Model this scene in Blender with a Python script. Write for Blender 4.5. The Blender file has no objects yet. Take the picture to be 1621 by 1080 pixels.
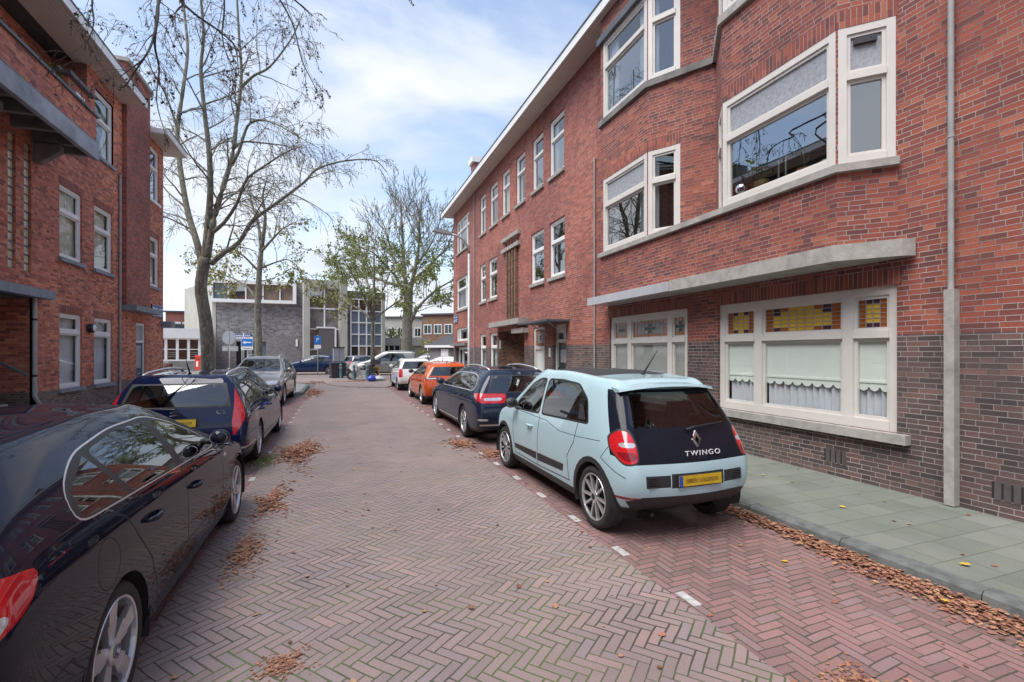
import bpy, bmesh, math, random
import numpy as np
from mathutils import Vector, Matrix, noise
from mathutils.bvhtree import BVHTree
from mathutils.interpolate import poly_3d_calc
R = math.radians
random.seed(7)
sc = bpy.context.scene
col = sc.collection

# ---------------------------------------------------------------- camera
cd = bpy.data.cameras.new('camera')
cd.sensor_width = 36.0
cd.lens = 755 / 1621 * 36
cd.shift_y = 17 / 1621
cd.clip_start = 0.05
cd.clip_end = 3000
cam = bpy.data.objects.new('camera', cd)
col.objects.link(cam)
cam.location = (0, 0, 1.78)
cam.rotation_euler = (R(90), 0, R(-20.05))
sc.camera = cam

# ---------------------------------------------------------------- light and sky
SUN_EL, SUN_AZ = 62, 250            # degrees; azimuth clockwise from +Y (behind and to the left of the camera)
w = bpy.data.worlds.new('World')
sc.world = w
w.use_nodes = True
wt = w.node_tree
for n_ in list(wt.nodes):
    wt.nodes.remove(n_)
wo = wt.nodes.new('ShaderNodeOutputWorld')
wb_ = wt.nodes.new('ShaderNodeBackground')
wb_.inputs['Strength'].default_value = 0.12
sky = wt.nodes.new('ShaderNodeTexSky')
sky.sky_type = 'NISHITA'
sky.sun_disc = False
sky.sun_elevation = R(SUN_EL)
sky.sun_rotation = R(SUN_AZ)
sky.air_density = 1.0
sky.dust_density = 0.6
sky.ozone_density = 1.2
tc = wt.nodes.new('ShaderNodeTexCoord')
mp = wt.nodes.new('ShaderNodeMapping')
mp.inputs['Scale'].default_value = (1.0, 1.0, 2.4)
mp.inputs['Location'].default_value = (0.35, 0.2, 0.1)
wt.links.new(tc.outputs['Generated'], mp.inputs['Vector'])
n1 = wt.nodes.new('ShaderNodeTexNoise')
n1.inputs['Scale'].default_value = 2.1
n1.inputs['Detail'].default_value = 9
n1.inputs['Roughness'].default_value = 0.52
n1.inputs['Distortion'].default_value = 0.35
wt.links.new(mp.outputs['Vector'], n1.inputs['Vector'])
sep = wt.nodes.new('ShaderNodeSeparateXYZ')
wt.links.new(tc.outputs['Generated'], sep.inputs[0])
hz = wt.nodes.new('ShaderNodeMapRange')       # more cloud near the horizon
hz.inputs['From Min'].default_value = 0.0
hz.inputs['From Max'].default_value = 0.60
hz.inputs['To Min'].default_value = 0.22
hz.inputs['To Max'].default_value = 0.0
wt.links.new(sep.outputs['Z'], hz.inputs['Value'])
ad = wt.nodes.new('ShaderNodeMath')
ad.operation = 'ADD'
wt.links.new(n1.outputs['Fac'], ad.inputs[0])
wt.links.new(hz.outputs['Result'], ad.inputs[1])
cr = wt.nodes.new('ShaderNodeValToRGB')
cr.color_ramp.elements[0].position = 0.47
cr.color_ramp.elements[0].color = (0.12, 0.12, 0.12, 1)
cr.color_ramp.elements[1].position = 0.70
cr.color_ramp.elements[1].color = (1, 1, 1, 1)
cr.color_ramp.interpolation = 'EASE'
wt.links.new(ad.outputs[0], cr.inputs['Fac'])
n2 = wt.nodes.new('ShaderNodeTexNoise')
n2.inputs['Scale'].default_value = 3.4
n2.inputs['Detail'].default_value = 5
wt.links.new(mp.outputs['Vector'], n2.inputs['Vector'])
cc = wt.nodes.new('ShaderNodeValToRGB')
cc.color_ramp.elements[0].position = 0.35
cc.color_ramp.elements[0].color = (3.1, 3.5, 4.1, 1)
cc.color_ramp.elements[1].position = 0.6
cc.color_ramp.elements[1].color = (4.0, 4.15, 4.45, 1)
wt.links.new(n2.outputs['Fac'], cc.inputs['Fac'])
bl = wt.nodes.new('ShaderNodeMix')
bl.data_type = 'RGBA'
bl.blend_type = 'MULTIPLY'
bl.inputs[0].default_value = 1.0
bl.inputs['B'].default_value = (1.25, 1.2, 1.15, 1)
wt.links.new(sky.outputs[0], bl.inputs['A'])
mx = wt.nodes.new('ShaderNodeMix')
mx.data_type = 'RGBA'
wt.links.new(cr.outputs['Color'], mx.inputs[0])
wt.links.new(bl.outputs['Result'], mx.inputs['A'])
wt.links.new(cc.outputs['Color'], mx.inputs['B'])
wt.links.new(mx.outputs['Result'], wb_.inputs['Color'])
wt.links.new(wb_.outputs[0], wo.inputs['Surface'])

sd = bpy.data.lights.new('sun', 'SUN')
sd.energy = 2.5
sd.angle = R(50)
sd.color = (1.0, 0.965, 0.92)
sun = bpy.data.objects.new('sun', sd)
col.objects.link(sun)
sun.location = (0, 0, 30)
sun.rotation_euler = Vector((-math.sin(R(SUN_AZ)) * math.cos(R(SUN_EL)), -math.cos(R(SUN_AZ)) * math.cos(R(SUN_EL)), -math.sin(R(SUN_EL)))).to_track_quat('-Z', 'Y').to_euler()

sc.view_settings.view_transform = 'Standard'
sc.view_settings.look = 'None'
sc.view_settings.exposure = 1.05
sc.view_settings.gamma = 1
sc.view_settings.use_curve_mapping = False
sc.render.engine = 'CYCLES'
sc.cycles.max_bounces = 6
sc.cycles.diffuse_bounces = 4
sc.cycles.glossy_bounces = 3
sc.cycles.transparent_max_bounces = 12
sc.cycles.use_denoising = True
sc.cycles.sample_clamp_indirect = 6

# ---------------------------------------------------------------- material helpers
class NB:
    """small node builder on a Principled material"""
    def __init__(s, name):
        s.m = bpy.data.materials.new(name)
        s.m.use_nodes = True
        s.t = s.m.node_tree
        s.b = s.t.nodes['Principled BSDF']
        s.out = s.t.nodes['Material Output']
    def set(s, inp, v):
        if isinstance(v, bpy.types.NodeSocket):
            s.t.links.new(v, inp)
        elif isinstance(v, (tuple, list)) and inp.type == 'RGBA' and len(v) == 3:
            inp.default_value = (*v, 1)
        else:
            inp.default_value = v
    def P(s, **k):
        for a, v in k.items():
            s.set(s.b.inputs[a.replace('_', ' ')], v)
        return s
    def n(s, typ, **k):
        nd = s.t.nodes.new(typ)
        for a, v in k.items():
            setattr(nd, a, v)
        return nd
    def math(s, op, a, b=0.0, c=0.0):
        nd = s.n('ShaderNodeMath', operation=op)
        s.set(nd.inputs[0], a)
        s.set(nd.inputs[1], b)
        s.set(nd.inputs[2], c)
        return nd.outputs[0]
    def mix(s, f, a, b, blend='MIX'):
        nd = s.n('ShaderNodeMix', data_type='RGBA', blend_type=blend)
        s.set(nd.inputs[0], f)
        s.set(nd.inputs['A'], a)
        s.set(nd.inputs['B'], b)
        return nd.outputs['Result']
    def ramp(s, f, *st, interp='LINEAR'):
        nd = s.n('ShaderNodeValToRGB')
        r = nd.color_ramp
        r.interpolation = interp
        while len(r.elements) < len(st):
            r.elements.new(0.5)
        for e, (p, c) in zip(r.elements, st):
            e.position = p
            e.color = (*c, 1) if len(c) == 3 else c
        s.set(nd.inputs[0], f)
        return nd.outputs[0]
    def noise(s, vec, scale, detail=4, rough=0.55, dist=0.0):
        nd = s.n('ShaderNodeTexNoise')
        if vec is not None:
            s.set(nd.inputs['Vector'], vec)
        nd.inputs['Scale'].default_value = scale
        nd.inputs['Detail'].default_value = detail
        nd.inputs['Roughness'].default_value = rough
        nd.inputs['Distortion'].default_value = dist
        return nd.outputs['Fac']
    def pos(s):
        return s.n('ShaderNodeNewGeometry').outputs['Position']
    def uv(s):
        return s.n('ShaderNodeTexCoord').outputs['UV']
    def objc(s):
        return s.n('ShaderNodeTexCoord').outputs['Object']
    def sep(s, v):
        nd = s.n('ShaderNodeSeparateXYZ')
        s.set(nd.inputs[0], v)
        return nd.outputs
    def comb(s, x, y, z=0.0):
        nd = s.n('ShaderNodeCombineXYZ')
        for i, v in enumerate((x, y, z)):
            s.set(nd.inputs[i], v)
        return nd.outputs[0]
    def white(s, v):
        nd = s.n('ShaderNodeTexWhiteNoise', noise_dimensions='2D')
        s.set(nd.inputs['Vector'], v)
        return nd.outputs['Value']
    def bump(s, h, strength=0.5, dist=0.01):
        nd = s.n('ShaderNodeBump')
        nd.inputs['Strength'].default_value = strength
        nd.inputs['Distance'].default_value = dist
        s.set(nd.inputs['Height'], h)
        s.t.links.new(nd.outputs[0], s.b.inputs['Normal'])

def simple(name, c, rough=0.6, metal=0.0, var=0.12, scale=6.0, bump=0.0, **k):
    nb = NB(name)
    f = nb.noise(nb.objc(), scale, 5)
    g = 1 - var
    colr = nb.mix(nb.ramp(f, (0.3, (0, 0, 0)), (0.7, (1, 1, 1))), tuple(x * g for x in c), tuple(min(1, x * (1 + var * .6)) for x in c))
    nb.P(Base_Color=colr, Roughness=rough, Metallic=metal)
    for a, v in k.items():
        nb.set(nb.b.inputs[a.replace('_', ' ')], v)
    if bump:
        nb.bump(nb.noise(nb.objc(), scale * 8, 3), bump, 0.01)
    return nb.m

def brick_mat(name, reds, browns=None, ztrans=None, mortar=(0.42, 0.38, 0.35), mortar2=None, per=0.34, row=0.0605, dirt=0.35, soldier=False):
    nb = NB(name)
    u, v, _ = nb.sep(nb.uv())
    if soldier:
        rowv = nb.math('DIVIDE', v, 0.24)
        ri = nb.math('FLOOR', rowv)
        up = nb.math('DIVIDE', u, 0.0605)
        ci = nb.math('FLOOR', up)
        a = nb.math('FRACT', up)
        dx = nb.math('MULTIPLY', nb.math('MINIMUM', a, nb.math('SUBTRACT', 1.0, a)), 0.0605)
        dz = 1.0
        idv = nb.comb(ci, ri)
        dist = dx
    else:
        rv = nb.math('DIVIDE', v, row)
        ri = nb.math('FLOOR', rv)
        rf = nb.math('FRACT', rv)
        off = nb.math('MULTIPLY', nb.math('FLOORED_MODULO', ri, 2.0), 0.5)
        rr = nb.math('MULTIPLY', nb.white(nb.comb(ri, 3.3)), 0.22)
        up = nb.math('ADD', nb.math('ADD', nb.math('DIVIDE', u, per), off), rr)
        pi = nb.math('FLOOR', up)
        pf = nb.math('FRACT', up)
        ish = nb.math('GREATER_THAN', pf, 0.66)
        a = nb.math('SUBTRACT', pf, nb.math('MULTIPLY', ish, 0.66))
        ln = nb.math('SUBTRACT', 0.66, nb.math('MULTIPLY', ish, 0.32))
        dx = nb.math('MULTIPLY', nb.math('MINIMUM', a, nb.math('SUBTRACT', ln, a)), per)
        dz = nb.math('MULTIPLY', nb.math('MINIMUM', rf, nb.math('SUBTRACT', 1.0, rf)), row)
        dist = nb.math('MINIMUM', dx, dz)
        idv = nb.comb(nb.math('ADD', nb.math('MULTIPLY', pi, 2.0), ish), ri)
    dist = nb.math('ADD', dist, nb.math('MULTIPLY', nb.math('SUBTRACT', nb.noise(nb.uv(), 60, 2), 0.5), 0.003))
    mask = nb.ramp(nb.math('MULTIPLY', dist, 100.0), (0.28, (0, 0, 0)), (0.52, (1, 1, 1)))     # 0 joint, 1 brick
    rnd = nb.white(idv)
    bc = nb.ramp(rnd, *reds)
    if browns:
        bb = nb.ramp(rnd, *browns)
        z = nb.sep(nb.pos())[2]
        bc = nb.mix(nb.math('GREATER_THAN', z, ztrans), bb, bc)
    fine = nb.noise(nb.uv(), 55, 4, 0.7)
    bc = nb.mix(0.55, bc, nb.ramp(fine, (0.25, (0.45, 0.45, 0.45)), (0.75, (1.3, 1.3, 1.3))), 'MULTIPLY')
    big = nb.noise(nb.pos(), 0.55, 5, 0.6)
    bc = nb.mix(dirt, bc, nb.ramp(big, (0.3, (0.55, 0.52, 0.52)), (0.68, (1.25, 1.2, 1.15))), 'MULTIPLY')
    zone = nb.noise(nb.pos(), 0.28, 2, 0.5)          # batches of redder and of plummier bricks
    bc = nb.mix(0.8, bc, nb.ramp(zone, (0.42, (0.84, 0.78, 0.82)), (0.58, (1.10, 1.12, 1.04))), 'MULTIPLY')
    mc = nb.mix(nb.ramp(nb.noise(nb.pos(), 1.2, 5), (0.35, (0, 0, 0)), (0.65, (1, 1, 1))), mortar, mortar2 or tuple(x * 0.42 for x in mortar))
    cfin = nb.mix(mask, mc, bc)
    st = nb.noise(nb.comb(nb.math('MULTIPLY', u, 6.0), nb.math('MULTIPLY', v, 0.5)), 1.0, 4)
    cfin = nb.mix(nb.math('MULTIPLY', nb.ramp(st, (0.55, (0, 0, 0)), (0.8, (1, 1, 1))), 0.3), cfin, (0.12, 0.10, 0.09))
    nb.P(Base_Color=cfin, Roughness=0.85)
    h = nb.math('ADD', nb.math('ADD', mask, nb.math('MULTIPLY', fine, 0.35)), nb.math('MULTIPLY', rnd, 0.3))
    nb.bump(h, 0.6, 0.008)
    return nb.m

def herring_mat(name, ang, cols, joint=(0.065, 0.058, 0.048), wv=0.067, moss=0.75):
    nb = NB(name)
    p = nb.pos()
    x, y, _ = nb.sep(p)
    c_, s_ = math.cos(R(ang)), math.sin(R(ang))
    wob = nb.math('MULTIPLY', nb.math('SUBTRACT', nb.noise(p, 0.9, 2), 0.5), 0.10)
    xx = nb.math('DIVIDE', nb.math('ADD', nb.math('ADD', nb.math('MULTIPLY', x, c_), nb.math('MULTIPLY', y, s_)), wob), wv)
    yy = nb.math('DIVIDE', nb.math('ADD', nb.math('SUBTRACT', nb.math('MULTIPLY', y, c_), nb.math('MULTIPLY', x, s_)), wob), wv)
    fx, fy = nb.math('FLOOR', xx), nb.math('FLOOR', yy)
    d = nb.math('FLOORED_MODULO', nb.math('SUBTRACT', fx, fy), 6.0)
    isv = nb.math('GREATER_THAN', d, 2.5)
    sx = nb.math('SUBTRACT', fx, d)
    sy = nb.math('SUBTRACT', fy, nb.math('SUBTRACT', 5.0, d))
    def sel(a, b):     # horizontal a, vertical b
        return nb.math('ADD', nb.math('MULTIPLY', a, nb.math('SUBTRACT', 1.0, isv)), nb.math('MULTIPLY', b, isv))
    al = sel(nb.math('SUBTRACT', xx, sx), nb.math('SUBTRACT', yy, sy))
    ac = sel(nb.math('SUBTRACT', yy, fy), nb.math('SUBTRACT', xx, fx))
    idv = nb.comb(sel(sx, nb.math('ADD', fx, 0.5)), sel(fy, sy))
    dist = nb.math('MINIMUM', nb.math('MINIMUM', al, nb.math('SUBTRACT', 3.0, al)), nb.math('MINIMUM', ac, nb.math('SUBTRACT', 1.0, ac)))
    dist = nb.math('ADD', nb.math('MULTIPLY', dist, wv * 100), nb.math('MULTIPLY', nb.math('SUBTRACT', nb.noise(p, 45, 2), 0.5), 0.45))
    rnd = nb.white(idv)
    # joint width changes from place to place
    jw = nb.math('MULTIPLY', nb.ramp(nb.noise(p, 1.7, 3), (0.3, (0.0, 0.0, 0.0)), (0.65, (1, 1, 1))), 0.34)
    mask = nb.ramp(nb.math('SUBTRACT', dist, jw), (0.14, (0, 0, 0)), (0.36, (1, 1, 1)))
    bc = nb.ramp(rnd, *cols)
    fine = nb.noise(p, 70, 4, 0.7)
    bc = nb.mix(0.45, bc, nb.ramp(fine, (0.2, (0.6, 0.6, 0.6)), (0.8, (1.3, 1.3, 1.3))), 'MULTIPLY')
    big = nb.noise(p, 0.7, 5, 0.6)
    bc = nb.mix(0.5, bc, nb.ramp(big, (0.3, (0.68, 0.66, 0.66)), (0.7, (1.22, 1.2, 1.17))), 'MULTIPLY')
    mossf = nb.math('MULTIPLY', nb.ramp(nb.noise(p, 1.3, 4), (0.40, (0, 0, 0)), (0.58, (1, 1, 1))), moss)
    jc = nb.mix(mossf, joint, (0.10, 0.15, 0.03))
    nb.P(Base_Color=nb.mix(mask, jc, bc), Roughness=nb.ramp(big, (0.3, (0.55, 0.55, 0.55)), (0.7, (0.8, 0.8, 0.8))))
    nb.bump(nb.math('ADD', nb.math('ADD', mask, nb.math('MULTIPLY', fine, 0.3)), nb.math('MULTIPLY', rnd, 0.35)), 0.65, 0.006)
    return nb.m

def tile_mat(name, ca, cb, wx=0.45, wy=0.3, joint=(0.06, 0.07, 0.05)):
    nb = NB(name)
    p = nb.pos()
    x, y, _ = nb.sep(p)
    ry = nb.math('DIVIDE', y, wy)
    ri = nb.math('FLOOR', ry)
    rf = nb.math('FRACT', ry)
    cx = nb.math('ADD', nb.math('DIVIDE', x, wx), nb.math('MULTIPLY', nb.math('FLOORED_MODULO', ri, 2.0), 0.5))
    ci = nb.math('FLOOR', cx)
    cf = nb.math('FRACT', cx)
    dist = nb.math('MINIMUM', nb.math('MULTIPLY', nb.math('MINIMUM', rf, nb.math('SUBTRACT', 1.0, rf)), wy), nb.math('MULTIPLY', nb.math('MINIMUM', cf, nb.math('SUBTRACT', 1.0, cf)), wx))
    mask = nb.ramp(nb.math('MULTIPLY', dist, 100.0), (0.12, (0, 0, 0)), (0.38, (1, 1, 1)))
    rnd = nb.white(nb.comb(ci, ri))
    bc = nb.mix(rnd, ca, cb)
    sp = nb.noise(p, 190, 2, 0.8)
    bc = nb.mix(0.7, bc, nb.ramp(sp, (0.3, (0.6, 0.6, 0.6)), (0.7, (1.4, 1.4, 1.4))), 'MULTIPLY')
    big = nb.noise(p, 1.1, 5, 0.6)
    bc = nb.mix(0.6, bc, nb.ramp(big, (0.3, (0.68, 0.78, 0.68)), (0.7, (1.25, 1.2, 1.2))), 'MULTIPLY')
    bc = nb.mix(nb.math('MULTIPLY', nb.ramp(nb.noise(p, 2.6, 5), (0.52, (0, 0, 0)), (0.72, (1, 1, 1))), 0.35), bc, (0.16, 0.19, 0.11))
    nb.P(Base_Color=nb.mix(mask, joint, bc), Roughness=0.85)
    nb.bump(nb.math('ADD', nb.math('ADD', mask, nb.math('MULTIPLY', sp, 0.25)), nb.math('MULTIPLY', rnd, 0.4)), 0.5, 0.006)
    return nb.m

def paint(name, c, metal=0.35, rough=0.28, dirt=0.08, coat=1.0):
    nb = NB(name)
    f = nb.noise(nb.objc(), 2.0, 6, 0.65)
    cc_ = nb.mix(nb.math('MULTIPLY', nb.ramp(f, (0.45, (0, 0, 0)), (0.8, (1, 1, 1))), dirt), c, (0.25, 0.23, 0.2))
    bf = nb.n('ShaderNodeNewGeometry').outputs['Backfacing']
    cc_ = nb.mix(bf, cc_, (0.03, 0.03, 0.032))
    nb.P(Base_Color=cc_, Specular_IOR_Level=0.0 if metal < .3 else .3, Metallic=nb.math('MULTIPLY', nb.math('SUBTRACT', 1.0, bf), metal), Roughness=nb.ramp(f, (0.3, (rough, rough, rough)), (0.8, (rough + .12,) * 3)), Coat_Weight=nb.math('MULTIPLY', nb.math('SUBTRACT', 1.0, bf), coat), Coat_Roughness=0.012)
    return nb.m

def glass(name, tint=(0.5, 0.55, 0.55), alpha=0.35, refl=1.0, ior=1.6, rough=0.01):
    """window glass: part of the light passes tinted, the rest mirrors"""
    nb = NB(name)
    t = nb.t
    tr = nb.n('ShaderNodeBsdfTransparent')
    tr.inputs[0].default_value = (*tint, 1)
    gl = nb.n('ShaderNodeBsdfGlossy')
    gl.inputs['Roughness'].default_value = rough
    gl.inputs['Color'].default_value = (refl, refl, refl, 1)
    geo = nb.n('ShaderNodeNewGeometry')
    dt = nb.n('ShaderNodeVectorMath', operation='DOT_PRODUCT')
    t.links.new(geo.outputs['Incoming'], dt.inputs[0])
    t.links.new(geo.outputs['Normal'], dt.inputs[1])
    f0 = ((ior - 1) / (ior + 1)) ** 2 * 1.8
    q = nb.math('POWER', nb.math('SUBTRACT', 1.0, nb.math('MINIMUM', nb.math('ABSOLUTE', dt.outputs['Value']), 1.0)), 5.0)
    fres = nb.math('ADD', nb.math('MULTIPLY', q, 1 - f0), f0)
    bu = nb.n('ShaderNodeBump')
    bu.inputs['Strength'].default_value = 0.04
    bu.inputs['Distance'].default_value = 0.02
    t.links.new(nb.noise(nb.objc(), 1.3, 2), bu.inputs['Height'])
    t.links.new(bu.outputs[0], gl.inputs['Normal'])
    fr = nb.math('MINIMUM', nb.math('ADD', fres, alpha), 1.0)
    ms = nb.n('ShaderNodeMixShader')
    t.links.new(fr, ms.inputs[0])
    t.links.new(tr.outputs[0], ms.inputs[1])
    t.links.new(gl.outputs[0], ms.inputs[2])
    t.links.new(ms.outputs[0], nb.out.inputs['Surface'])
    return nb.m

M = {}
REDS = ((0.0, (0.15, 0.056, 0.050)), (0.22, (0.235, 0.070, 0.056)), (0.55, (0.30, 0.080, 0.058)), (0.88, (0.37, 0.104, 0.064)), (1.0, (0.42, 0.15, 0.095)))
BROWN = ((0.0, (0.070, 0.056, 0.055)), (0.4, (0.112, 0.080, 0.076)), (0.8, (0.15, 0.098, 0.090)), (1.0, (0.195, 0.11, 0.098)))
M['brickR'] = brick_mat('red_brick_over_brown_plinth', REDS, BROWN, 1.985)
M['brickR2'] = brick_mat('paler_red_brick', ((0.0, (0.24, 0.080, 0.066)), (0.3, (0.33, 0.098, 0.074)), (0.7, (0.40, 0.124, 0.090)), (1.0, (0.45, 0.17, 0.12))), BROWN, 1.985, dirt=0.45)
M['brickL'] = brick_mat('orange_red_brick', ((0.0, (0.24, 0.085, 0.066)), (0.22, (0.46, 0.13, 0.085)), (0.6, (0.62, 0.19, 0.11)), (1.0, (0.72, 0.29, 0.17))), ((0.0, (0.13, 0.09, 0.075)), (0.5, (0.20, 0.14, 0.115)), (1.0, (0.29, 0.20, 0.16))), 0.84, mortar=(0.38, 0.33, 0.30), dirt=0.3)
M['brickLd'] = brick_mat('dark_red_brick', ((0.0, (0.18, 0.08, 0.07)), (0.4, (0.32, 0.10, 0.08)), (1.0, (0.46, 0.135, 0.095))), mortar=(0.24, 0.21, 0.19), dirt=0.4)
M['soldier'] = brick_mat('soldier_course', REDS, soldier=True)
M['brickBrn'] = brick_mat('tan_brick', ((0.0, (0.12, 0.07, 0.045)), (0.5, (0.24, 0.13, 0.08)), (1.0, (0.34, 0.19, 0.11))), mortar=(0.22, 0.19, 0.15))
M['brickG'] = brick_mat('grey_brick', ((0.0, (0.15, 0.145, 0.155)), (0.5, (0.24, 0.235, 0.245)), (1.0, (0.34, 0.33, 0.33))), mortar=(0.42, 0.41, 0.40), mortar2=(0.36, 0.36, 0.35), per=0.62, row=0.16, dirt=0.3)
M['road'] = herring_mat('herringbone_road_brick', -50, ((0.0, (0.25, 0.192, 0.182)), (0.35, (0.28, 0.210, 0.196)), (0.75, (0.302, 0.219, 0.200)), (0.92, (0.265, 0.212, 0.216)), (1.0, (0.34, 0.235, 0.207))))
M['bay'] = herring_mat('herringbone_red_bay_brick', 2, ((0.0, (0.19, 0.115, 0.112)), (0.4, (0.245, 0.142, 0.135)), (0.8, (0.28, 0.155, 0.145)), (1.0, (0.235, 0.16, 0.162))), moss=0.3)
M['tile'] = tile_mat('grey_concrete_paving', (0.135, 0.146, 0.128), (0.18, 0.187, 0.165), 0.38)
M['tileL'] = tile_mat('grey_concrete_paving_left', (0.24, 0.24, 0.23), (0.31, 0.305, 0.29))
M['kerb'] = simple('kerb_stone', (0.13, 0.14, 0.135), 0.8, var=0.35, scale=9, bump=0.5)
M['white'] = simple('cream_white_paint', (0.63, 0.60, 0.55), 0.42, var=0.06, scale=3)
M['whiteb'] = simple('white_paint', (0.75, 0.75, 0.73), 0.4, var=0.05, scale=3)
M['soffit'] = simple('pale_soffit_board', (0.58, 0.52, 0.47), 0.6, var=0.1, scale=1.5)
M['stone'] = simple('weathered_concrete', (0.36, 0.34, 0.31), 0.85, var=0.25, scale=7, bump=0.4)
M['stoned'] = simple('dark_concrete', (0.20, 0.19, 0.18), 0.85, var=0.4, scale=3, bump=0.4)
M['bluestone'] = simple('blue_grey_sill', (0.22, 0.25, 0.29), 0.6, var=0.2, scale=5)
M['lead'] = simple('dark_lead_sheet', (0.09, 0.10, 0.115), 0.55, var=0.3, scale=4)
M['pipe'] = simple('grey_zinc_pipe', (0.33, 0.32, 0.31), 0.55, var=0.2, scale=5)
M['roof'] = simple('bitumen_roof', (0.07, 0.07, 0.075), 0.9)
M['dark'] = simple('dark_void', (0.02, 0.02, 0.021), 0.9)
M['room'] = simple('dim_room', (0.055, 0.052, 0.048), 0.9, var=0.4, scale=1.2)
M['pane'] = glass('window_glass', (0.80, 0.84, 0.84), 0.10, 0.92, 1.5)
M['panec'] = glass('clear_low_window_glass', (0.94, 0.96, 0.95), 0.02, 0.8, 1.38)
M['panem'] = glass('mirroring_window_glass', (0.55, 0.60, 0.62), 0.24, 0.92)
M['obsc'] = simple('obscured_glass', (0.33, 0.34, 0.36), 0.10, var=0.25, scale=25, bump=0.3)
M['blind'] = simple('pale_green_roller_blind', (0.72, 0.77, 0.70), 0.8, var=0.04, scale=2)
M['sheer'] = simple('white_net_curtain', (0.56, 0.58, 0.62), 0.9, var=0.1, scale=3)
M['curtain'] = simple('cream_curtain', (0.62, 0.59, 0.50), 0.9, var=0.15, scale=3)
M['shutter'] = simple('grey_blind_slats', (0.50, 0.50, 0.47), 0.7, var=0.05)
M['yglass'] = simple('yellow_stained_glass', (0.62, 0.40, 0.05), 0.15, var=0.25, scale=3)
M['oglass'] = simple('amber_stained_glass', (0.34, 0.10, 0.02), 0.12, var=0.25, scale=8)
M['pglass'] = simple('plum_stained_glass', (0.07, 0.03, 0.04), 0.12)
M['came'] = simple('lead_came', (0.33, 0.34, 0.35), 0.5, 0.3)
M['blue'] = simple('blue_door_paint', (0.02, 0.04, 0.11), 0.35)
M['green'] = simple('dark_green_door_paint', (0.012, 0.035, 0.035), 0.3)
M['black'] = simple('black_plastic', (0.022, 0.022, 0.024), 0.5, var=0.2)
M['blackg'] = simple('gloss_black', (0.008, 0.008, 0.009), 0.12, var=0.1, Coat_Weight=1.0)
M['rubber'] = simple('tyre_rubber', (0.025, 0.025, 0.026), 0.78, var=0.3, scale=14, bump=0.3)
M['alloy'] = simple('silver_alloy', (0.62, 0.62, 0.63), 0.3, 0.75, var=0.15, scale=12)
M['chrome'] = simple('chrome', (0.75, 0.75, 0.77), 0.12, 1.0, var=0.04)
M['satin'] = simple('satin_aluminium', (0.62, 0.62, 0.64), 0.35, 0.6, var=0.06)
M['red'] = simple('red_lens', (0.55, 0.012, 0.018), 0.1, var=0.15, scale=20, Coat_Weight=1.0)
M['redd'] = simple('dark_red_lens', (0.22, 0.008, 0.012), 0.15, var=0.2, scale=30, Coat_Weight=1.0)
M['clear'] = simple('clear_lens', (0.62, 0.62, 0.64), 0.12, 0.4, var=0.3, scale=40, Coat_Weight=1.0)
M['plate'] = simple('yellow_number_plate', (0.62, 0.40, 0.02), 0.45, var=0.3, scale=9)
M['smear'] = simple('blurred_plate_band', (0.36, 0.22, 0.02), 0.5, var=0.5, scale=14)
M['plateb'] = simple('blue_plate_strip', (0.02, 0.07, 0.35), 0.4)
M['cglass'] = glass('car_glass', (0.42, 0.50, 0.49), 0.03, 0.92)
M['cglassd'] = glass('dark_car_glass', (0.20, 0.24, 0.26), 0.03, 0.85, 1.5)
M['seat'] = simple('charcoal_seat_cloth', (0.05, 0.05, 0.055), 0.9)
M['signblue'] = simple('street_sign_blue', (0.02, 0.07, 0.28), 0.4, var=0.04)
M['signw'] = simple('sign_white', (0.75, 0.76, 0.78), 0.45, var=0.04)
M['signg'] = simple('sign_back_grey', (0.33, 0.36, 0.40), 0.5, 0.3)
M['galv'] = simple('galvanised_steel', (0.40, 0.41, 0.41), 0.5, 0.4, var=0.15)
M['postred'] = simple('letterbox_red', (0.62, 0.03, 0.02), 0.4)
M['teal'] = simple('bollard_green', (0.075, 0.15, 0.155), 0.5, var=0.2)
M['bin'] = simple('dark_bin_plastic', (0.035, 0.036, 0.045), 0.5)
_b = NB('lichened_bark')
_p = _b.pos()
_s = _b.sep(_p)
_v = _b.comb(_b.math('MULTIPLY', _s[0], 3.0), _b.math('MULTIPLY', _s[1], 3.0), _b.math('MULTIPLY', _s[2], 0.9))
_c = _b.ramp(_b.noise(_v, 2.2, 6, .7), (0.3, (0.075, 0.066, 0.05)), (0.55, (0.17, 0.155, 0.115)), (0.75, (0.24, 0.22, 0.16)))
_c = _b.mix(_b.ramp(_b.noise(_v, 4.5, 5, .7), (0.55, (0, 0, 0)), (0.62, (1, 1, 1))), _c, (0.30, 0.32, 0.28))
_b.P(Base_Color=_c, Roughness=0.95)
_b.bump(_b.noise(_v, 9, 5, .7), 1.0, 0.03)
M['bark'] = _b.m
M['tailglass'] = simple('smoked_tailgate_glass', (0.010, 0.012, 0.020), 0.10, var=0.1, Specular_IOR_Level=0.22)
M['barkd'] = simple('dark_bark', (0.055, 0.05, 0.045), 0.95, var=0.4, scale=5)
M['asph'] = simple('white_marking', (0.46, 0.45, 0.43), 0.8, var=0.35, scale=20)

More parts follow.
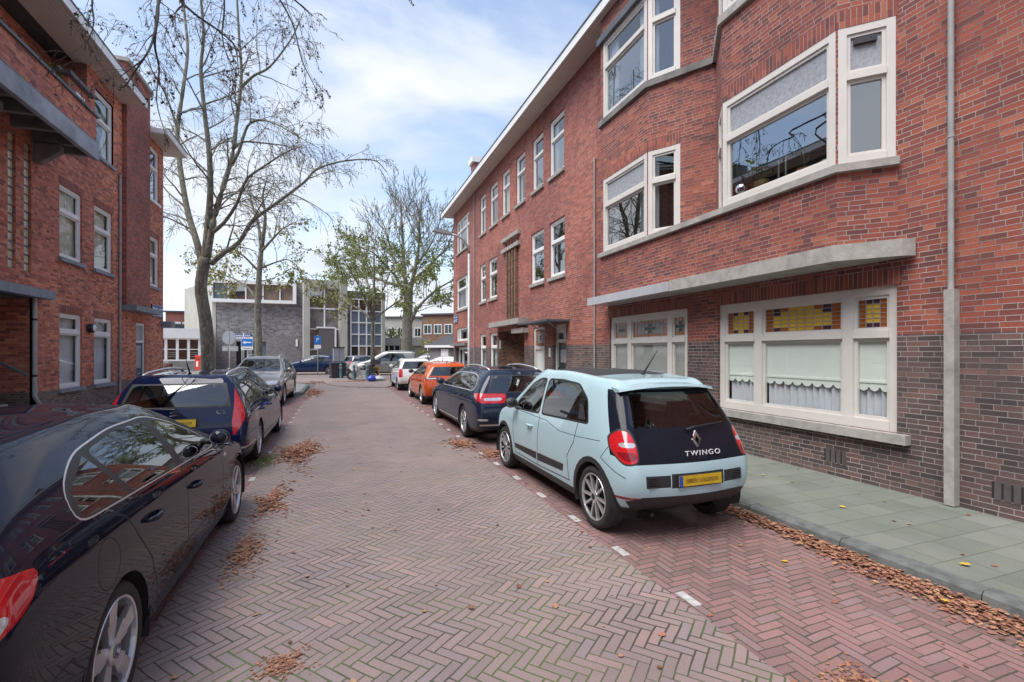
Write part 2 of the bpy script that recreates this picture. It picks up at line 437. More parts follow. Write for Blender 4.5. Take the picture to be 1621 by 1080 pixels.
def leaf_mat(name, *cs, rough=0.75, trans=0.0):
    nb = NB(name)
    g = nb.n('ShaderNodeNewGeometry').outputs['Random Per Island']
    st = [(i / max(1, len(cs) - 1), c) for i, c in enumerate(cs)]
    nb.P(Base_Color=nb.ramp(g, *st), Roughness=rough)
    return nb.m
M['litter'] = leaf_mat('brown_fallen_leaf', (0.12, 0.055, 0.038), (0.24, 0.095, 0.055), (0.33, 0.14, 0.085), (0.42, 0.22, 0.13), (0.21, 0.09, 0.06), (0.46, 0.27, 0.14))
M['leafg'] = leaf_mat('green_leaf', (0.09, 0.12, 0.03), (0.16, 0.20, 0.05), (0.22, 0.26, 0.07), (0.32, 0.33, 0.10))
M['leafy'] = leaf_mat('yellow_green_leaf', (0.12, 0.14, 0.03), (0.24, 0.24, 0.05), (0.40, 0.36, 0.07), (0.18, 0.19, 0.05))
M['leafb'] = leaf_mat('withered_leaf', (0.09, 0.05, 0.03), (0.16, 0.09, 0.05), (0.06, 0.05, 0.035))

# ---------------------------------------------------------------- mesh helpers
class MB:
    def __init__(s):
        s.v, s.f, s.m, s.mats = [], [], [], []
    def mi(s, mat):
        if mat not in s.mats:
            s.mats.append(mat)
        return s.mats.index(mat)
    def add(s, vs, fs, mat):
        o = len(s.v)
        s.v.extend([tuple(v) for v in vs])
        s.f.extend([tuple(i + o for i in f) for f in fs])
        s.m.extend([s.mi(mat)] * len(fs))
        return s
    def box(s, x0, x1, y0, y1, z0, z1, mat, F=None):
        vs = [(x, y, z) for z in (z0, z1) for y in (y0, y1) for x in (x0, x1)]
        if F:
            vs = [F(*v) for v in vs]
        return s.add(vs, [(0, 2, 3, 1), (4, 5, 7, 6), (0, 1, 5, 4), (2, 6, 7, 3), (0, 4, 6, 2), (1, 3, 7, 5)], mat)
    def quad(s, a, b, c, d, mat):
        return s.add([a, b, c, d], [(0, 1, 2, 3)], mat)
    def prism(s, pts, lo, hi, mat, F=None, ax='z'):
        """2D outline swept along one axis"""
        def mk(p, h):
            return {'z': (p[0], p[1], h), 'x': (h, p[0], p[1]), 'y': (p[0], h, p[1])}[ax]
        n = len(pts)
        vs = [mk(p, lo) for p in pts] + [mk(p, hi) for p in pts]
        if F:
            vs = [F(*v) for v in vs]
        return s.add(vs, [tuple(range(n))[::-1], tuple(range(n, 2 * n))] + [(i, (i + 1) % n, n + (i + 1) % n, n + i) for i in range(n)], mat)
    def tube(s, pts, rad, mat, seg=8, cap=True):
        pts = [Vector(p) for p in pts]
        if not isinstance(rad, (list, tuple)):
            rad = [rad] * len(pts)
        rings, n = [], len(pts)
        up = Vector((0.13, 0.21, 0.97))
        for i, p in enumerate(pts):
            t = (pts[min(i + 1, n - 1)] - pts[max(i - 1, 0)])
            if t.length < 1e-9:
                t = Vector((0, 0, 1))
            t.normalize()
            a = t.cross(up)
            if a.length < 0.15:
                a = t.cross(Vector((1, 0, 0)))
            a.normalize()
            b = t.cross(a)
            rings.append([p + (a * math.cos(k * 2 * math.pi / seg) + b * math.sin(k * 2 * math.pi / seg)) * rad[i] for k in range(seg)])
        vs = [v for r in rings for v in r]
        fs = [(i * seg + k, i * seg + (k + 1) % seg, (i + 1) * seg + (k + 1) % seg, (i + 1) * seg + k) for i in range(n - 1) for k in range(seg)]
        if cap:
            fs += [tuple(range(seg))[::-1], tuple((n - 1) * seg + k for k in range(seg))]
        return s.add(vs, fs, mat)
    def lathe(s, prof, mat, seg=24, axis='z', at=(0, 0, 0), F=None):
        """prof: (radius, height) list"""
        vs = []
        for r, h in prof:
            for k in range(seg):
                a = 2 * math.pi * k / seg
                c, d = r * math.cos(a), r * math.sin(a)
                v = {'z': (c, d, h), 'x': (h, c, d), 'y': (c, h, d)}[axis]
                v = (v[0] + at[0], v[1] + at[1], v[2] + at[2])
                vs.append(F(*v) if F else v)
        fs = [(i * seg + k, i * seg + (k + 1) % seg, (i + 1) * seg + (k + 1) % seg, (i + 1) * seg + k) for i in range(len(prof) - 1) for k in range(seg)]
        return s.add(vs, fs, mat)
    def build(s, name, parent=None, smooth=False, uv=False, world=True):
        me = bpy.data.meshes.new(name)
        me.from_pydata(s.v, [], s.f)
        for m_ in s.mats:
            me.materials.append(M[m_] if isinstance(m_, str) else m_)
        me.polygons.foreach_set('material_index', s.m)
        if smooth:
            me.polygons.foreach_set('use_smooth', [True] * len(s.f))
        me.update()
        if any(str(q).startswith('p_') for q in s.mats):      # painted pieces need outward faces
            bm = bmesh.new()
            bm.from_mesh(me)
            bmesh.ops.recalc_face_normals(bm, faces=bm.faces)
            bm.to_mesh(me)
            bm.free()
        if uv:
            auto_uv(me)
        o = bpy.data.objects.new(name, me)
        col.objects.link(o)
        if smooth == 'auto':
            me.polygons.foreach_set('use_smooth', [False] * len(s.f))
        if parent:
            attach(o, parent, world)
        return o

def attach(o, parent, world=True):
    """world: the mesh is in scene coordinates, so undo the offset of the thing's base"""
    o.parent = parent
    if world and parent.type == 'EMPTY' and not parent.parent:
        o.matrix_parent_inverse = Matrix.Translation(-Vector(parent.location))

def auto_uv(me):
    ul = me.uv_layers.new(name='UVMap').data
    for p in me.polygons:
        n = p.normal
        if abs(n.z) < 0.6:
            t = Vector((-n.y, n.x)).normalized()
            if abs(t.x) > abs(t.y) and t.x < 0 or abs(t.y) >= abs(t.x) and t.y < 0:
                t = -t
            for li in p.loop_indices:
                c = me.vertices[me.loops[li].vertex_index].co
                ul[li].uv = (c.x * t.x + c.y * t.y + 50, c.z + 20)
        else:
            for li in p.loop_indices:
                c = me.vertices[me.loops[li].vertex_index].co
                ul[li].uv = (c.y + 50, c.x + 20)

def tag(o, label=None, cat=None, group=None, kind=None):
    if label:
        o['label'] = label
    if cat:
        o['category'] = cat
    if group:
        o['group'] = group
    if kind:
        o['kind'] = kind
    return o

def empty(name, loc=(0, 0, 0), rz=0, label=None, cat=None, group=None):
    o = bpy.data.objects.new(name, None)
    col.objects.link(o)
    o.location = loc
    o.rotation_euler = (0, 0, rz)
    o.empty_display_size = 0.2
    return tag(o, label, cat, group)

def children(o):
    return [c for c in bpy.data.objects if c.parent == o]

def copy_tree(o, parent=None):
    kids = {}
    for c in bpy.data.objects:
        if c.parent:
            kids.setdefault(c.parent.name, []).append(c)
    def rec(a, p):
        c = a.copy()
        col.objects.link(c)
        c.parent = p
        for ch in kids.get(a.name, []):
            rec(ch, c)
        return c
    return rec(o, parent)
# ---------------------------------------------------------------- ground
def sheet(name, pts, z, mat, kind='structure', thick=0.0):
    mb = MB()
    if thick:
        mb.prism(pts, z - thick, z, mat)
    else:
        mb.add([(x, y, z) for x, y in pts], [tuple(range(len(pts)))], mat)
    return tag(mb.build(name), kind=kind)

XR, XL = 6.33, -6.65
KR, KL = 4.20, -3.15
nbg = NB('far_ground')
nbg.P(Base_Color=nbg.ramp(nbg.noise(nbg.pos(), 0.3, 5), (0.3, (0.13, 0.105, 0.10)), (0.7, (0.20, 0.16, 0.15))), Roughness=0.9)
sheet('ground', [(-400, -200), (400, -200), (400, 700), (-400, 700)], -0.02, nbg.m)
sheet('road', [(-1.12, -14), (2.30, -14), (2.30, 22), (2.3, 30), (2.3, 62), (-60, 62), (-60, 29.5), (-1.12, 29.5)], 0.0, M['road'])
sheet('parking_bay', [(2.30, -14), (KR, -14), (KR, 27.5), (2.30, 27.5)], 0.0, M['bay'])
sheet('parking_bay', [(KL, -14), (-1.12, -14), (-1.12, 19.9), (KL, 19.9)], 0.0, M['bay'])
sheet('parking_lot', [(2.3, 27.5), (60, 27.5), (60, 62), (2.3, 62)], 0.0, M['road'])

def pavement(name, pts, mat, kerbs):
    mb = MB()
    mb.prism(pts, -0.02, 0.10, mat)
    o = tag(mb.build(name, uv=True), kind='structure')
    return o
pavement('pavement', [(KR + 0.17, -14), (XR, -14), (XR, 27.28), (20, 27.28), (20, 29.0), (6.0, 29.0), (5.0, 28.6), (4.55, 27.9), (KR + 0.17, 27.0)], M['tile'], None)
arc = [(-1.35 - 1.6 * (1 - math.cos(a)), 26.4 + 1.6 * math.sin(a)) for a in [i * math.pi / 12 for i in range(7)]]
arcl = [(-2.9 + 0, 28.0)]
pavement('pavement', [(XL, -14), (KL - 0.17, -14), (KL - 0.17, 20.0), (-2.9, 20.3), (-1.75, 21.0), (-1.52, 21.7), (-1.52, 26.4), (-1.75, 27.3), (-2.4, 28.1), (-3.3, 28.5), (-40, 28.5), (-40, 23.05), (XL, 23.05)], M['tileL'], None)

def kerb(pts, wd=0.17, name='kerb'):
    """row of kerb stones along a polyline; pts is the street-side edge, the stone lies to the left of its direction"""
    mb = MB()
    for (a, b) in zip(pts[:-1], pts[1:]):
        a, b = Vector((*a, 0)), Vector((*b, 0))
        L = (b - a).length
        t = (b - a) / L
        nrm = Vector((-t.y, t.x, 0))
        n = max(1, round(L / 1.0))
        for k in range(n):
            p0, p1 = a + t * (L * k / n + 0.004), a + t * (L * (k + 1) / n - 0.004)
            dz = random.uniform(-.004, .004)
            prof = [(0, -0.02), (0.015, 0.085 + dz), (0.035, 0.108 + dz), (wd - .003, 0.108 + dz), (wd - .003, -0.02)]
            vs = [p0 + nrm * d + Vector((0, 0, z)) for d, z in prof] + [p1 + nrm * d + Vector((0, 0, z)) for d, z in prof]
            m = len(prof)
            mb.add(vs, [tuple(range(m)), tuple(range(m, 2 * m))[::-1]] + [(i, (i + 1) % m, m + (i + 1) % m, m + i) for i in range(m)], 'kerb')
    return tag(mb.build(name), kind='structure')
kerb([(20, 29.2), (6.0, 29.2), (4.9, 28.8), (4.4, 28.0), (KR, 27.0), (KR, -14)], 0.17)
kerb([(KL, -14), (KL, 20.0), (-2.8, 20.15), (-1.62, 20.85), (-1.35, 21.7), (-1.35, 26.4), (-1.6, 27.4), (-2.3, 28.25), (-3.3, 28.67), (-40, 28.67)], 0.17)

mbm = MB()
for y in (2.79, 3.67, 4.55, 5.44, 6.3, 7.2, 8.05, 8.93, 9.8, 10.7, 11.6, 12.5, 13.4, 14.3, 15.2, 16.1, 17.0):
    mbm.box(2.335, 2.405, y - 0.10, y + 0.10, 0.0, 0.004, 'asph')
for y in (8.45, 9.4, 12.3, 13.2, 14.1, 15.0, 15.9, 16.8, 7.5, 6.5):
    mbm.box(-1.16, -1.09, y - 0.10, y + 0.10, 0.0, 0.004, 'asph')
tag(mbm.build('road_marking'), kind='structure')

# ---------------------------------------------------------------- facades
def frame(O, e, n):
    O, e, n = Vector(O), Vector(e).normalized(), Vector(n).normalized()
    return lambda u, d, z: O + e * u + n * d + Vector((0, 0, z))

FR = frame((XR, 0, 0), (0, 1, 0), (-1, 0, 0))
FL = frame((XL, 0, 0), (0, 1, 0), (1, 0, 0))

def wall(mb, F, u0, u1, z0, z1, holes, mat, depth=0.13):
    us = sorted({u0, u1, *[h[0] for h in holes], *[h[1] for h in holes]})
    zs = sorted({z0, z1, *[h[2] for h in holes], *[h[3] for h in holes]})
    us = [u for u in us if u0 <= u <= u1]
    zs = [z for z in zs if z0 <= z <= z1]
    for a, b in zip(us[:-1], us[1:]):
        for c, d in zip(zs[:-1], zs[1:]):
            um, zm = (a + b) / 2, (c + d) / 2
            if any(h[0] < um < h[1] and h[2] < zm < h[3] for h in holes):
                continue
            mb.quad(F(a, 0, c), F(b, 0, c), F(b, 0, d), F(a, 0, d), mat)
    for a, b, c, d in [h[:4] for h in holes]:
        for p, q in (((a, c), (b, c)), ((b, c), (b, d)), ((b, d), (a, d)), ((a, d), (a, c))):
            mb.quad(F(p[0], 0, p[1]), F(q[0], 0, q[1]), F(q[0], -depth, q[1]), F(p[0], -depth, p[1]), mat)

def soldier(mb, F, a, b, z, h=0.20, mat='soldier'):
    mb.box(a, b, -0.02, 0.003, z + 0.002, z + h, mat, F)

def window(par, F, a, b, c, d, mull=(), trans=None, white='white', dep=0.10, sill=None, sillmat='stone', top='pane', low='pane', curtain=None, sash=True, roomd=0.5, label=None, sillproj=0.07, mw=0.10, silld=0.09, fw=0.075, sillover=0.06):
    """a..b along the wall, c..d in height. mull = centres of posts, trans = height of the cross bar"""
    fr = MB()
    D0, D1 = -dep, -dep + 0.075
    fr.box(a, a + fw, D0, D1, c, d, white, F).box(b - fw, b, D0, D1, c, d, white, F)
    fr.box(a + fw, b - fw, D0, D1 - .002, d - fw, d, white, F).box(a + fw, b - fw, D0, D1 + .012, c, c + fw * 1.1, white, F)
    edges = [a + fw] + [x for m in sorted(mull) for x in (m - mw / 2, m + mw / 2)] + [b - fw]
    for m in mull:
        fr.box(m - mw / 2, m + mw / 2, D0, D1 + .006, c + fw * 1.1, d - fw, white, F)
    pb = {}
    lights = []
    for i in range(0, len(edges), 2):
        l, r = edges[i], edges[i + 1]
        tz = trans[i // 2] if isinstance(trans, (list, tuple)) else trans
        if tz:
            fr.box(l, r, D0, D1 + .02, tz - 0.045, tz + 0.045, white, F)
            lights.append((l, r, tz + 0.045, d - fw, True, i // 2))
            lights.append((l, r, c + fw * 1.1, tz - 0.045, False, i // 2))
        else:
            lights.append((l, r, c + fw * 1.1, d - fw, False, i // 2))
    sw = 0.042
    for (l, r, z0, z1, up, ci) in lights:
        if sash:
            E0, E1 = D0 + 0.012, D1 - 0.022
            fr.box(l, l + sw, E0, E1, z0, z1, white, F).box(r - sw, r, E0, E1, z0, z1, white, F)
            fr.box(l + sw, r - sw, E0, E1 - .001, z0, z0 + sw, white, F).box(l + sw, r - sw, E0, E1 - .001, z1 - sw, z1, white, F)
            l, r, z0, z1 = l + sw, r - sw, z0 + sw, z1 - sw
        k = top if up else low
        pb.setdefault(k, MB()).quad(F(l - .005, D0 + 0.025, z0 - .005), F(r + .005, D0 + 0.025, z0 - .005), F(r + .005, D0 + 0.025, z1 + .005), F(l - .005, D0 + 0.025, z1 + .005), k)
    wo_ = fr.build('window', par)
    if label:
        wo_['label'] = label
    for k, m_ in pb.items():
        m_.build('pane', wo_)
    if sill:
        sm = MB()
        sm.box(a - sillover, b + sillover, -dep, sillproj, c - sill, c - 0.001, sillmat, F)
        sm.build('sill', wo_)
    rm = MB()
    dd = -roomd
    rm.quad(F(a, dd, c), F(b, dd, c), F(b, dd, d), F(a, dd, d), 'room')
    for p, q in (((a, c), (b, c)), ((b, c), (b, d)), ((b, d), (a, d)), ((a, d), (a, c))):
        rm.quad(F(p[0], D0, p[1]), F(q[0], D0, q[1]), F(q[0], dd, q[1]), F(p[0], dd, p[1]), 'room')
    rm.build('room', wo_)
    if curtain:
        kind, mat, lo, hi = curtain[:4]
        y = D0 - 0.07
        if kind == 'sides':
            spans = [(a + .04, a + .04 + (b - a) * .22), (b - .04 - (b - a) * .22, b - .04)]
        elif kind == 'left':
            spans = [(a + .04, a + (b - a) * .5)]
        else:
            spans = [(a + .04, b - .04)]
        for l, r in spans:
            cm = MB()
            n = max(8, int((r - l) / 0.02))
            amp = 0.0 if kind == 'flat' else 0.022
            vs, fs = [], []
            for i in range(n + 1):
                u = l + (r - l) * i / n
                dd_ = y + amp * math.sin(u * 62 + math.sin(u * 17) * 1.3)
                vs += [F(u, dd_, lo), F(u, dd_ * 1.0, hi)]
            for i in range(n):
                fs.append((2 * i, 2 * i + 2, 2 * i + 3, 2 * i + 1))
            cm.add(vs, fs, mat)
            cm.build('blind' if kind == 'flat' else 'curtain', wo_, smooth=True)
    return wo_

def shell(name, par, x0, x1, y0, y1, z1, mat, skip=()):
    """plain outer walls behind the modelled facade, so that the house is a closed volume"""
    mb = MB()
    if 'x0' not in skip:
        mb.quad((x0, y0, 0), (x0, y1, 0), (x0, y1, z1), (x0, y0, z1), mat)
    if 'x1' not in skip:
        mb.quad((x1, y0, 0), (x1, y1, 0), (x1, y1, z1), (x1, y0, z1), mat)
    if 'y0' not in skip:
        mb.quad((x0, y0, 0), (x1, y0, 0), (x1, y0, z1), (x0, y0, z1), mat)
    if 'y1' not in skip:
        mb.quad((x0, y1, 0), (x1, y1, 0), (x1, y1, z1), (x0, y1, z1), mat)
    return mb.build(name, par, uv=True)

# ---- right, near house with the bays -------------------------------------
A = empty('brick_house', (XR, 0, 0), label='near red brick house on the right with stained glass windows and projecting bays', cat='house')
YB = 10.9
mb = MB()
holes = [(3.81, 6.69, 0.80, 2.60), (7.48, 10.28, 0.80, 2.62), (-4.2, -1.3, 0.8, 2.6), (0.2, 1.2, 0.1, 2.6)]
wall(mb, FR, -14, YB, 0.10, 3.0, holes, 'brickR', 0.14)
wall(mb, FR, -14, 3.80, 3.0, 9.72, [(-4.2, -1.3, 4.1, 5.85), (-4.2, -1.3, 7.25, 9.05)], 'brickR', 0.14)
wall(mb, FR, 10.12, YB, 3.0, 9.72, [], 'brickR', 0.14)
for (a, b, c, d) in holes[:3]:
    soldier(mb, FR, a - 0.06, b + 0.06, d)
mb.build('wall', A, uv=True)
shell('back_wall', A, XR, 16, -14, YB, 9.72, 'brickR', skip=('x0', 'y1'))

# zigzag bay front: (x, y) points from near to far
BP = [(XR, 3.80), (5.90, 4.24), (5.90, 6.15), (6.587, 7.01), (5.90, 8.15), (5.90, 9.98), (XR, 10.14)]
LP = [(XR, 3.80), (5.90, 4.24), (5.90, 9.98), (XR, 10.14)]
def facet(p, q):
    e = Vector((q[0] - p[0], q[1] - p[1], 0))
    L = e.length
    e.normalize()
    return frame((p[0], p[1], 0), e, (-e.y, e.x, 0)), L
bay = MB()
for p, q in zip(LP[:-1], LP[1:]):
    F, L = facet(p, q)
    wall(bay, F, 0, L, 3.10, 4.02, [], 'brickR')
WZ = [(4.12, 5.83), (7.25, 9.07)]
FCT = []
for p, q in zip(BP[:-1], BP[1:]):
    FCT.append(facet(p, q))
# which facet has which window: (facet index, u0, u1)
WINS = [(0, 0.02, FCT[0][1] - 0.015), (1, 0.015, FCT[1][1] - 0.015), (2, 0.02, FCT[2][1] * 0.55), (3, FCT[3][1] * 0.50, FCT[3][1] - 0.015), (4, 0.015, FCT[4][1] - 0.12)]
for fi, (F, L) in enumerate(FCT):
    hs = [(a, b, z0, z1) for (i, a, b) in WINS if i == fi for (z0, z1) in WZ]
    wall(bay, F, 0, L, 4.02, 9.72, hs, 'brickR', 0.10)
    for (a, b, z0, z1) in hs:
        if z1 < 8:
            soldier(bay, F, 0.0 if a < .1 else a, L if b > L - .15 else b, z1, 0.22)
bay.build('bay_wall', A, uv=True)
# floor of the bay and of the recess
fb = MB()
fb.add([(x, y, 3.10) for x, y in LP], [tuple(range(4))], 'stoned')
fb.add([(x, y, 4.03) for x, y in LP[:1] + LP[1:3] + LP[3:]] + [(6.7, 10.1, 4.03), (6.7, 3.8, 4.03)], [tuple(range(6))], 'stoned')
fb.build('bay_floor', A)

def ledge(name, pts, z0, z1, out, inn, mat, par, label=None):
    """moulding that follows a plan polyline; out / inn = outward and inward depth"""
    vs_o, vs_i = [], []
    n = len(pts)
    for i, p in enumerate(pts):
        nn = Vector((0, 0))
        for j in (i - 1, i):
            if 0 <= j < n - 1:
                e = Vector((pts[j + 1][0] - pts[j][0], pts[j + 1][1] - pts[j][1])).normalized()
                nn += Vector((-e.y, e.x))
        nn.normalize()
        vs_o.append(Vector(p) + nn * out)
        vs_i.append(Vector(p) - nn * inn)
    m = MB()
    for i in range(n - 1):
        q = [vs_o[i], vs_o[i + 1], vs_i[i + 1], vs_i[i]]
        vs = [(v.x, v.y, z0) for v in q] + [(v.x, v.y, z1) for v in q]
        m.add(vs, [(0, 1, 2, 3), (4, 5, 6, 7), (0, 1, 5, 4), (3, 2, 6, 7)] + ([(0, 3, 7, 4)] if i == 0 else []) + ([(1, 2, 6, 5)] if i == n - 2 else []), mat)
    o = m.build(name, par)
    if label:
        o['label'] = label
    return o
ledge('sill_band', LP, 4.02, 4.115, 0.08, 0.15, 'stone', A)
ledge('canopy', [(XR, 3.66), (6.22, 3.72), (5.84, 4.22), (5.84, 7.3)], 2.90, 3.10, 0.08, 0.75, 'stone', A, 'weathered concrete canopy band')
ledge('canopy', [(5.84, 7.302), (5.84, 10.35)], 2.905, 3.085, 0.10, 0.6, 'satin', A, 'canopy end covered in pale metal')
for zz in (7.12,):
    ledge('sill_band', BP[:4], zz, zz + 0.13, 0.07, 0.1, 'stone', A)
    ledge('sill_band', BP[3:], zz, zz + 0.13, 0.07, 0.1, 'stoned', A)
ledge('bay_hood', BP[3:], 9.07, 9.22, 0.10, 0.0, 'lead', A)
ledge('bay_hood', BP[:4], 9.07, 9.22, 0.10, 0.0, 'lead', A)
for (fi, a, b) in WINS:
    F, L = FCT[fi]
    for fl, (z0, z1) in enumerate(WZ):
        big = b - a > 1.3
        kw = dict(mull=(), trans=z1 - 0.62, dep=0.075, roomd=0.55, fw=0.09)
        if fi in (0, 2, 3):
            kw.update(low='panem' if fi == 0 else 'pane', top='obsc' if fi < 3 else 'pane')
        else:
            kw.update(low='panem', top='obsc' if fl == 0 else 'pane')
        if fl == 1 or fi >= 3:
            kw['curtain'] = ('sides', 'sheer', z0 + .05, z1 - .05)
        window(A, F, a, b, z0, z1, **kw)
vb = MB()
vb.box(0.20, FCT[0][1] - 0.18, -0.045, 0.0, 5.60, 5.67, 'black', FCT[0][0])
vb.build('window_vent', A)
window(A, FR, 3.81, 6.69, 0.80, 2.60, mull=(4.43, 5.87), trans=2.00, dep=0.12, sill=None, top='panec', low='panec', mw=0.14, fw=0.11, roomd=0.8, label='wide white window with yellow stained glass above roller blinds')
# sloping concrete sill under the wide window
ms = MB()
ms.box(3.66, 6.90, -0.12, 0.10, 0.68, 0.795, 'stone', FR)
ms.build('sill', A)
# blinds with scalloped hems and net curtains in the wide window
def scallop_blind(a, b, ztop, zrod, F, d):
    m = MB()
    n = max(2, round((b - a) / 0.15))
    pts_lo = []
    for i in range(n):
        for k in range(7):
            t = k / 6
            pts_lo.append((a + (b - a) * (i + t) / n, zrod - 0.03 - 0.055 * math.sin(math.pi * t) ** 0.6))
    vs, fs = [], []
    for (u, z) in pts_lo:
        vs += [F(u, d, z), F(u, d, ztop)]
    for i in range(len(pts_lo) - 1):
        fs.append((2 * i, 2 * i + 2, 2 * i + 3, 2 * i + 1))
    m.add(vs, fs, 'blind')
    m.box(a, b, d - 0.012, d + 0.012, zrod + 0.02, zrod + 0.05, 'blind', F)
    return m
def net(a, b, z0, z1, F, d):
    m = MB()
    n = int((b - a) / 0.012)
    vs, fs = [], []
    for i in range(n + 1):
        u = a + (b - a) * i / n
        dd = d + 0.02 * math.sin(u * 58 + 1.5 * math.sin(u * 9))
        vs += [F(u, dd, z0), F(u, dd, z1)]
    m.add(vs, [(2 * i, 2 * i + 2, 2 * i + 3, 2 * i + 1) for i in range(n)], 'sheer')
    return m
for (a, b) in ((3.94, 4.34), (4.52, 5.78), (5.96, 6.56)):
    scallop_blind(a, b, 2.0, 1.36, FR, -0.112).build('roller_blind', A)
    net(a, b, 0.85, 1.45, FR, -0.16).build('net_curtain', A, smooth=True)

def stained(par, F, a, b, z0, z1, nc, nr, dpt, scheme='yellow'):
    m = MB()
    ws, hs = (b - a) / nc, (z1 - z0) / nr
    for i in range(nc):
        for j in range(nr):
            ei, ej = min(i, nc - 1 - i), min(j, nr - 1 - j)
            if scheme == 'yellow':
                k = 'oglass' if ei == 0 or (ej == 0 and ei <= nc * 0.28) else 'yglass'
                if ej == 0 and ei == 1 or (ej == 1 and ei == 1 and nc > 5 and j > 1):
                    k = 'pglass'
            else:
                k = 'obsc' if ei and ej else 'oglass'
                if (abs(i - (nc - 1) / 2) + abs(j - (nr - 1) / 2)) < 1.3:
                    k = 'green'
            u0, u1, v0, v1 = a + i * ws, a + (i + 1) * ws, z0 + j * hs, z0 + (j + 1) * hs
            m.quad(F(u0, dpt, v0), F(u1, dpt, v0), F(u1, dpt, v1), F(u0, dpt, v1), k)
    t = 0.004
    for i in range(nc + 1):
        m.box(a + i * ws - t, a + i * ws + t, dpt, dpt + 0.006, z0, z1, 'came', F)
    for j in range(nr + 1):
        m.box(a, b, dpt + .001, dpt + 0.008, z0 + j * hs - t, z0 + j * hs + t, 'came', F)
    return m.build('stained_glass', par)
stained(A, FR, 3.965, 4.31, 2.09, 2.45, 4, 6, -0.088)
stained(A, FR, 4.545, 5.755, 2.09, 2.45, 9, 6, -0.088)
stained(A, FR, 5.985, 6.535, 2.09, 2.45, 5, 6, -0.088)
window(A, FR, 7.48, 10.28, 0.80, 2.62, mull=(8.05, 9.49), trans=2.02, dep=0.12, sill=0.11, mw=0.14, fw=0.11, roomd=0.8, low='panec', curtain=('flat', 'shutter', 0.9, 1.95), label='white window with grey slatted blinds and dim leaded top lights')
for (a, b) in ((7.63, 7.93), (8.17, 9.37), (9.61, 10.12)):
    stained(A, FR, a, b, 2.11, 2.47, max(3, int((b - a) / 0.12)), 5, -0.088, 'dim')
sl = MB()
for k in range(24):
    z = 0.92 + k * 0.043
    sl.box(7.62, 10.12, -0.14, -0.112, z, z + 0.033, 'shutter', FR)
sl.build('slat_blind', A)
window(A, FR, -4.2, -1.3, 0.8, 2.6, mull=(-3.5, -2.0), trans=2.0, dep=0.12, sill=0.1)
window(A, FR, -4.2, -1.3, 4.1, 5.85, mull=(-3.5, -2.0), trans=5.2, dep=0.12, sill=0.1)
window(A, FR, -4.2, -1.3, 7.25, 9.05, mull=(-3.5, -2.0), trans=8.4, dep=0.12, sill=0.1)
dm = MB()
dm.box(0.2, 1.2, -0.13, -0.08, 0.1, 2.05, 'green', FR).box(0.2, 1.2, -0.13, -0.09, 2.05, 2.6, 'white', FR)
dm.build('door', A)
# air bricks low in the plinth
M['ventb'] = simple('brown_vent_brick', (0.10, 0.08, 0.08), 0.85, var=.3)
for (u, z) in ((4.42, 0.27), (2.62, 0.27), (6.65, 0.24)):
    v = MB()
    for k in range(4):
        v.box(u + k * 0.075, u + k * 0.075 + 0.055, -0.02, 0.006, z, z + 0.19, M['ventb'], FR)
        v.box(u + k * 0.075 + 0.055, u + k * 0.075 + 0.075, -0.04, -0.004 + 0.008, z + .01, z + 0.18, 'dark', FR)
    v.build('air_brick', A)
# things on the first floor window sill, seen through the glass
def sill_thing(name, label, cat, at, fn):
    o = empty(name, at, 0, label, cat)
    fn(o)
    return o
def pot_plant(o):
    m = MB()
    m.lathe([(0.0, 0), (0.09, 0), (0.12, 0.09), (0.11, 0.17), (0.0, 0.17)], M['pot'], 14)
    m.build('pot', o, world=False, smooth=True)
    l = MB()
    for k in range(26):
        a = random.uniform(0, 6.28)
        r = random.uniform(0.05, 0.22)
        z = random.uniform(0.2, 0.48)
        c = Vector((math.cos(a) * r, math.sin(a) * r, z))
        s_ = 0.055
        d1 = Vector((math.cos(a), math.sin(a), random.uniform(-.5, .5))) * s_
        d2 = Vector((-math.sin(a), math.cos(a), random.uniform(-.3, .6))) * s_ * .8
        l.add([c - d1, c + d2, c + d1, c - d2], [(0, 1, 2, 3)], 'leafg')
        l.tube([(0, 0, .12), c * 0.5 + Vector((0, 0, .1)), c - d1], 0.004, 'leafg', 4)
    l.build('foliage', o, world=False)
M['pot'] = simple('ochre_pot', (0.30, 0.22, 0.07), 0.5)
sill_thing('potted_plant', 'green plant in an ochre pot behind the big first floor window', 'plant', (6.10, 5.55, 4.22), pot_plant)
def ball(o):
    m = MB()
    prof = [(0.11 * math.sin(a), 0.11 - 0.11 * math.cos(a)) for a in [i * math.pi / 12 for i in range(13)]]
    m.lathe(prof, 'chrome', 20)
    m.build('sphere', o, world=False, smooth=True)
    b = MB()
    b.lathe([(0, -0.03), (0.06, -0.03), (0.05, 0.01), (0, 0.01)], 'white', 14)
    b.build('foot', o, world=False)
sill_thing('silver_globe', 'mirrored silver ball on the far corner of the first floor sill', 'ornament', (6.04, 5.86, 4.25), ball)
def cand(o):
    m = MB()
    m.lathe([(0, 0), (0.05, 0), (0.045, 0.015), (0.012, 0.02), (0.012, 0.06), (0, 0.06)], 'came', 10)
    m.build('holder', o, world=False)
    c = MB()
    c.lathe([(0, 0.06), (0.013, 0.06), (0.011, 0.36), (0, 0.36)], 'white', 8)
    c.build('candle', o, world=False)
c1 = sill_thing('candlestick', 'taller white candle behind the first floor window', 'candle', (6.06, 5.22, 4.22), cand)
c2 = copy_tree(c1)
c2.location = (6.06, 5.10, 4.26)
c2['label'] = 'white candle nearest the middle of the first floor window'
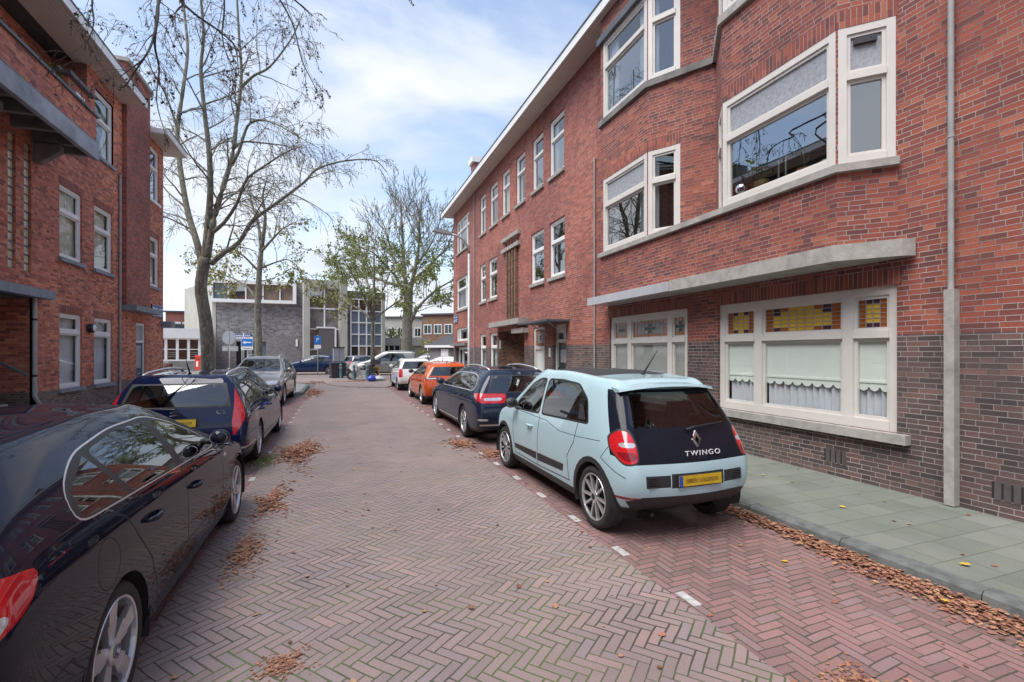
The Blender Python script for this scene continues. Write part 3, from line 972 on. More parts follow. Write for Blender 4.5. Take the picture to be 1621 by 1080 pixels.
def lowpot(o):
    m = MB()
    m.lathe([(0.0, 0), (0.11, 0), (0.14, 0.05), (0.10, 0.10), (0.0, 0.10)], M['terra'], 14)
    m.build('pot', o, world=False, smooth=True)
    l = MB()
    for (x, y, z) in ((0.02, 0.05, .42), (-.03, -.12, .36), (0.05, -.04, .28)):
        l.tube([(0, 0, .08), (x * .4, y * .4, z * .6), (x, y, z)], 0.006, 'leafg', 5)
        for k in range(6):
            a = k * 1.05
            c = Vector((x, y, z)) + Vector((math.cos(a), math.sin(a), .2)) * 0.04
            d1 = Vector((math.cos(a), math.sin(a), .3)) * .03
            d2 = Vector((-math.sin(a), math.cos(a), 0)) * .022
            l.add([c - d1, c + d2, c + d1, c - d2], [(0, 1, 2, 3)], 'leafg')
    l.build('foliage', o, world=False)
M['terra'] = simple('terracotta', (0.36, 0.13, 0.06), 0.6)
sill_thing('potted_plant', 'small leggy plant in a low terracotta pot on the first floor sill', 'plant', (6.08, 4.82, 4.22), lowpot)
def bowl(o):
    m = MB()
    m.lathe([(0.0, 0), (0.06, 0), (0.13, 0.07), (0.12, 0.07), (0.05, 0.015), (0.0, 0.015)], 'whiteb', 16)
    m.build('basin', o, world=False, smooth=True)
sill_thing('bowl', 'white bowl at the near end of the first floor sill', 'bowl', (6.08, 4.45, 4.22), bowl)

# ---- right, far house ----------------------------------------------------
B = empty('brick_house', (XR, YB, 0), label='long red brick terrace house with the recessed porch, up to the street corner', cat='house')
YC = 27.28
mb = MB()
TOP = [(12.82, 13.85), (14.35, 15.27), (15.98, 16.89), (17.60, 18.52), (19.09, 20.16), (20.83, 21.75), (23.72, 26.49)]
MID = [(12.77, 13.85), (14.30, 15.39), (19.18, 20.35), (20.83, 21.75), (23.85, 26.49)]
H = [(a, b, 7.27, 9.05) for a, b in TOP] + [(a, b, 4.10, 5.85) for a, b in MID]
H += [(19.18, 20.16, 0.58, 2.60), (20.83, 21.75, 0.58, 2.60), (14.25, 15.21, 0.10, 2.60), (12.69, 13.60, 0.10, 2.62), (16.05, 19.0, 0.10, 2.60), (23.85, 26.49, 0.10, 2.03), (23.85, 26.49, 2.36, 3.08)]
slots = [(16.62 + i * 0.315, 16.62 + i * 0.315 + 0.17) for i in range(5)]
H += [(a, b, 3.04, 6.05) for a, b in slots]
wall(mb, FR, YB, YC, 0.10, 9.72, H, 'brickR2', 0.13)
mb.build('wall', B, uv=True)
shell('back_wall', B, XR, 16, YB, YC, 9.72, 'brickR2', skip=('x0', 'y0'))
cur = ['sides', None, 'sides', 'full', None, 'sides', None]
for i, (a, b) in enumerate(TOP):
    w3 = b - a > 2
    window(B, FR, a, b, 7.27, 9.05, mull=(24.35, 25.85) if w3 else (), trans=8.42, white='whiteb', dep=0.12, sill=0.10, curtain=(cur[i], 'curtain', 7.35, 9.0) if cur[i] else None, low='panem' if i in (0, 1) else 'pane')
for i, (a, b) in enumerate(MID):
    w3 = b - a > 2
    window(B, FR, a, b, 4.10, 5.85, mull=(24.5,) if w3 else (), trans=5.2, white='whiteb', dep=0.12, sill=0.10, low='panem' if i < 2 else 'pane', curtain=(('full', 'sheer', 4.2, 5.2) if i == 4 else ('sides', 'curtain', 4.2, 5.8)) if i > 1 else None)
window(B, FR, 19.18, 20.16, 0.58, 2.60, trans=1.98, white='whiteb', dep=0.12, sill=0.09, curtain=('flat', 'blind', .65, 1.95))
window(B, FR, 20.83, 21.75, 0.58, 2.60, trans=1.98, white='whiteb', dep=0.12, sill=0.09, curtain=('full', 'sheer', .65, 1.95))
window(B, FR, 23.85, 26.49, 2.36, 3.08, mull=(25.95,), white='whiteb', dep=0.12)
window(B, FR, 23.85, 26.49, 0.10, 2.03, mull=(25.6,), white='whiteb', dep=0.2, low='panem', label='glazed shop entrance on the street corner')
m = MB()
m.box(23.6, 26.95, -0.1, 0.28, 2.10, 2.24, 'stoned', FR)
m.build('entrance_canopy', B)
for u in (23.64, 26.6):
    m = MB()
    m.box(u, u + 0.2, -0.02, 0.05, 0.1, 2.1, 'stoned', FR)
    m.build('entrance_pier', B)
# slots with concrete fins and caps
for i, (a, b) in enumerate(slots):
    s2 = MB()
    s2.box(a, b, -0.13, -0.11, 3.04, 6.05, 'yl' if 0 else 'brickBrn', FR)
    s2.build('slot_window', B)
for i in range(4):
    a = slots[i][1] + 0.01
    m = MB()
    m.box(a, a + 0.125, -0.02, 0.07, 3.04, 5.75, 'brickBrn', FR)
    m.build('stone_fin', B, uv=True)
m = MB()
m.box(16.42, 18.35, -0.05, 0.12, 5.74, 5.88, 'stone', FR)
m.box(16.42, 18.35, -0.05, 0.12, 6.16, 6.30, 'stone', FR)
m.build('stone_cap', B)
m = MB()
m.box(15.65, 19.10, -0.1, 0.40, 2.78, 2.98, 'stone', FR)
m.box(15.65, 16.75, -0.1, 0.25, 2.46, 2.63, 'stone', FR)
m.build('porch_slab', B)
# recessed porch: side walls, curved back wall, steps
m = MB()
m.quad(FR(16.05, 0, .1), FR(16.05, -2.2, .1), FR(16.05, -2.2, 2.6), FR(16.05, 0, 2.6), 'brickBrn')
pts = [(19.0, 0.0), (18.9, -0.35), (18.6, -0.75), (18.2, -1.15), (17.7, -1.6), (17.1, -2.0), (16.05, -2.2)]
for p, q in zip(pts[:-1], pts[1:]):
    m.quad(FR(p[0], p[1], .1), FR(q[0], q[1], .1), FR(q[0], q[1], 2.6), FR(p[0], p[1], 2.6), 'brickBrn')
m.quad(FR(16.05, 0, 2.6), FR(19, 0, 2.6), FR(19, -2.3, 2.6), FR(16.05, -2.3, 2.6), 'stoned')
m.build('porch_wall', B, uv=True)
m = MB()
for k in range(4):
    m.box(16.1, 17.5, -2.1, -0.5 - k * 0.28, 0.1 + k * 0.17, 0.27 + k * 0.17, 'stone', FR)
m.build('porch_steps', B)
m = MB()
m.tube([FR(16.9, -0.3, 1.0), FR(16.9, -1.6, 1.9)], 0.022, 'galv', 6)
m.build('handrail', B)
m = MB()
m.box(18.72, 18.78, -.02, 0.03, 1.9, 2.25, 'whiteb', FR)
m.build('house_number_plate', B)
# white door with a leaded top light
m = MB()
m.box(14.25, 14.36, -0.12, -0.04, 0.1, 2.6, 'white', FR).box(15.10, 15.21, -0.12, -0.04, 0.1, 2.6, 'white', FR)
m.box(14.36, 15.10, -0.12, -0.04, 2.52, 2.6, 'white', FR).box(14.36, 15.10, -0.12, -0.03, 1.86, 1.97, 'white', FR)
m.box(14.36, 15.10, -0.12, -0.07, 0.1, 1.86, 'white', FR)
m.box(14.50, 14.96, -0.07, -0.065, 0.25, 1.72, 'blind', FR)
d1 = m.build('door', B)
stained(d1, FR, 14.38, 15.08, 1.99, 2.50, 5, 6, -0.075, 'dim')
m = MB()
m.box(12.69, 12.80, -0.20, -0.10, 0.1, 2.62, 'white', FR).box(13.49, 13.60, -0.20, -0.10, 0.1, 2.62, 'white', FR)
m.box(12.80, 13.49, -0.20, -0.10, 2.06, 2.16, 'white', FR).box(12.8, 13.49, -0.2, -0.1, 2.36, 2.62, 'white', FR)
m.box(12.80, 13.49, -0.20, -0.17, 2.16, 2.36, 'blackg', FR)
m.box(12.80, 13.49, -0.22, -0.16, 0.1, 2.06, 'green', FR)
m.box(12.92, 13.37, -0.16, -0.152, 1.45, 1.85, 'obsc', FR).box(12.92, 13.10, -0.16, -0.15, 0.3, 1.25, 'green', FR)
d2 = m.build('door', B)
d2['label'] = 'dark green door with a small pane under a glass canopy'
m = MB()
m.box(13.40, 13.43, -0.16, -0.09, 0.7, 1.3, 'chrome', FR)
m.build('handle', d2)
m = MB()
m.box(12.45, 14.75, 0.0, 0.75, 2.66, 2.72, 'lead', FR)
m.tube([FR(12.7, 0.6, 2.66), FR(12.7, 0.02, 2.3)], 0.014, 'galv', 6).tube([FR(14.0, 0.6, 2.66), FR(14.0, 0.02, 2.3)], 0.014, 'galv', 6)
m.build('door_canopy', B)
m = MB()
m.box(13.76, 13.90, 0.0, 0.012, 1.62, 1.9, 'whiteb', FR)
m.build('house_number_plate', B)

def eave(par, F, u0, u1, z, out, mat='soffit', name='eave'):
    m = MB()
    m.box(u0, u1, -0.3, out - 0.03, z, z + 0.05, mat, F)
    m.box(u0, u1, out - 0.03, out, z - 0.03, z + 0.20, 'whiteb', F)
    m.box(u0, u1, out - 0.08, out + 0.02, z + 0.20, z + 0.235, 'lead', F)
    m.box(u0, u0 + .03, -0.3, out - 0.03, z + 0.05, z + 0.20, 'whiteb', F).box(u1 - .03, u1, -0.3, out - 0.03, z + 0.05, z + 0.20, 'whiteb', F)
    for k in range(1, 6):
        d = out * k / 6
        m.box(u0, u1, d, d + 0.008, z - 0.002, z, 'stone', F)
    return m.build(name, par)
eave(A, FR, -14, YB - .002, 9.68, 0.62)
eave(B, FR, YB + .002, YC + 0.55, 9.68, 0.62)
for P_, a, b in ((A, -14, YB - .002), (B, YB + .002, YC + .5)):
    m = MB()
    m.prism([(XR - 0.1, 9.74), (XR + 3.5, 10.35), (16.2, 10.1), (16.2, 9.74)], a, b, 'roof', ax='y')
    m.build('roof', P_)
def chimney(x, y, w_, l_, z0, z1, par):
    m = MB()
    m.box(x, x + w_, y, y + l_, z0, z1, 'brickLd')
    o = m.build('chimney', par, uv=True)
    c = MB()
    c.box(x - 0.12, x + w_ + 0.12, y - 0.12, y + l_ + 0.12, z1, z1 + 0.3, 'whiteb')
    c.build('cap', o)
chimney(6.95, 25.1, 0.6, 0.6, 9.8, 12.1, B)
m = MB()
m.box(6.7, 8.2, 25.9, 27.2, 10.0, 10.75, 'whiteb')
m.build('roof_hatch', B)

def downpipe(name, F, u, z0, z1, r, label, shoe=None, group=None, d=0.06):
    o = empty(name, F(u, 0, z0), 0, label, 'pipe', group)
    m = MB()
    m.tube([F(u, d, z0 + (shoe or 0)), F(u, d, z1)], r, 'pipe', 12)
    m.build('pipe', o, smooth=False)
    if shoe:
        s_ = MB()
        s_.box(u - r * 1.7, u + r * 1.7, 0.0, d + r * 1.3, z0, z0 + shoe, 'stone', F)
        s_.build('pipe_guard', o)
    z = z0 + 2.0
    while z < z1:
        b = MB()
        b.tube([F(u, d, z), F(u, d, z + 0.03)], r * 1.18, 'pipe', 12)
        b.box(u - .01, u + .01, 0, d, z, z + .03, 'pipe', F)
        z += 2.0
        b.build('bracket', o)
    return o
downpipe('drainpipe', FR, 3.24, 0.11, 9.68, 0.028, 'grey downpipe with a concrete guard beside the near stained glass window', 2.35)
downpipe('drainpipe', FR, 10.95, 0.11, 6.85, 0.024, 'thin downpipe where the two right-hand brick houses meet', None, d=0.045)
downpipe('drainpipe', FR, 22.65, 0.11, 9.6, 0.026, 'dark thin downpipe near the far street corner of the terrace', None, d=0.04)
# ---- left house ----------------------------------------------------------
Lh = empty('brick_house', (XL, 8, 0), label='orange-red brick house on the left with balcony and blue street sign', cat='house')
mb = MB()
LW = [(15.33, 16.48), (17.17, 18.37)]
H = [(a, b, 0.83, 2.78) for a, b in LW] + [(a, b, 4.2, 6.08) for a, b in LW] + [(17.22, 18.42, 7.57, 9.48), (11.9, 14.36, 0.1, 3.02), (9.2, 11.2, 0.83, 2.78), (9.2, 11.2, 4.2, 6.08), (5.2, 7.8, 0.83, 2.78), (5.2, 7.8, 4.2, 6.08)]
glz = [(12.7, 12.95), (13.31, 13.58), (13.87, 14.15)]
H += [(a, b, 3.6, 6.55) for a, b in glz]
wall(mb, FL, -14, 19.07, 0.10, 7.0, H, 'brickL', 0.13)
wall(mb, FL, 16.75, 19.07, 7.0, 9.92, [(17.22, 18.42, 7.57, 9.48)], 'brickL', 0.13)
for a, b, c, d in H[:5] + H[6:10]:
    if d < 7 or a > 17:
        soldier(mb, FL, a - .05, b + .05, d, 0.2)
# recessed upper wall behind the balcony
FLr = frame((-7.45, 0, 0), (0, 1, 0), (1, 0, 0))
wall(mb, FLr, -14, 16.75, 7.0, 9.92, [(12.3, 14.9, 7.7, 9.2), (8.5, 11, 7.2, 9.2)], 'brickL', 0.13)
soldier(mb, FLr, 12.2, 15.0, 9.2, 0.22)
mb.quad((-7.45, 16.75, 7), (XL, 16.75, 7), (XL, 16.75, 9.92), (-7.45, 16.75, 9.92), 'brickLd')
mb.quad((-7.45, -14, 7), (XL, -14, 7), (XL, 16.75, 7), (-7.45, 16.75, 7), 'stoned')
# end wing beyond the pilaster
wall(mb, FL, 21.15, 23.0, 0.10, 9.92, [(21.33, 22.5, 4.27, 6.18), (21.3, 22.5, 7.57, 9.6)], 'brickL', 0.13)
wall(mb, FL, 19.07, 21.15, 0.10, 3.15, [(20.22, 21.1, 0.1, 2.8)], 'brickL', 0.13)
soldier(mb, FL, 21.28, 22.55, 6.18, 0.2)
mb.build('wall', Lh, uv=True)
m = MB()
m.box(XL - 0.3, XL + 0.13, 19.07, 21.15, 3.3, 11.3, 'brickLd')
m.build('pilaster', Lh, uv=True)
m = MB()
m.box(XL - 0.4, XL + 0.22, 18.97, 21.25, 11.3, 11.42, 'stone')
m.box(-7.6, XL - .2, 18.6, 19.0, 10.0, 11.2, 'roof')
m.build('pilaster_cap', Lh)
m = MB()
m.box(XL - 0.1, XL + 0.42, 19.0, 21.35, 3.15, 3.32, 'bluestone')
m.build('pilaster_slab', Lh)
shell('back_wall', Lh, -16, XL, -14, 23.0, 9.92, 'brickL', skip=('x1',))
for a, b in LW:
    window(Lh, FL, a, b, 0.83, 2.78, trans=2.3, white='whiteb', dep=0.12, sill=0.1, sillmat='bluestone', curtain=('flat', 'sheer', .9, 2.74), low='panec', top='panec')
    window(Lh, FL, a, b, 4.2, 6.08, trans=5.42, white='whiteb', dep=0.12, sill=0.1, sillmat='bluestone', curtain=('full', 'curtain', 4.3, 6.0), low='panec', top='panec')
window(Lh, FL, 17.22, 18.42, 7.57, 9.48, trans=8.7, white='whiteb', dep=0.12, sill=0.1, sillmat='bluestone', curtain=('sides', 'curtain', 7.6, 9.4))
window(Lh, FL, 21.33, 22.5, 4.27, 6.18, trans=5.5, white='whiteb', dep=0.12, sill=0.1, sillmat='bluestone', curtain=('full', 'curtain', 4.3, 6.1), low='panec')
window(Lh, FL, 21.3, 22.5, 7.57, 9.6, trans=8.85, white='whiteb', dep=0.12, sill=0.1, sillmat='whiteb', low='panem')
window(Lh, FLr, 12.3, 14.9, 7.7, 9.2, mull=(13.6,), white='whiteb', dep=0.12)
window(Lh, FLr, 8.5, 11, 7.2, 9.2, mull=(9.6,), trans=8.6, white='whiteb', dep=0.12)
for c, d in ((0.83, 2.78), (4.2, 6.08)):
    window(Lh, FL, 9.2, 11.2, c, d, mull=(10.2,), trans=d - .6, white='whiteb', dep=0.12, sill=0.1, sillmat='bluestone')
    window(Lh, FL, 5.2, 7.8, c, d, mull=(6.5,), trans=d - .6, white='whiteb', dep=0.12, sill=0.1, sillmat='bluestone')
# projecting brick corner by the balcony with its lead cap and slit window
m = MB()
m.box(-7.44, XL + 0.02, 15.7, 16.74, 7.0, 9.0, 'brickLd')
o = m.build('stair_turret', Lh, uv=True)
m = MB()
m.box(-7.46, XL + 0.14, 15.55, 16.9, 9.0, 9.1, 'lead')
m.build('lead_cap', o)
Ft = frame((XL + 0.02, 0, 0), (0, 1, 0), (1, 0, 0))
m = MB()
m.box(16.0, 16.45, 0.0, 0.05, 7.9, 8.75, 'whiteb', Ft).box(16.07, 16.38, 0.05, 0.055, 7.97, 8.68, 'panem', Ft)
m.build('slit_window', o)
# blue front door
m = MB()
m.box(20.22, 20.3, -0.12, -0.04, 0.1, 2.8, 'whiteb', FL).box(21.02, 21.1, -0.12, -0.04, 0.1, 2.8, 'whiteb', FL)
m.box(20.3, 21.02, -0.12, -0.04, 2.72, 2.8, 'whiteb', FL).box(20.3, 21.02, -0.12, -0.04, 2.1, 2.18, 'whiteb', FL)
m.box(20.3, 21.02, -0.12, -0.1, 2.18, 2.72, 'obsc', FL).box(20.3, 21.02, -0.13, -0.08, 0.1, 2.1, 'blue', FL)
m.box(20.45, 20.88, -0.08, -0.072, 1.2, 2.0, 'obsc', FL).box(20.55, 20.8, -0.08, -0.07, 0.98, 1.03, 'chrome', FL)
dr = m.build('door', Lh)
dr['label'] = 'blue front door under the pilaster'
# glass brick slots
gb = simple('glass_brick', (0.50, 0.49, 0.36), 0.15, var=0.3, scale=5)
for a, b in glz:
    m = MB()
    z = 3.6
    while z < 6.5:
        m.box(a + .02, b - .02, -0.09, -0.05, z + 0.02, z + 0.175, gb, FL)
        m.box(a, b, -0.1, -0.058, z - 0.01, z + 0.015, 'stoned', FL)
        z += 0.197
    m.box(a, b, -0.13, -0.1, 3.6, 6.55, 'stoned', FL)
    m.build('glass_brick_slot', Lh)
# porch
m = MB()
m.quad(FL(14.36, 0, .1), FL(14.36, -1.5, .1), FL(14.36, -1.5, 3.02), FL(14.36, 0, 3.02), 'brickL')
m.quad(FL(11.9, 0, .1), FL(11.9, -1.5, .1), FL(11.9, -1.5, 3.02), FL(11.9, 0, 3.02), 'brickL')
m.quad(FL(11.9, -1.5, .1), FL(14.36, -1.5, .1), FL(14.36, -1.5, 3.02), FL(11.9, -1.5, 3.02), 'brickLd')
m.quad(FL(11.9, 0, 3.02), FL(14.36, 0, 3.02), FL(14.36, -1.5, 3.02), FL(11.9, -1.5, 3.02), 'stoned')
m.build('porch_wall', Lh, uv=True)
m = MB()
m.box(11.7, 14.55, -0.1, 0.28, 3.02, 3.22, 'bluestone', FL)
m.build('porch_slab', Lh)
m = MB()
for k in range(5):
    m.box(12.0, 13.9, -1.45, 0.25 - k * 0.27, 0.1 + k * 0.17 + .001, 0.27 + k * 0.17, 'stone', FL)
m.build('porch_steps', Lh)
m = MB()
m.tube([FL(13.9, 0.05, 1.25), FL(13.9, -1.2, 2.0)], 0.025, 'teal', 8)
m.build('handrail', Lh)
pp = empty('drainpipe', FL(14.2, 0.06, 0.1), 0, 'pale grey pipe that bends outward in the porch of the left house', 'pipe')
m = MB()
m.tube([FL(14.15, 0.06, 3.02), FL(14.15, 0.06, 0.75), FL(14.25, 0.12, 0.5), FL(14.9, 0.2, 0.2), FL(15.1, 0.22, 0.18)], 0.045, 'galv', 12)
m.build('pipe', pp)
for z in (2.5, 1.2):
    m = MB()
    m.tube([FL(14.15, 0.06, z), FL(14.15, 0.06, z + .05)], 0.052, 'black', 12)
    m.build('bracket', pp)
downpipe('drainpipe', FL, 18.8, 0.11, 7.5, 0.035, 'thin downpipe beside the dark brick pilaster of the left house', None, d=0.045)
eave(Lh, FL, -14, 19.06, 9.9, 0.70)
eave(Lh, FL, 21.17, 23.55, 9.9, 0.70)
m = MB()
m.prism([(XL + 0.1, 9.96), (XL - 3, 10.6), (-16.2, 10.4), (-16.2, 9.96)], -14, 23.4, 'roof', ax='y')
m.build('roof', Lh)
# balcony
M['fascia'] = simple('patched_grey_fascia', (0.30, 0.33, 0.37), 0.6, var=.45, scale=1.5)
m = MB()
m.box(XL - 0.8, XL + 1.0, 6.5, 14.7, 6.95, 7.02, 'stoned')
m.box(XL + 0.86, XL + 1.0, 6.5, 14.7, 7.02, 7.60, 'brickL').box(XL, XL + 0.86, 14.56, 14.7, 7.02, 7.60, 'brickL')
bal = m.build('balcony', Lh, uv=True)
m = MB()
m.box(XL + 0.93, XL + 1.04, 6.5, 14.76, 6.55, 6.95, M['fascia']).box(XL, XL + 0.93, 14.65, 14.76, 6.62, 6.95, 'stoned')
m.build('balcony_fascia', bal)
m = MB()
m.box(XL + 0.83, XL + 1.05, 6.5, 14.75, 7.60, 7.66, 'lead')
m.box(XL, XL + 0.83, 14.53, 14.75, 7.60, 7.66, 'lead')
m.build('coping', bal)
for y in (14.2, 13.4, 12.6, 11.8, 11.0, 10.2, 9.4):
    m = MB()
    m.box(XL, XL + 0.93, y, y + 0.12, 6.68, 6.945, 'stoned')
    m.build('balcony_beam', bal)
for y in (14.5, 12.3):
    m = MB()
    m.prism([(0, 6.65), (0.5, 6.65), (0.5, 6.5), (0.12, 6.2), (0, 6.2)], y - 0.3, y - 0.12, 'stoned', F=lambda x, yy, z: (XL + x, yy, z), ax='y')
    m.build('bracket', bal)
# planters with yellowing plants on the balcony
M['planter'] = simple('grey_planter', (0.16, 0.15, 0.14), 0.8)
def planter(y, lab, n):
    o = empty('planter', (XL + 0.74, y, 7.3), 0, lab, 'planter', 'planters along the balcony')
    q = MB()
    q.box(-0.1, 0.1, -0.4, 0.4, 0.2, 0.48, 'planter')
    q.box(-0.115, 0.115, -0.415, 0.415, 0.45, 0.49, 'planter')
    q.build('trough', o, world=False)
    l = MB()
    for k in range(n):
        c = Vector((random.uniform(-.12, .14), random.uniform(-.4, .4), random.uniform(.48, .68)))
        a = random.uniform(0, 6.28)
        d1 = Vector((math.cos(a), math.sin(a), random.uniform(-.6, .6))) * .045
        d2 = Vector((-math.sin(a), math.cos(a), random.uniform(0, .5))) * .03
        l.add([c - d1, c + d2, c + d1, c - d2], [(0, 1, 2, 3)], 'leafy')
    l.build('foliage', o, world=False)
    return o
planter(13.2, 'grey trough with yellow-green plants nearest the balcony corner', 110)
planter(12.2, 'grey trough with a few withered leaves in the middle of the balcony', 30)
planter(11.2, 'grey trough with a tuft of yellow leaves by the left picture edge', 60)
# round wall lamp
o = empty('wall_lamp', FL(16.83, 0.0, 2.45), 0, 'round black and white bulkhead lamp between two ground floor windows', 'lamp')
m = MB()
m.lathe([(0.0, 0.14), (0.11, 0.14), (0.13, 0.10), (0.13, 0.0)], 'black', 20, axis='x')
m.build('housing', o, world=False, smooth=True)
m = MB()
m.lathe([(0.0, 0.17), (0.07, 0.165), (0.10, 0.142)], 'signw', 20, axis='x')
m.build('diffuser', o, world=False, smooth=True)

# ---- enamel street signs on the corner houses -----------------------------
def street_sign(F, u0, u1, z0, z1, label, flip=False):
    o = empty('street_sign', F((u0 + u1) / 2, 0, z0), 0, label, 'street sign')
    m = MB()
    m.box(u0, u1, 0.0, 0.04, z0, z1, 'black', F).box(u0 + .015, u1 - .015, 0.04, 0.046, z0 + .015, z1 - .015, 'signw', F)
    h = z1 - z0
    m.box(u0 + .03, u1 - .03, 0.046, 0.05, z0 + h * .40, z1 - .03, 'signblue', F)
    m.box(u0 + .03, u1 - .03, 0.046, 0.05, z0 + .03, z0 + h * .30, 'signblue', F)
    m.build('panel', o)
    t = MB()
    random.seed(3)
    for (za, zb, n) in ((z0 + h * .58, z0 + h * .78, 8), (z0 + h * .10, z0 + h * .22, 11)):
        w_ = (u1 - u0 - .12) / n
        for k in range(n):
            if k == 4:
                continue
            a = u0 + .06 + k * w_
            t.box(a, a + w_ * .6, 0.05, 0.053, za, zb - random.uniform(0, .3) * (zb - za), 'signw', F)
    t.build('lettering', o)
    return o
street_sign(FL, 21.65, 22.85, 3.14, 3.60, 'blue and white street name sign on the left corner house')
street_sign(FR, 26.15, 27.0, 3.42, 3.88, 'blue street name sign on the right corner house')
m = MB()
m.box(XL + 0.0, XL + 0.35, 22.7, 23.2, 2.75, 3.0, 'bluestone')
m.build('corner_block', Lh)

# ---------------------------------------------------------------- far buildings
def ipx(px, D, z=0.0):
    s_, c_ = math.sin(R(20.05)), math.cos(R(20.05))
    xc = (px - 810.5) / 755
    return Vector((D * (s_ + xc * c_), D * (c_ - xc * s_), z))

M['render'] = simple('pale_render', (0.42, 0.41, 0.36), 0.9, var=0.15, scale=0.6)
M['greyb'] = brick_mat('smooth_grey_brick', ((0.0, (0.17, 0.165, 0.165)), (0.5, (0.235, 0.23, 0.225)), (1.0, (0.30, 0.29, 0.285))), mortar=(0.30, 0.29, 0.28), row=0.08, per=0.4)
M['bluepanel'] = simple('slate_blue_glass', (0.135, 0.165, 0.215), 0.15, var=0.15, scale=1)
M['warmpane'] = simple('warm_reflection_pane', (0.20, 0.135, 0.10), 0.4, var=0.6, scale=1.2)  # warm reflection painted into the pane colour, no timber behind the glass
M['brown'] = simple('brown_panel', (0.115, 0.105, 0.10), 0.6)
# grey brick building (frame GF: u to the right along its front, d towards the viewer)
G0, G1 = ipx(337, 44), ipx(480, 46.5)
eg = (G1 - G0).normalized()
ng = Vector((eg.y, -eg.x, 0))
GF = frame(G0, eg, ng)
LG = (G1 - G0).length
G = empty('grey_building', G0, 0, 'large grey brick building with a white framed strip window across the junction', 'building')
m = MB()
hg = [(1.9, 2.9, 0.0, 2.75), (3.2, 4.4, 0.0, 2.75)]
wall(m, GF, 0, LG, 0, 4.05 - 0.7, hg, 'greyb', 0.3)
wall(m, GF, 0, LG, 3.35, 8.4, [], 'brickG')
sideG = ipx(292, 50.5)
m.quad(GF(0, 0, 0), sideG, sideG + Vector((0, 0, 8.4)), GF(0, 0, 8.4), 'render')
m.quad(GF(LG, 0, 0), GF(LG, -14, 0), GF(LG, -14, 8.4), GF(LG, 0, 8.4), 'greyb')
m.quad(sideG, GF(0, -16, 0), GF(0, -16, 8.4), sideG + Vector((0, 0, 8.4)), 'render')
m.build('wall', G, uv=True)
m = MB()
m.box(-0.05, LG, -15, 0.04, 8.4, 8.5, 'stone', GF)
m.build('roof', G)
m = MB()
u0, u1 = -0.1, 7.1
m.box(u0, u1, 0.0, 0.7, 6.35, 6.65, 'whiteb', GF).box(u0, u1, 0.0, 0.7, 8.1, 8.35, 'whiteb', GF)
m.box(u0, u0 + .25, 0.0, 0.7, 6.65, 8.1, 'whiteb', GF).box(u1 - .3, u1, 0.0, 0.7, 6.65, 8.1, 'whiteb', GF)
for k in range(1, 5):
    u = u0 + (u1 - u0) * k / 5
    m.box(u - .05, u + .05, 0.3, 0.5, 6.65, 8.1, 'whiteb', GF)
sw_ = m.build('strip_window', G)
m = MB()
for k in range(5):
    a, b = u0 + .1 + (u1 - u0 - .2) * k / 5, u0 + .1 + (u1 - u0 - .2) * (k + 1) / 5
    m.quad(GF(a, .35, 6.65), GF(b, .35, 6.65), GF(b, .35, 8.1), GF(a, .35, 8.1), ('bluepanel', 'panem', 'warmpane', 'warmpane', 'warmpane')[k])  # right-hand panes carry an orange-brown reflection as plain colour
m.build('pane', sw_)
m = MB()
m.box(1.9, 2.9, -0.3, -0.25, 0, 2.75, 'dark', GF).box(2.3, 2.36, -0.25, -0.2, 0, 2.75, 'whiteb', GF)
m.build('door', G)
m = MB()
m.box(3.2, 4.4, -0.3, -0.25, 0, 2.75, 'bluepanel', GF)
m.build('door', G)
m = MB()
m.box(8.15, 9.95, 0.0, 0.22, 1.25, 2.05, 'leafgreen' if 0 else 'signw', GF).box(8.35, 9.75, 0.22, 0.24, 1.4, 1.9, M['green'], GF)
m.build('notice_box', G)
m = MB()
m.box(7.0, 7.18, 0.0, 0.12, 2.3, 3.0, 'whiteb', GF)
m.build('wall_light', G)
m = MB()
m.box(-0.05, 0.25, -.02, 0.05, 0, 8.35, 'render', GF)
m.build('corner_strip', G)

# glazed part to its right
def grid_part(par, F, a, b, z0, z1, nu, nz, mats, bar=0.12, d=0.0, name='glazing'):
    m = MB()
    for i in range(nu):
        for j in range(nz):
            k = mats[j][i % len(mats[j])]
            u0, u1 = a + (b - a) * i / nu, a + (b - a) * (i + 1) / nu
            v0, v1 = z0 + (z1 - z0) * j / nz, z0 + (z1 - z0) * (j + 1) / nz
            m.quad(F(u0, d - .05, v0), F(u1, d - .05, v0), F(u1, d - .05, v1), F(u0, d - .05, v1), k)
    o = m.build('pane', None)
    f = MB()
    for i in range(nu + 1):
        u = a + (b - a) * i / nu
        f.box(u - bar / 2, u + bar / 2, d - .04, d + .05, z0, z1, 'whiteb', F)
    for j in range(nz + 1):
        v = z0 + (z1 - z0) * j / nz
        f.box(a, b, d - .03, d + .04, v - bar / 2, v + bar / 2, 'whiteb', F)
    w_ = f.build(name, par)
    o.parent = w_
    return w_
K0, K1 = ipx(480, 45.5), ipx(610, 49.5)
ek = (K1 - K0).normalized()
KF = frame(K0, ek, (ek.y, -ek.x, 0))
LK = (K1 - K0).length
def ku(px):
    """distance along the front that a feature stands at"""
    a = (px - 810.5) / 755
    s_, c_ = math.sin(R(20.05)), math.cos(R(20.05))
    dv = Vector((s_ + a * c_, c_ - a * s_))
    # solve K0 + e*u = dv*t
    A_ = np.array([[ek.x, -dv.x], [ek.y, -dv.y]])
    return float(np.linalg.solve(A_, np.array([-K0.x, -K0.y]))[0])
K = empty('glazed_building', K0, 0, 'modern building with white piers and large glass fronts beside the grey brick one', 'building')
uu = {p: round(ku(p), 2) for p in (480, 490, 538, 549, 556, 605)}
m = MB()
m.box(uu[480], uu[490], -0.5, 0.3, 0, 8.75, 'render', KF)
m.build('pier', K)
m = MB()
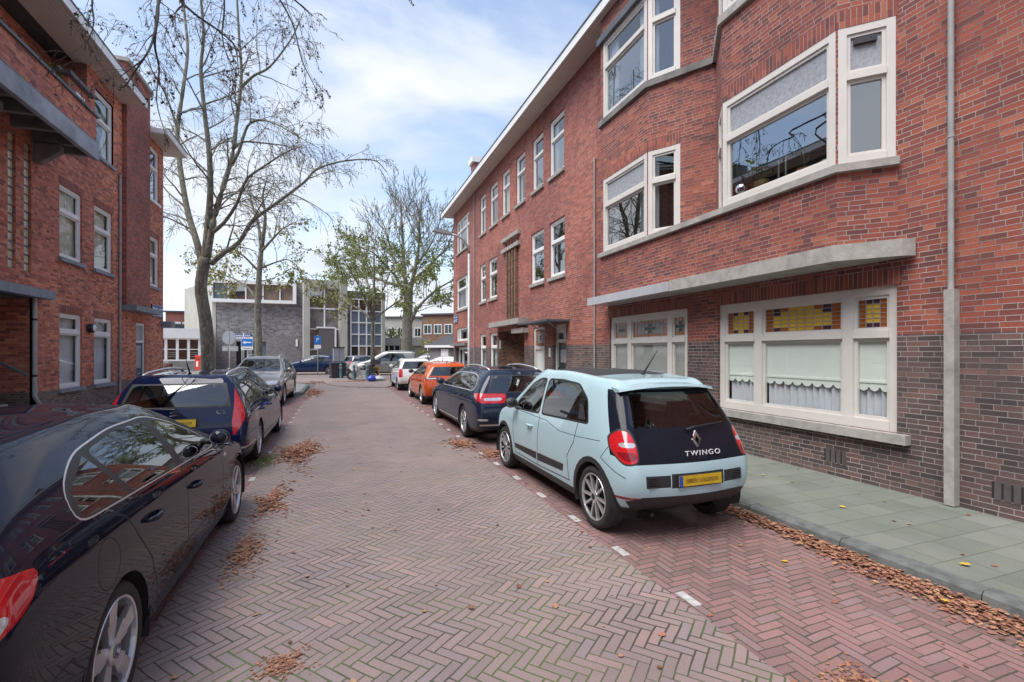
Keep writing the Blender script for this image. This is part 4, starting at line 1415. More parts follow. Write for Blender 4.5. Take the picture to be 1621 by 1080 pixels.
m.box(uu[538], uu[549], -0.5, 0.3, 0, 8.75, 'render', KF)
m.build('pier', K)
m = MB()
m.box(uu[480] + .1, uu[549], -10, 0.0, 8.0, 8.75, 'render', KF)
m.box(uu[549], uu[605] + .4, -10, -0.2, 7.1, 7.9, 'brown', KF)
m.box(uu[549], uu[556], -10, -0.2, 0, 7.1, 'brown', KF)
m.box(uu[605], uu[605] + .3, -10, 0.0, 0, 7.1, 'render', KF)
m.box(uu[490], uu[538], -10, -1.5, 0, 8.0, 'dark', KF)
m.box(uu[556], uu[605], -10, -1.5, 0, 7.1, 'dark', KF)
m.build('wall', K)
grid_part(K, KF, uu[490], uu[538], 0.0, 8.0, 2, 4, [['warmpane', 'brown'], ['warmpane', 'warmpane'], ['brickLd', 'brickLd'], ['panem', 'warmpane']], 0.14, -0.3)
grid_part(K, KF, uu[556], uu[605], 0.0, 7.1, 4, 6, [['panem', 'warmpane'], ['dark', 'warmpane'], ['bluepanel'], ['bluepanel'], ['bluepanel'], ['panem']], 0.12, -0.2)
m = MB()
u_a, u_b = ku(504), ku(529)
m.box(u_a, u_b, -0.2, 0.25, 0, 4.05, 'brown', KF).box(u_b, u_b + .15, -0.2, 0.3, 0, 4.15, 'whiteb', KF).box(u_a - .2, u_b, -0.2, 0.3, 4.05, 4.2, 'whiteb', KF)
m.build('entrance_screen', K)

# low white building on the left of the grey one
W0, W1 = ipx(225, 39), ipx(333, 41.5)
ew = (W1 - W0).normalized()
WF = frame(W0, ew, (ew.y, -ew.x, 0))
LWW = (W1 - W0).length
Wb = empty('low_building', W0, 0, 'low building with a broad white fascia over white windows', 'building')
m = MB()
m.box(0, LWW, -6, 0.15, 2.92, 3.75, 'whiteb', WF)
m.build('fascia', Wb)
m = MB()
m.box(0, LWW, -6, 0.0, 0, 1.0, 'greyb', WF).box(0, LWW, -6, -0.6, 1.0, 2.92, 'room', WF)
m.build('wall', Wb, uv=True)
n = 6
for k in range(n):
    a, b = LWW * k / n, LWW * (k + 1) / n
    f = MB()
    f.box(a, a + .1, -0.1, 0, 1.0, 2.92, 'whiteb', WF).box(b - .1, b, -0.1, 0, 1.0, 2.92, 'whiteb', WF).box(a, b, -0.1, -0.001, 1.0, 1.12, 'whiteb', WF).box(a, b, -0.1, -0.001, 2.82, 2.92, 'whiteb', WF)
    f.box(a, b, -0.09, -0.01, 1.95, 2.02, 'whiteb', WF)
    if k % 2 == 0:
        for q in range(3):
            f.box(a, b, -0.2, -0.18, 1.35 + q * .18, 1.39 + q * .18, 'signw', WF)
    f.build('window', Wb)
m = MB()
m.quad(WF(0, -.08, 1), WF(LWW, -.08, 1), WF(LWW, -.08, 2.92), WF(0, -.08, 2.92), 'pane')
m.build('pane', Wb)

# low building right of the glazed one
Q0, Q1 = ipx(606, 52), ipx(676, 54)
eq = (Q1 - Q0).normalized()
QF = frame(Q0, eq, (eq.y, -eq.x, 0))
LQ = (Q1 - Q0).length
Qb = empty('low_building', Q0, 0, 'low building with grey concrete fascia and dark windows behind the big tree', 'building')
m = MB()
m.box(0, LQ, -6, 0.2, 2.45, 3.3, 'stone', QF)
m.build('fascia', Qb)
m = MB()
m.box(0, LQ, -6, -0.5, 0, 2.45, 'brown', QF).box(LQ * .5, LQ, -6, 0, 0, 2.45, 'greyb', QF)
m.build('wall', Qb, uv=True)
for k in range(4):
    f = MB()
    a, b = LQ * .5 * k / 4, LQ * .5 * (k + 1) / 4
    f.box(a, a + .1, -0.1, 0, 0.6, 2.45, 'whiteb', QF).box(b - .02, b + .08, -0.1, 0, 0.6, 2.45, 'whiteb', QF).box(a + .1, b - .02, -0.1, 0, 0.6, 0.72, 'whiteb', QF)
    f.quad(QF(a, -.1, .6), QF(b, -.1, .6), QF(b, -.1, 2.45), QF(a, -.1, 2.45), 'dark')
    f.build('window', Qb)

# small hip-roofed building at the right
H0, H1 = ipx(676, 43), ipx(735, 41)
eh = (H1 - H0).normalized()
HF = frame(H0, eh, (eh.y, -eh.x, 0))
LH = (H1 - H0).length + 3
Hb = empty('garage_block', H0, 0, 'small low building with a dark hipped roof beside the right corner house', 'building')
m = MB()
m.box(0.3, LH, -6, 0, 0, 2.2, 'greyb', HF)
m.build('wall', Hb, uv=True)
m = MB()
rv = [HF(0, .3, 2.35), HF(LH + .3, .3, 2.35), HF(LH + .3, -6.3, 2.35), HF(0, -6.3, 2.35), HF(3.0, -3, 4.35), HF(LH - 1, -3, 4.35)]
m.add(rv, [(0, 1, 5, 4), (1, 2, 5), (2, 3, 4, 5), (3, 0, 4), (0, 1, 2, 3)], 'roof')
m.build('roof', Hb)
m = MB()
m.box(0, LH, 0.25, 0.34, 2.15, 2.36, 'whiteb', HF)
m.build('gutter', Hb)
for k, (a, b, mt) in enumerate(((1.6, 2.4, 'whiteb'), (2.6, 3.6, 'brown'), (3.8, 4.8, 'brown'))):
    m = MB()
    m.box(a, b, 0, 0.04, 0, 2.0, mt, HF)
    m.build('garage_door', Hb)

# apartments far behind
def block(p0, p1, D0, D1, h, label, mat, nwin, floors, fz=2.9, z0=0.9, wmat='whiteb', name='apartment_building', roofm='roof', gable=0):
    a, b = ipx(p0, D0), ipx(p1, D1)
    e = (b - a).normalized()
    F = frame(a, e, (e.y, -e.x, 0))
    L = (b - a).length
    o = empty(name, a, 0, label, 'building')
    m = MB()
    m.box(0, L, -9, 0, 0, h, mat, F)
    m.build('wall', o, uv=True)
    m = MB()
    if gable:
        rv = [F(-.3, .4, h), F(L + .3, .4, h), F(L + .3, -9.4, h), F(-.3, -9.4, h), F(-.3, -4.5, h + gable), F(L + .3, -4.5, h + gable)]
        m.add(rv, [(0, 1, 5, 4), (2, 3, 4, 5), (0, 4, 3), (1, 2, 5)], roofm)
    else:
        m.box(-.2, L + .2, -9.2, .3, h, h + .25, roofm, F)
    m.build('roof', o)
    wp = L / nwin
    for fl in range(floors):
        for k in range(nwin):
            z = z0 + fl * fz
            q = MB()
            u = wp * (k + .5)
            q.box(u - wp * .38, u + wp * .38, 0, 0.06, z, z + 1.5, wmat, F)
            fw_ = q.build('window', o)
            q = MB()
            q.box(u - wp * .32, u - .04, 0.06, 0.07, z + .12, z + 1.38, 'panem', F).box(u + .04, u + wp * .32, 0.06, 0.07, z + .12, z + 1.38, 'panem', F)
            q.build('pane', fw_)
    return o
block(600, 668, 78, 78, 7.3, 'far pale block of flats with wide white windows behind the trees', 'render', 5, 2, z0=1.3)
block(669, 735, 74, 72, 7.4, 'far brown brick block of flats seen through the big tree', 'brickBrn', 4, 2, z0=1.6)
block(240, 292, 60, 62, 5.1, 'far grey house with pale dormers left of the grey building', 'bluepanel', 4, 2, fz=2.1, z0=1.0)
block(262, 300, 75, 76, 8.0, 'far brick building with a chimney peeping over the low roofs', 'brickLd', 3, 1, z0=5.0)
# ---------------------------------------------------------------- cars
SX = 1.09        # length scale
SW = 1.0         # width scale
US = (-1, -.78, -.42, 0, .42, .78, 1)

def cage(st, bulge_r, bulge_f):
    n, m, K = len(st), len(US), 5
    idx, vs, fs = {}, [], []
    def P(i, j, k):
        L, (yc, zc) = st[i]
        u = US[j]
        y, x, z = L[k]
        if k == K - 1:
            q = 1 - u * u
            return (u * x, y + (yc - y) * q, z + (zc - z) * q)
        if i == 0:
            y = y - bulge_r * (1 - u * u)
        if i == n - 1:
            y = y + bulge_f * (1 - u * u)
        return (u * x, y, z)
    def V(i, j, k):
        if (i, j, k) not in idx:
            idx[(i, j, k)] = len(vs)
            x, y, z = P(i, j, k)
            vs.append((x * SW, y * SX, z))
        return idx[(i, j, k)]
    for i in range(n - 1):
        for j in range(m - 1):
            fs.append((V(i, j, 4), V(i, j + 1, 4), V(i + 1, j + 1, 4), V(i + 1, j, 4)))
            fs.append((V(i, j, 0), V(i + 1, j, 0), V(i + 1, j + 1, 0), V(i, j + 1, 0)))
        for k in range(K - 1):
            fs.append((V(i, m - 1, k), V(i + 1, m - 1, k), V(i + 1, m - 1, k + 1), V(i, m - 1, k + 1)))
            fs.append((V(i, 0, k), V(i, 0, k + 1), V(i + 1, 0, k + 1), V(i + 1, 0, k)))
    for j in range(m - 1):
        for k in range(K - 1):
            fs.append((V(0, j, k), V(0, j + 1, k), V(0, j + 1, k + 1), V(0, j, k + 1)))
            fs.append((V(n - 1, j, k), V(n - 1, j, k + 1), V(n - 1, j + 1, k + 1), V(n - 1, j + 1, k)))
    return vs, fs

def compensate(vs, fs, its=2):
    """move the cage so that the smooth surface passes near the given points"""
    T = np.array(vs)
    N = len(vs)
    es, ed, fd = [], [], []
    for f in fs:
        for a in range(4):
            es.append((f[a], f[(a + 1) % 4]))
            ed.append((f[a], f[(a + 2) % 4]))
    es = np.array(es)
    dg = np.array(ed)
    val = np.bincount(es[:, 0], minlength=N).astype(float)
    P_ = T.copy()
    for _ in range(its):
        E_ = np.zeros_like(P_)
        np.add.at(E_, es[:, 0], P_[es[:, 1]])
        D_ = np.zeros_like(P_)
        np.add.at(D_, dg[:, 0], P_[dg[:, 1]])
        v = val[:, None]
        L = (v * v * P_ + 4 * E_ + D_) / (v * (v + 5))
        P_ = P_ + 0.6 * (T - L)
    return [tuple(p) for p in P_]

def smooth_body(st, br, bf, level):
    vs, fs = cage(st, br, bf)
    vs = compensate(vs, fs)
    me = bpy.data.meshes.new('tmp')
    me.from_pydata(vs, [], fs)
    o = bpy.data.objects.new('tmp', me)
    col.objects.link(o)
    md = o.modifiers.new('s', 'SUBSURF')
    md.levels = md.render_levels = level
    dg = bpy.context.evaluated_depsgraph_get()
    ev = o.evaluated_get(dg)
    bm = bmesh.new()
    bm.from_mesh(ev.to_mesh())
    ev.to_mesh_clear()
    bpy.data.objects.remove(o)
    bpy.data.meshes.remove(me)
    bmesh.ops.recalc_face_normals(bm, faces=bm.faces)
    return bm

class Body:
    def __init__(s, st, br=.06, bf=.14, level=3):
        s.bm = smooth_body(st, br, bf, level)
        s.ref = s.bm.copy()
        s.ref.normal_update()
        s.ref.faces.ensure_lookup_table()
        s.bvh = BVHTree.FromBMesh(s.ref)
        s.lay = s.bm.faces.layers.int.new('part')
        s.names = ['body']
    def pid(s, name):
        if name not in s.names:
            s.names.append(name)
        return s.names.index(name)
    def cut(s, pts, d, pred, name, over=None):
        """pts: 3D outline (already in car space) projected along d; faces with pred(f) inside it get the part name"""
        bm, lay = s.bm, s.lay
        d = Vector(d).normalized()
        pts = [Vector(p) for p in pts]
        cen = sum(pts, Vector()) / len(pts)
        # bounding test in the plane perpendicular to d
        a = d.cross(Vector((0, 0, 1)))
        if a.length < .1:
            a = d.cross(Vector((0, 1, 0)))
        a.normalize()
        b = d.cross(a)
        pa = [p.dot(a) for p in pts]
        pb = [p.dot(b) for p in pts]
        mna, mxa, mnb, mxb = min(pa) - .01, max(pa) + .01, min(pb) - .01, max(pb) + .01
        F = []
        ok = over if over is None else {s.pid(x) for x in over}
        for f in bm.faces:
            if (f[lay] != 0 if ok is None else f[lay] not in ok):
                continue
            if not pred(f.calc_center_median(), f.normal):
                continue
            va = [v.co.dot(a) for v in f.verts]
            if max(va) < mna or min(va) > mxa:
                continue
            vb = [v.co.dot(b) for v in f.verts]
            if max(vb) < mnb or min(vb) > mxb:
                continue
            F.append(f)
        n = len(pts)
        for i in range(n):
            if not F:
                break
            p, q = pts[i], pts[(i + 1) % n]
            nn = (q - p).cross(d)
            if nn.length < 1e-9:
                continue
            nn.normalize()
            if (cen - p).dot(nn) > 0:
                nn = -nn
            es = {e for f in F for e in f.edges}
            vv = {v for f in F for v in f.verts}
            r = bmesh.ops.bisect_plane(bm, geom=list(vv) + list(es) + F, dist=1e-5, plane_co=p, plane_no=nn)
            F = [g for g in r['geom'] if isinstance(g, bmesh.types.BMFace) and (g.calc_center_median() - p).dot(nn) < 0]
        k = s.pid(name)
        for f in F:
            f[lay] = k
        return F
    # helpers that take real car measures and mirror left / right
    def side(s, yz, name, nx=0.35, both=True, zmin=0, over=None, pred=None):
        for sg in ((1, -1) if both is True else (both,)):
            pts = [(sg * 1.0, y * SX, z) for y, z in yz]
            s.cut(pts, (1, 0, 0), (lambda c, n, sg=sg: n.x * sg > nx and c.x * sg > 0.2 and (pred is None or pred(c, n))), name, over)
    def rear(s, xz, name, ny=0.25, both=False, over=None, y=None):
        for sg in ((1, -1) if both else (1,)):
            pts = [(sg * x * SW, -2, z) for x, z in xz]
            s.cut(pts, (0, 1, 0), (lambda c, n: n.y < -ny and c.y < 0.4 * SX), name, over)
    def front(s, xz, name, ny=0.2, both=False, over=None, ymin=1.0):
        for sg in ((1, -1) if both else (1,)):
            pts = [(sg * x * SW, 5, z) for x, z in xz]
            s.cut(pts, (0, 1, 0), (lambda c, n: n.y > ny and c.y > ymin), name, over)
    def top(s, xy, name, over=None, zmin=1.0):
        pts = [(x * SW, y * SX, 3) for x, y in xy]
        s.cut(pts, (0, 0, 1), (lambda c, n: n.z > .5 and c.z > zmin), name, over)
    def oblique(s, xyz, name, d, pred=None, over=None, both=True):
        xyz = rnd(xyz, .05)
        for sg in ((1, -1) if both else (1,)):
            pts = [(sg * x * SW, y * SX, z) for x, y, z in xyz]
            dd = Vector((sg * d[0], d[1], d[2])).normalized()
            s.cut(pts, dd, (lambda c, n, sg=sg, dd=dd: n.dot(dd) > 0.15 and c.x * sg > 0 and (pred is None or pred(c, n))), name, over)
    def strip(s, pts, w_, name, kind='side', **k):
        """dark joint of width w_ along a polyline (2D as for side / rear / top)"""
        for p, q in zip(pts[:-1], pts[1:]):
            p, q = Vector(p), Vector(q)
            t = (q - p).normalized()
            nn = Vector((-t.y, t.x)) * w_ / 2
            p, q = p - t * w_ * .3, q + t * w_ * .3
            getattr(s, kind)([tuple(p + nn), tuple(q + nn), tuple(q - nn), tuple(p - nn)], name, **k)
    def arch(s, y, z, r, trim=0.0, n=28):
        if trim:
            ring = [(y + (r + trim) / SX * math.cos(a), z + (r + trim) * math.sin(a)) for a in [i * 2 * math.pi / n for i in range(n)]]
            s.side(ring, 'cladding', nx=-.2, pred=lambda c, n_: c.z < 1.0)
        ring = [(y + r / SX * math.cos(a), z + r * math.sin(a)) for a in [i * 2 * math.pi / n for i in range(n)]]
        s.side(ring, 'hole', nx=-1.1, over=[nm for nm in s.names if nm != 'hole'])
    def surf_x(s, y, z, sg=1):
        h = s.bvh.ray_cast(Vector((sg * 3, y * SX, z)), Vector((-sg, 0, 0)))
        return h[0].x if h[0] else sg * .8
    def surf_y(s, x, z, rear=True):
        h = s.bvh.ray_cast(Vector((x * SW, -4 if rear else 8, z)), Vector((0, 1 if rear else -1, 0)))
        return (h[0].y, h[1]) if h[0] else (0, Vector((0, -1, 0)))
    def surf_z(s, x, y):
        h = s.bvh.ray_cast(Vector((x * SW, y * SX, 4)), Vector((0, 0, -1)))
        return h[0].z if h[0] else 1.4
    def finish(s, root, mats, sep, sgn_split=()):
        """mats: part name -> material. Parts in sep become own children, the rest stay in the body mesh"""
        bm, lay = s.bm, s.lay
        hole = s.pid('hole')
        bmesh.ops.delete(bm, geom=[f for f in bm.faces if f[lay] == hole], context='FACES')
        groups = {}
        for f in bm.faces:
            nm = s.names[f[lay]]
            tgt = nm if nm in sep else 'body'
            if nm in sgn_split:
                tgt = nm + ('|R' if f.calc_center_median().x > 0 else '|L')
            groups.setdefault(tgt, []).append(f)
        out = {}
        cache = {}
        body_obj = None
        for tgt in sorted(groups, key=lambda t: t != 'body'):
            fl = groups[tgt]
            vmap, vs, fs, mi, used = {}, [], [], [], []
            for f in fl:
                ids = []
                for v in f.verts:
                    if v.index not in vmap:
                        vmap[v] = vmap.get(v, len(vs))
                        if vmap[v] == len(vs):
                            vs.append(v)
                    ids.append(vmap[v])
                fs.append(ids)
                mt = mats.get(s.names[f[lay]], mats['body'])
                if mt not in used:
                    used.append(mt)
                mi.append(used.index(mt))
            nm = tgt.split('|')[0]
            me = bpy.data.meshes.new(nm)
            off = 0.0
            nrm = []
            for v in vs:
                if v in cache:
                    nrm.append(cache[v])
                    continue
                loc, fn, fi, dd = s.bvh.find_nearest(v.co)
                rf = s.ref.faces[fi]
                w_ = poly_3d_calc([q.co for q in rf.verts], loc)
                nn = Vector()
                for q, ww in zip(rf.verts, w_):
                    nn += q.normal * ww
                nn.normalize()
                cache[v] = nn
                nrm.append(nn)
            me.from_pydata([v.co[:] for v in vs], [], fs)
            for mt in used:
                me.materials.append(M[mt] if isinstance(mt, str) else mt)
            me.polygons.foreach_set('material_index', mi)
            me.polygons.foreach_set('use_smooth', [True] * len(fs))
            me.update()
            me.normals_split_custom_set_from_vertices([n_[:] for n_ in nrm])
            o = bpy.data.objects.new(nm, me)
            col.objects.link(o)
            o.parent = root
            out[tgt] = o
        bm.free()
        return out

def lerp(a, b, t):
    return a + (b - a) * t

def stations(p):
    W, wr, ro, wb, fo = p['W'] / 2, p['wr'], p['ro'], p['wb'], p['fo']
    zm, zbr, zbf = p.get('zm', .66), p['zbr'], p['zbf']
    H, Hr, Hf = p['H'], p['Hr'], p['Hf']
    yr, yrb, yws, yc, zc, zn = p['yr'], p['yrb'], p['yws'], p['yc'], p['zc'], p['zn']
    cr = p.get('crown', .045)
    S = []
    rw = p.get('rw', 1.0)
    # yr is negative or positive: top edge of tailgate; yrb: tailgate at belt height
    S.append(([(-ro + .08, .84 * W * rw, .32), (-ro, .92 * W * rw, .46), (-ro + .005, .945 * W * rw, zm), (yrb, .90 * W * rw, zbr), (yr, wr * p.get('rr', .95), Hr)], (yr - .05, Hr + cr * .7)))
    S.append(([(-ro + .28, .92 * W, .22), (-ro + .2, .985 * W, .43), (-ro + .2, .995 * W, zm), (yrb + .2, .95 * W, zbr), (yr + .2, wr, lerp(Hr, H, .35))], (yr + .2, lerp(Hr, H, .35) + cr)))
    ys = [lerp(yr + .2, yws, t) for t in (.28, .55, .8, 1.0)]
    zs = [lerp(Hr, H, .75), H, lerp(H, Hf, .45), Hf]
    lo = [0.02 * wb, .36 * wb, .64 * wb, .86 * wb]
    bl = [lerp(yrb + .2, yc - .12, t) for t in (.26, .5, .74, .90)]
    for k in range(4):
        t = (k + 1) / 5
        S.append(([(lo[k], .95 * W, .20), (lo[k], W * 1.0, .42), (lo[k], W, zm), (bl[k], .955 * W, lerp(zbr, zbf, t)), (ys[k], wr * (1.02 if k < 3 else .97), zs[k] - .005)], (ys[k] + (.06 if k == 3 else 0), zs[k] + cr)))
    S.append(([(wb * 1.0, .94 * W, .22), (wb * 1.0, .995 * W, .42), (wb * 1.0, .99 * W, zm), (yc - .02, .93 * W, zbf), (yc, .86 * W, zc)], (yc + .10, zc + cr * .6)))
    yh = wb + fo
    S.append(([(wb + fo * .5, .92 * W, .24), (wb + fo * .5, .96 * W, .42), (wb + fo * .5, .955 * W, zm), (lerp(yc, yh, .6), .90 * W, lerp(zbf, zn, .55)), (lerp(yc, yh, .55), .74 * W, lerp(zc, zn, .4))], (lerp(yc, yh, .6), lerp(zc, zn, .4) + cr)))
    S.append(([(yh - .22, .80 * W, .26), (yh - .14, .84 * W, .42), (yh - .14, .84 * W, zm * .95), (yh - .22, .80 * W, zn - .05), (yh - .30, .66 * W, zn)], (yh - .12, zn + .02)))
    return S

def make_wheel(r, tw, spokes, dark='black', face='alloy', style='split', rimf=.68):
    """wheel with its outer face towards +x; returns (tyre mesh, rim mesh)"""
    t = MB()
    rr = r * rimf
    pr = [(rr, -tw * .48), (r * .88, -tw * .5), (r * .95, -tw * .44), (r * .995, -tw * .33), (r, -tw * .2), (r, tw * .2), (r * .995, tw * .33), (r * .95, tw * .44), (r * .90, tw * .5), (rr * 1.04, tw * .47), (rr, tw * .42)]
    t.lathe([(a, b) for a, b in pr], 'rubber', 40, axis='x')
    m = MB()
    m.lathe([(rr, tw * .46), (rr * 1.01, tw * .42), (rr * .95, tw * .36), (rr * .93, -tw * .3), (0.0, -tw * .3)], dark if style != 'star' else 'came', 40, axis='x')
    m.lathe([(rr * 1.02, tw * .43), (rr * 1.0, tw * .475), (rr * .955, tw * .46), (rr * .94, tw * .36)], face, 40, axis='x')
    xo = tw * .40
    def sp(a0, w0, w1, r0, r1, dx0=0, dx1=0, mat=face, th=.03):
        c, s_ = math.cos(a0), math.sin(a0)
        def q(rad, off, x):
            return (x, rad * c - off * s_, rad * s_ + off * c)
        vs = [q(r0, -w0, xo + dx0), q(r0, w0, xo + dx0), q(r1, w1, xo + dx1), q(r1, -w1, xo + dx1)]
        vs += [(v[0] - th, v[1], v[2]) for v in vs]
        m.add(vs, [(0, 1, 2, 3), (0, 4, 5, 1), (1, 5, 6, 2), (2, 6, 7, 3), (3, 7, 4, 0)], mat)
    for k in range(spokes):
        a = 2 * math.pi * k / spokes + math.pi / 2
        if style == 'star':
            sp(a, .028, .052, .05, rr * .60, -.006, .0)
            sp(a + .05, .030, .034, rr * .52, rr * .97, .0, .008)
            sp(a - .05, .030, .034, rr * .52, rr * .97, .0, .008)
        elif style == 'pair':
            for g in (-1, 1):
                sp(a + g * .28, .012, .0125, .045, rr * .97, 0, .006)
        elif style == 'split':
            da = .17
            sp(a, .024, .020, .04, rr * .5)
            for g in (-1, 1):
                c0 = a + g * .02
                sp(a + g * da, .012, .013, rr * .42, rr * .97)
        else:
            sp(a, .022, .016, .04, rr * .97)
    m.lathe([(.062, xo - .03), (.062, xo + .004), (.045, xo + .012), (0, xo + .012)], face, 20, axis='x')
    m.lathe([(.032, xo + .0125), (.028, xo + .017), (0, xo + .017)], dark, 16, axis='x')
    return t, m

def add_wheels(root, b, wb, track, r, tw, spokes, style, dark='black', face='alloy', rimf=.68):
    first = None
    for (y, sg) in ((0, 1), (0, -1), (wb, 1), (wb, -1)):
        e = empty('wheel')
        e.parent = root
        e.location = (sg * track * SW, y * SX, r)
        if first is None:
            t, m = make_wheel(r, tw, spokes, dark, face, style, rimf)
            to = t.build('tyre', e, world=False, smooth=True)
            ro = m.build('rim', e, world=False)
            first = (to.data, ro.data)
        else:
            for nm, me in zip(('tyre', 'rim'), first):
                o = bpy.data.objects.new(nm, me)
                col.objects.link(o)
                o.parent = e
        e.rotation_euler = (random.uniform(0, 1.2), 0, (0 if sg > 0 else math.pi))
        # inner wheel housing
        w_ = MB()
        R_ = r + .055
        pr = [(R_, 0), (R_, -.30), (0, -.30)]
        n = 20
        xs = (track + tw * .5 + .02)
        vs = []
        for rad, dx in pr:
            for k in range(n + 1):
                a = -0.35 + (math.pi + .7) * k / n
                vs.append((sg * (xs * SW + dx - .01), y * SX + rad * math.cos(a), r + rad * math.sin(a)))
        fs = [(i * (n + 1) + k, i * (n + 1) + k + 1, (i + 1) * (n + 1) + k + 1, (i + 1) * (n + 1) + k) for i in range(2) for k in range(n)]
        w_.add(vs, fs, 'dark')
        w_.build('wheel_housing', root, world=False, smooth=True)

def ellipsoid(mb, c, s_, mat, seg=12, F=None):
    prof = [(math.sin(a), -math.cos(a)) for a in [i * math.pi / 8 for i in range(9)]]
    return mb.lathe(prof, mat, seg, F=lambda x, y, z: (c[0] + x * s_[0], c[1] + y * s_[1], c[2] + z * s_[2]))

def interior(root, p, W):
    m = MB()
    wb = p['wb']
    w2 = W / 2 * .80 * SW
    for y in (wb * .42, wb * .40 - .80):
        for x0, x1 in (((-w2 * .86, -w2 * .12), (w2 * .12, w2 * .86)) if y > .5 else ((-w2 * .9, -.05), (.05, w2 * .9))):
            m.box(x0, x1, y * SX, (y + .5) * SX, .30, .55, 'seat')
            m.prism([(y * SX - .20, 1.02), (y * SX - .10, 1.04), (y * SX + .12, .52), (y * SX - .02, .50)], x0, x1, 'seat', ax='x')
            xm = (x0 + x1) / 2
            m.prism([(y * SX - .25, 1.24), (y * SX - .16, 1.24), (y * SX - .12, 1.06), (y * SX - .2, 1.06)], xm - .13, xm + .13, 'seat', ax='x')
    m.prism([(p['yc'] * SX - .05, .88), (p['yc'] * SX - .32, .93), (p['yc'] * SX - .5, .85), (p['yc'] * SX - .46, .6), (p['yc'] * SX - .05, .6)], -w2 * .98, w2 * .98, 'black', ax='x')
    m.box(-w2, w2, .1, p['yc'] * SX, .24, .30, 'black')
    o = m.build('seats', root, world=False)
    s_ = MB()
    cx, cy, cz = -w2 * .5, (p['yc'] - .52) * SX, .90
    n = 16
    s_.tube([(cx + .17 * math.cos(a), cy + .06 * math.sin(a) * -1, cz + .17 * math.sin(a)) for a in [i * 2 * math.pi / n for i in range(n + 1)]], .014, 'black', 6, cap=False)
    s_.box(cx - .16, cx + .16, cy - .01, cy + .01, cz - .03, cz + .03, 'black')
    s_.build('steering_wheel', root, world=False)

def mirror(root, b, y, z, mat, sz=(.10, .07, .075), out=.12):
    for sg in (1, -1):
        x = b.surf_x(y, z - .02, sg)
        m = MB()
        ellipsoid(m, (x + sg * out, y * SX, z + .03), sz, mat, 14)
        m.box(min(x - sg * .03, x + sg * out), max(x - sg * .03, x + sg * out), y * SX - .02, y * SX + .03, z - .02, z + .02, 'black')
        o = m.build('wing_mirror', root, world=False, smooth=True)
        g = MB()
        g.lathe([(0, 0), (1, 0)], 'chrome', 14, axis='y', F=lambda a, q, c, x=x, sg=sg: (x + sg * out + a * sz[0] * .82, y * SX - sz[1] * .62, z + .03 + c * sz[2] * .8))
        g.build('mirror_glass', o, world=False)

def handle(root, b, y, z, mat, L=.17):
    for sg in (1, -1):
        x = b.surf_x(y, z, sg)
        x2 = b.surf_x(y + .06, z, sg)
        m = MB()
        m.tube([(x - sg * .005, (y - L / 2) * SX, z), (x + sg * .03, (y - L / 2 + .03) * SX, z + .002), (x + sg * .034, y * SX, z + .004), (x + sg * .03, (y + L / 2 - .03) * SX, z + .002), (x - sg * .005, (y + L / 2) * SX, z)], [.010, .016, .017, .016, .010], mat, 8)
        m.build('door_handle', root, world=False, smooth=True)

def plate(root, b, x, z, w_=.52, h=.11, rear=True, off=.012):
    y, n = b.surf_y(x, z, rear)
    sg = -1 if rear else 1
    m = MB()
    yy = y + sg * off
    t = -(n.z) / max(.3, abs(n.y))
    def F(u, d, v):
        return (u * SW + x * SW, yy + sg * d + sg * (v - z) * t * (1 if rear else 1), v)
    m.box(-w_ / 2, w_ / 2, -.02, 0, z - h / 2, z + h / 2, 'black', F)
    m.box(-w_ / 2 + .005, w_ / 2 - .005, 0, .004, z - h / 2 + .005, z + h / 2 - .005, 'plate', F)
    m.box(-w_ / 2 + .005, -w_ / 2 + .045, .004, .006, z - h / 2 + .005, z + h / 2 - .005, 'plateb', F)
    m.box(-w_ / 2 + .08, w_ / 2 - .05, .004, .0055, z - h / 2 + .032, z + h / 2 - .034, 'smear', F)
    m.build('number_plate', root, world=False)
    return F

def rails(root, b, y0, y1, x, mat='satin', h=.06):
    for sg in (1, -1):
        pts = []
        n = 10
        for i in range(n + 1):
            t = i / n
            y = lerp(y0, y1, t)
            z = b.surf_z(sg * x, y)
            e = math.sin(math.pi * t) ** .35 if 0 < t < 1 else 0
            pts.append((sg * x * SW, y * SX, z - .01 + h * e))
        m = MB()
        m.tube(pts, [.018] + [.017] * (n - 1) + [.018], mat, 8)
        m.build('roof_rail', root, world=False, smooth=True)

def antenna(root, b, x, y, L=.35, back=.2):
    z = b.surf_z(x, y)
    m = MB()
    m.tube([(x * SW, y * SX + .03, z - .005), (x * SW, y * SX, z + .03), (x * SW, (y - back) * SX, z + L)], [.028, .012, .003], 'black', 8)
    m.build('antenna', root, world=False)

def wiper(root, pts, mat='black'):
    m = MB()
    m.tube(pts, [.014, .010, .007], mat, 6)
    m.build('rear_wiper', root, world=False)

def text_mesh(s, size, mat, ext=.002):
    cu = bpy.data.curves.new('txt', 'FONT')
    cu.body = s
    cu.size = size
    cu.extrude = ext
    cu.align_x = 'CENTER'
    cu.space_character = 1.25
    o = bpy.data.objects.new('txt', cu)
    col.objects.link(o)
    dg = bpy.context.evaluated_depsgraph_get()
    me = bpy.data.meshes.new_from_object(o.evaluated_get(dg))
    vs = [v.co[:] for v in me.vertices]
    fs = [tuple(p.vertices) for p in me.polygons]
    bpy.data.objects.remove(o)
    return vs, fs

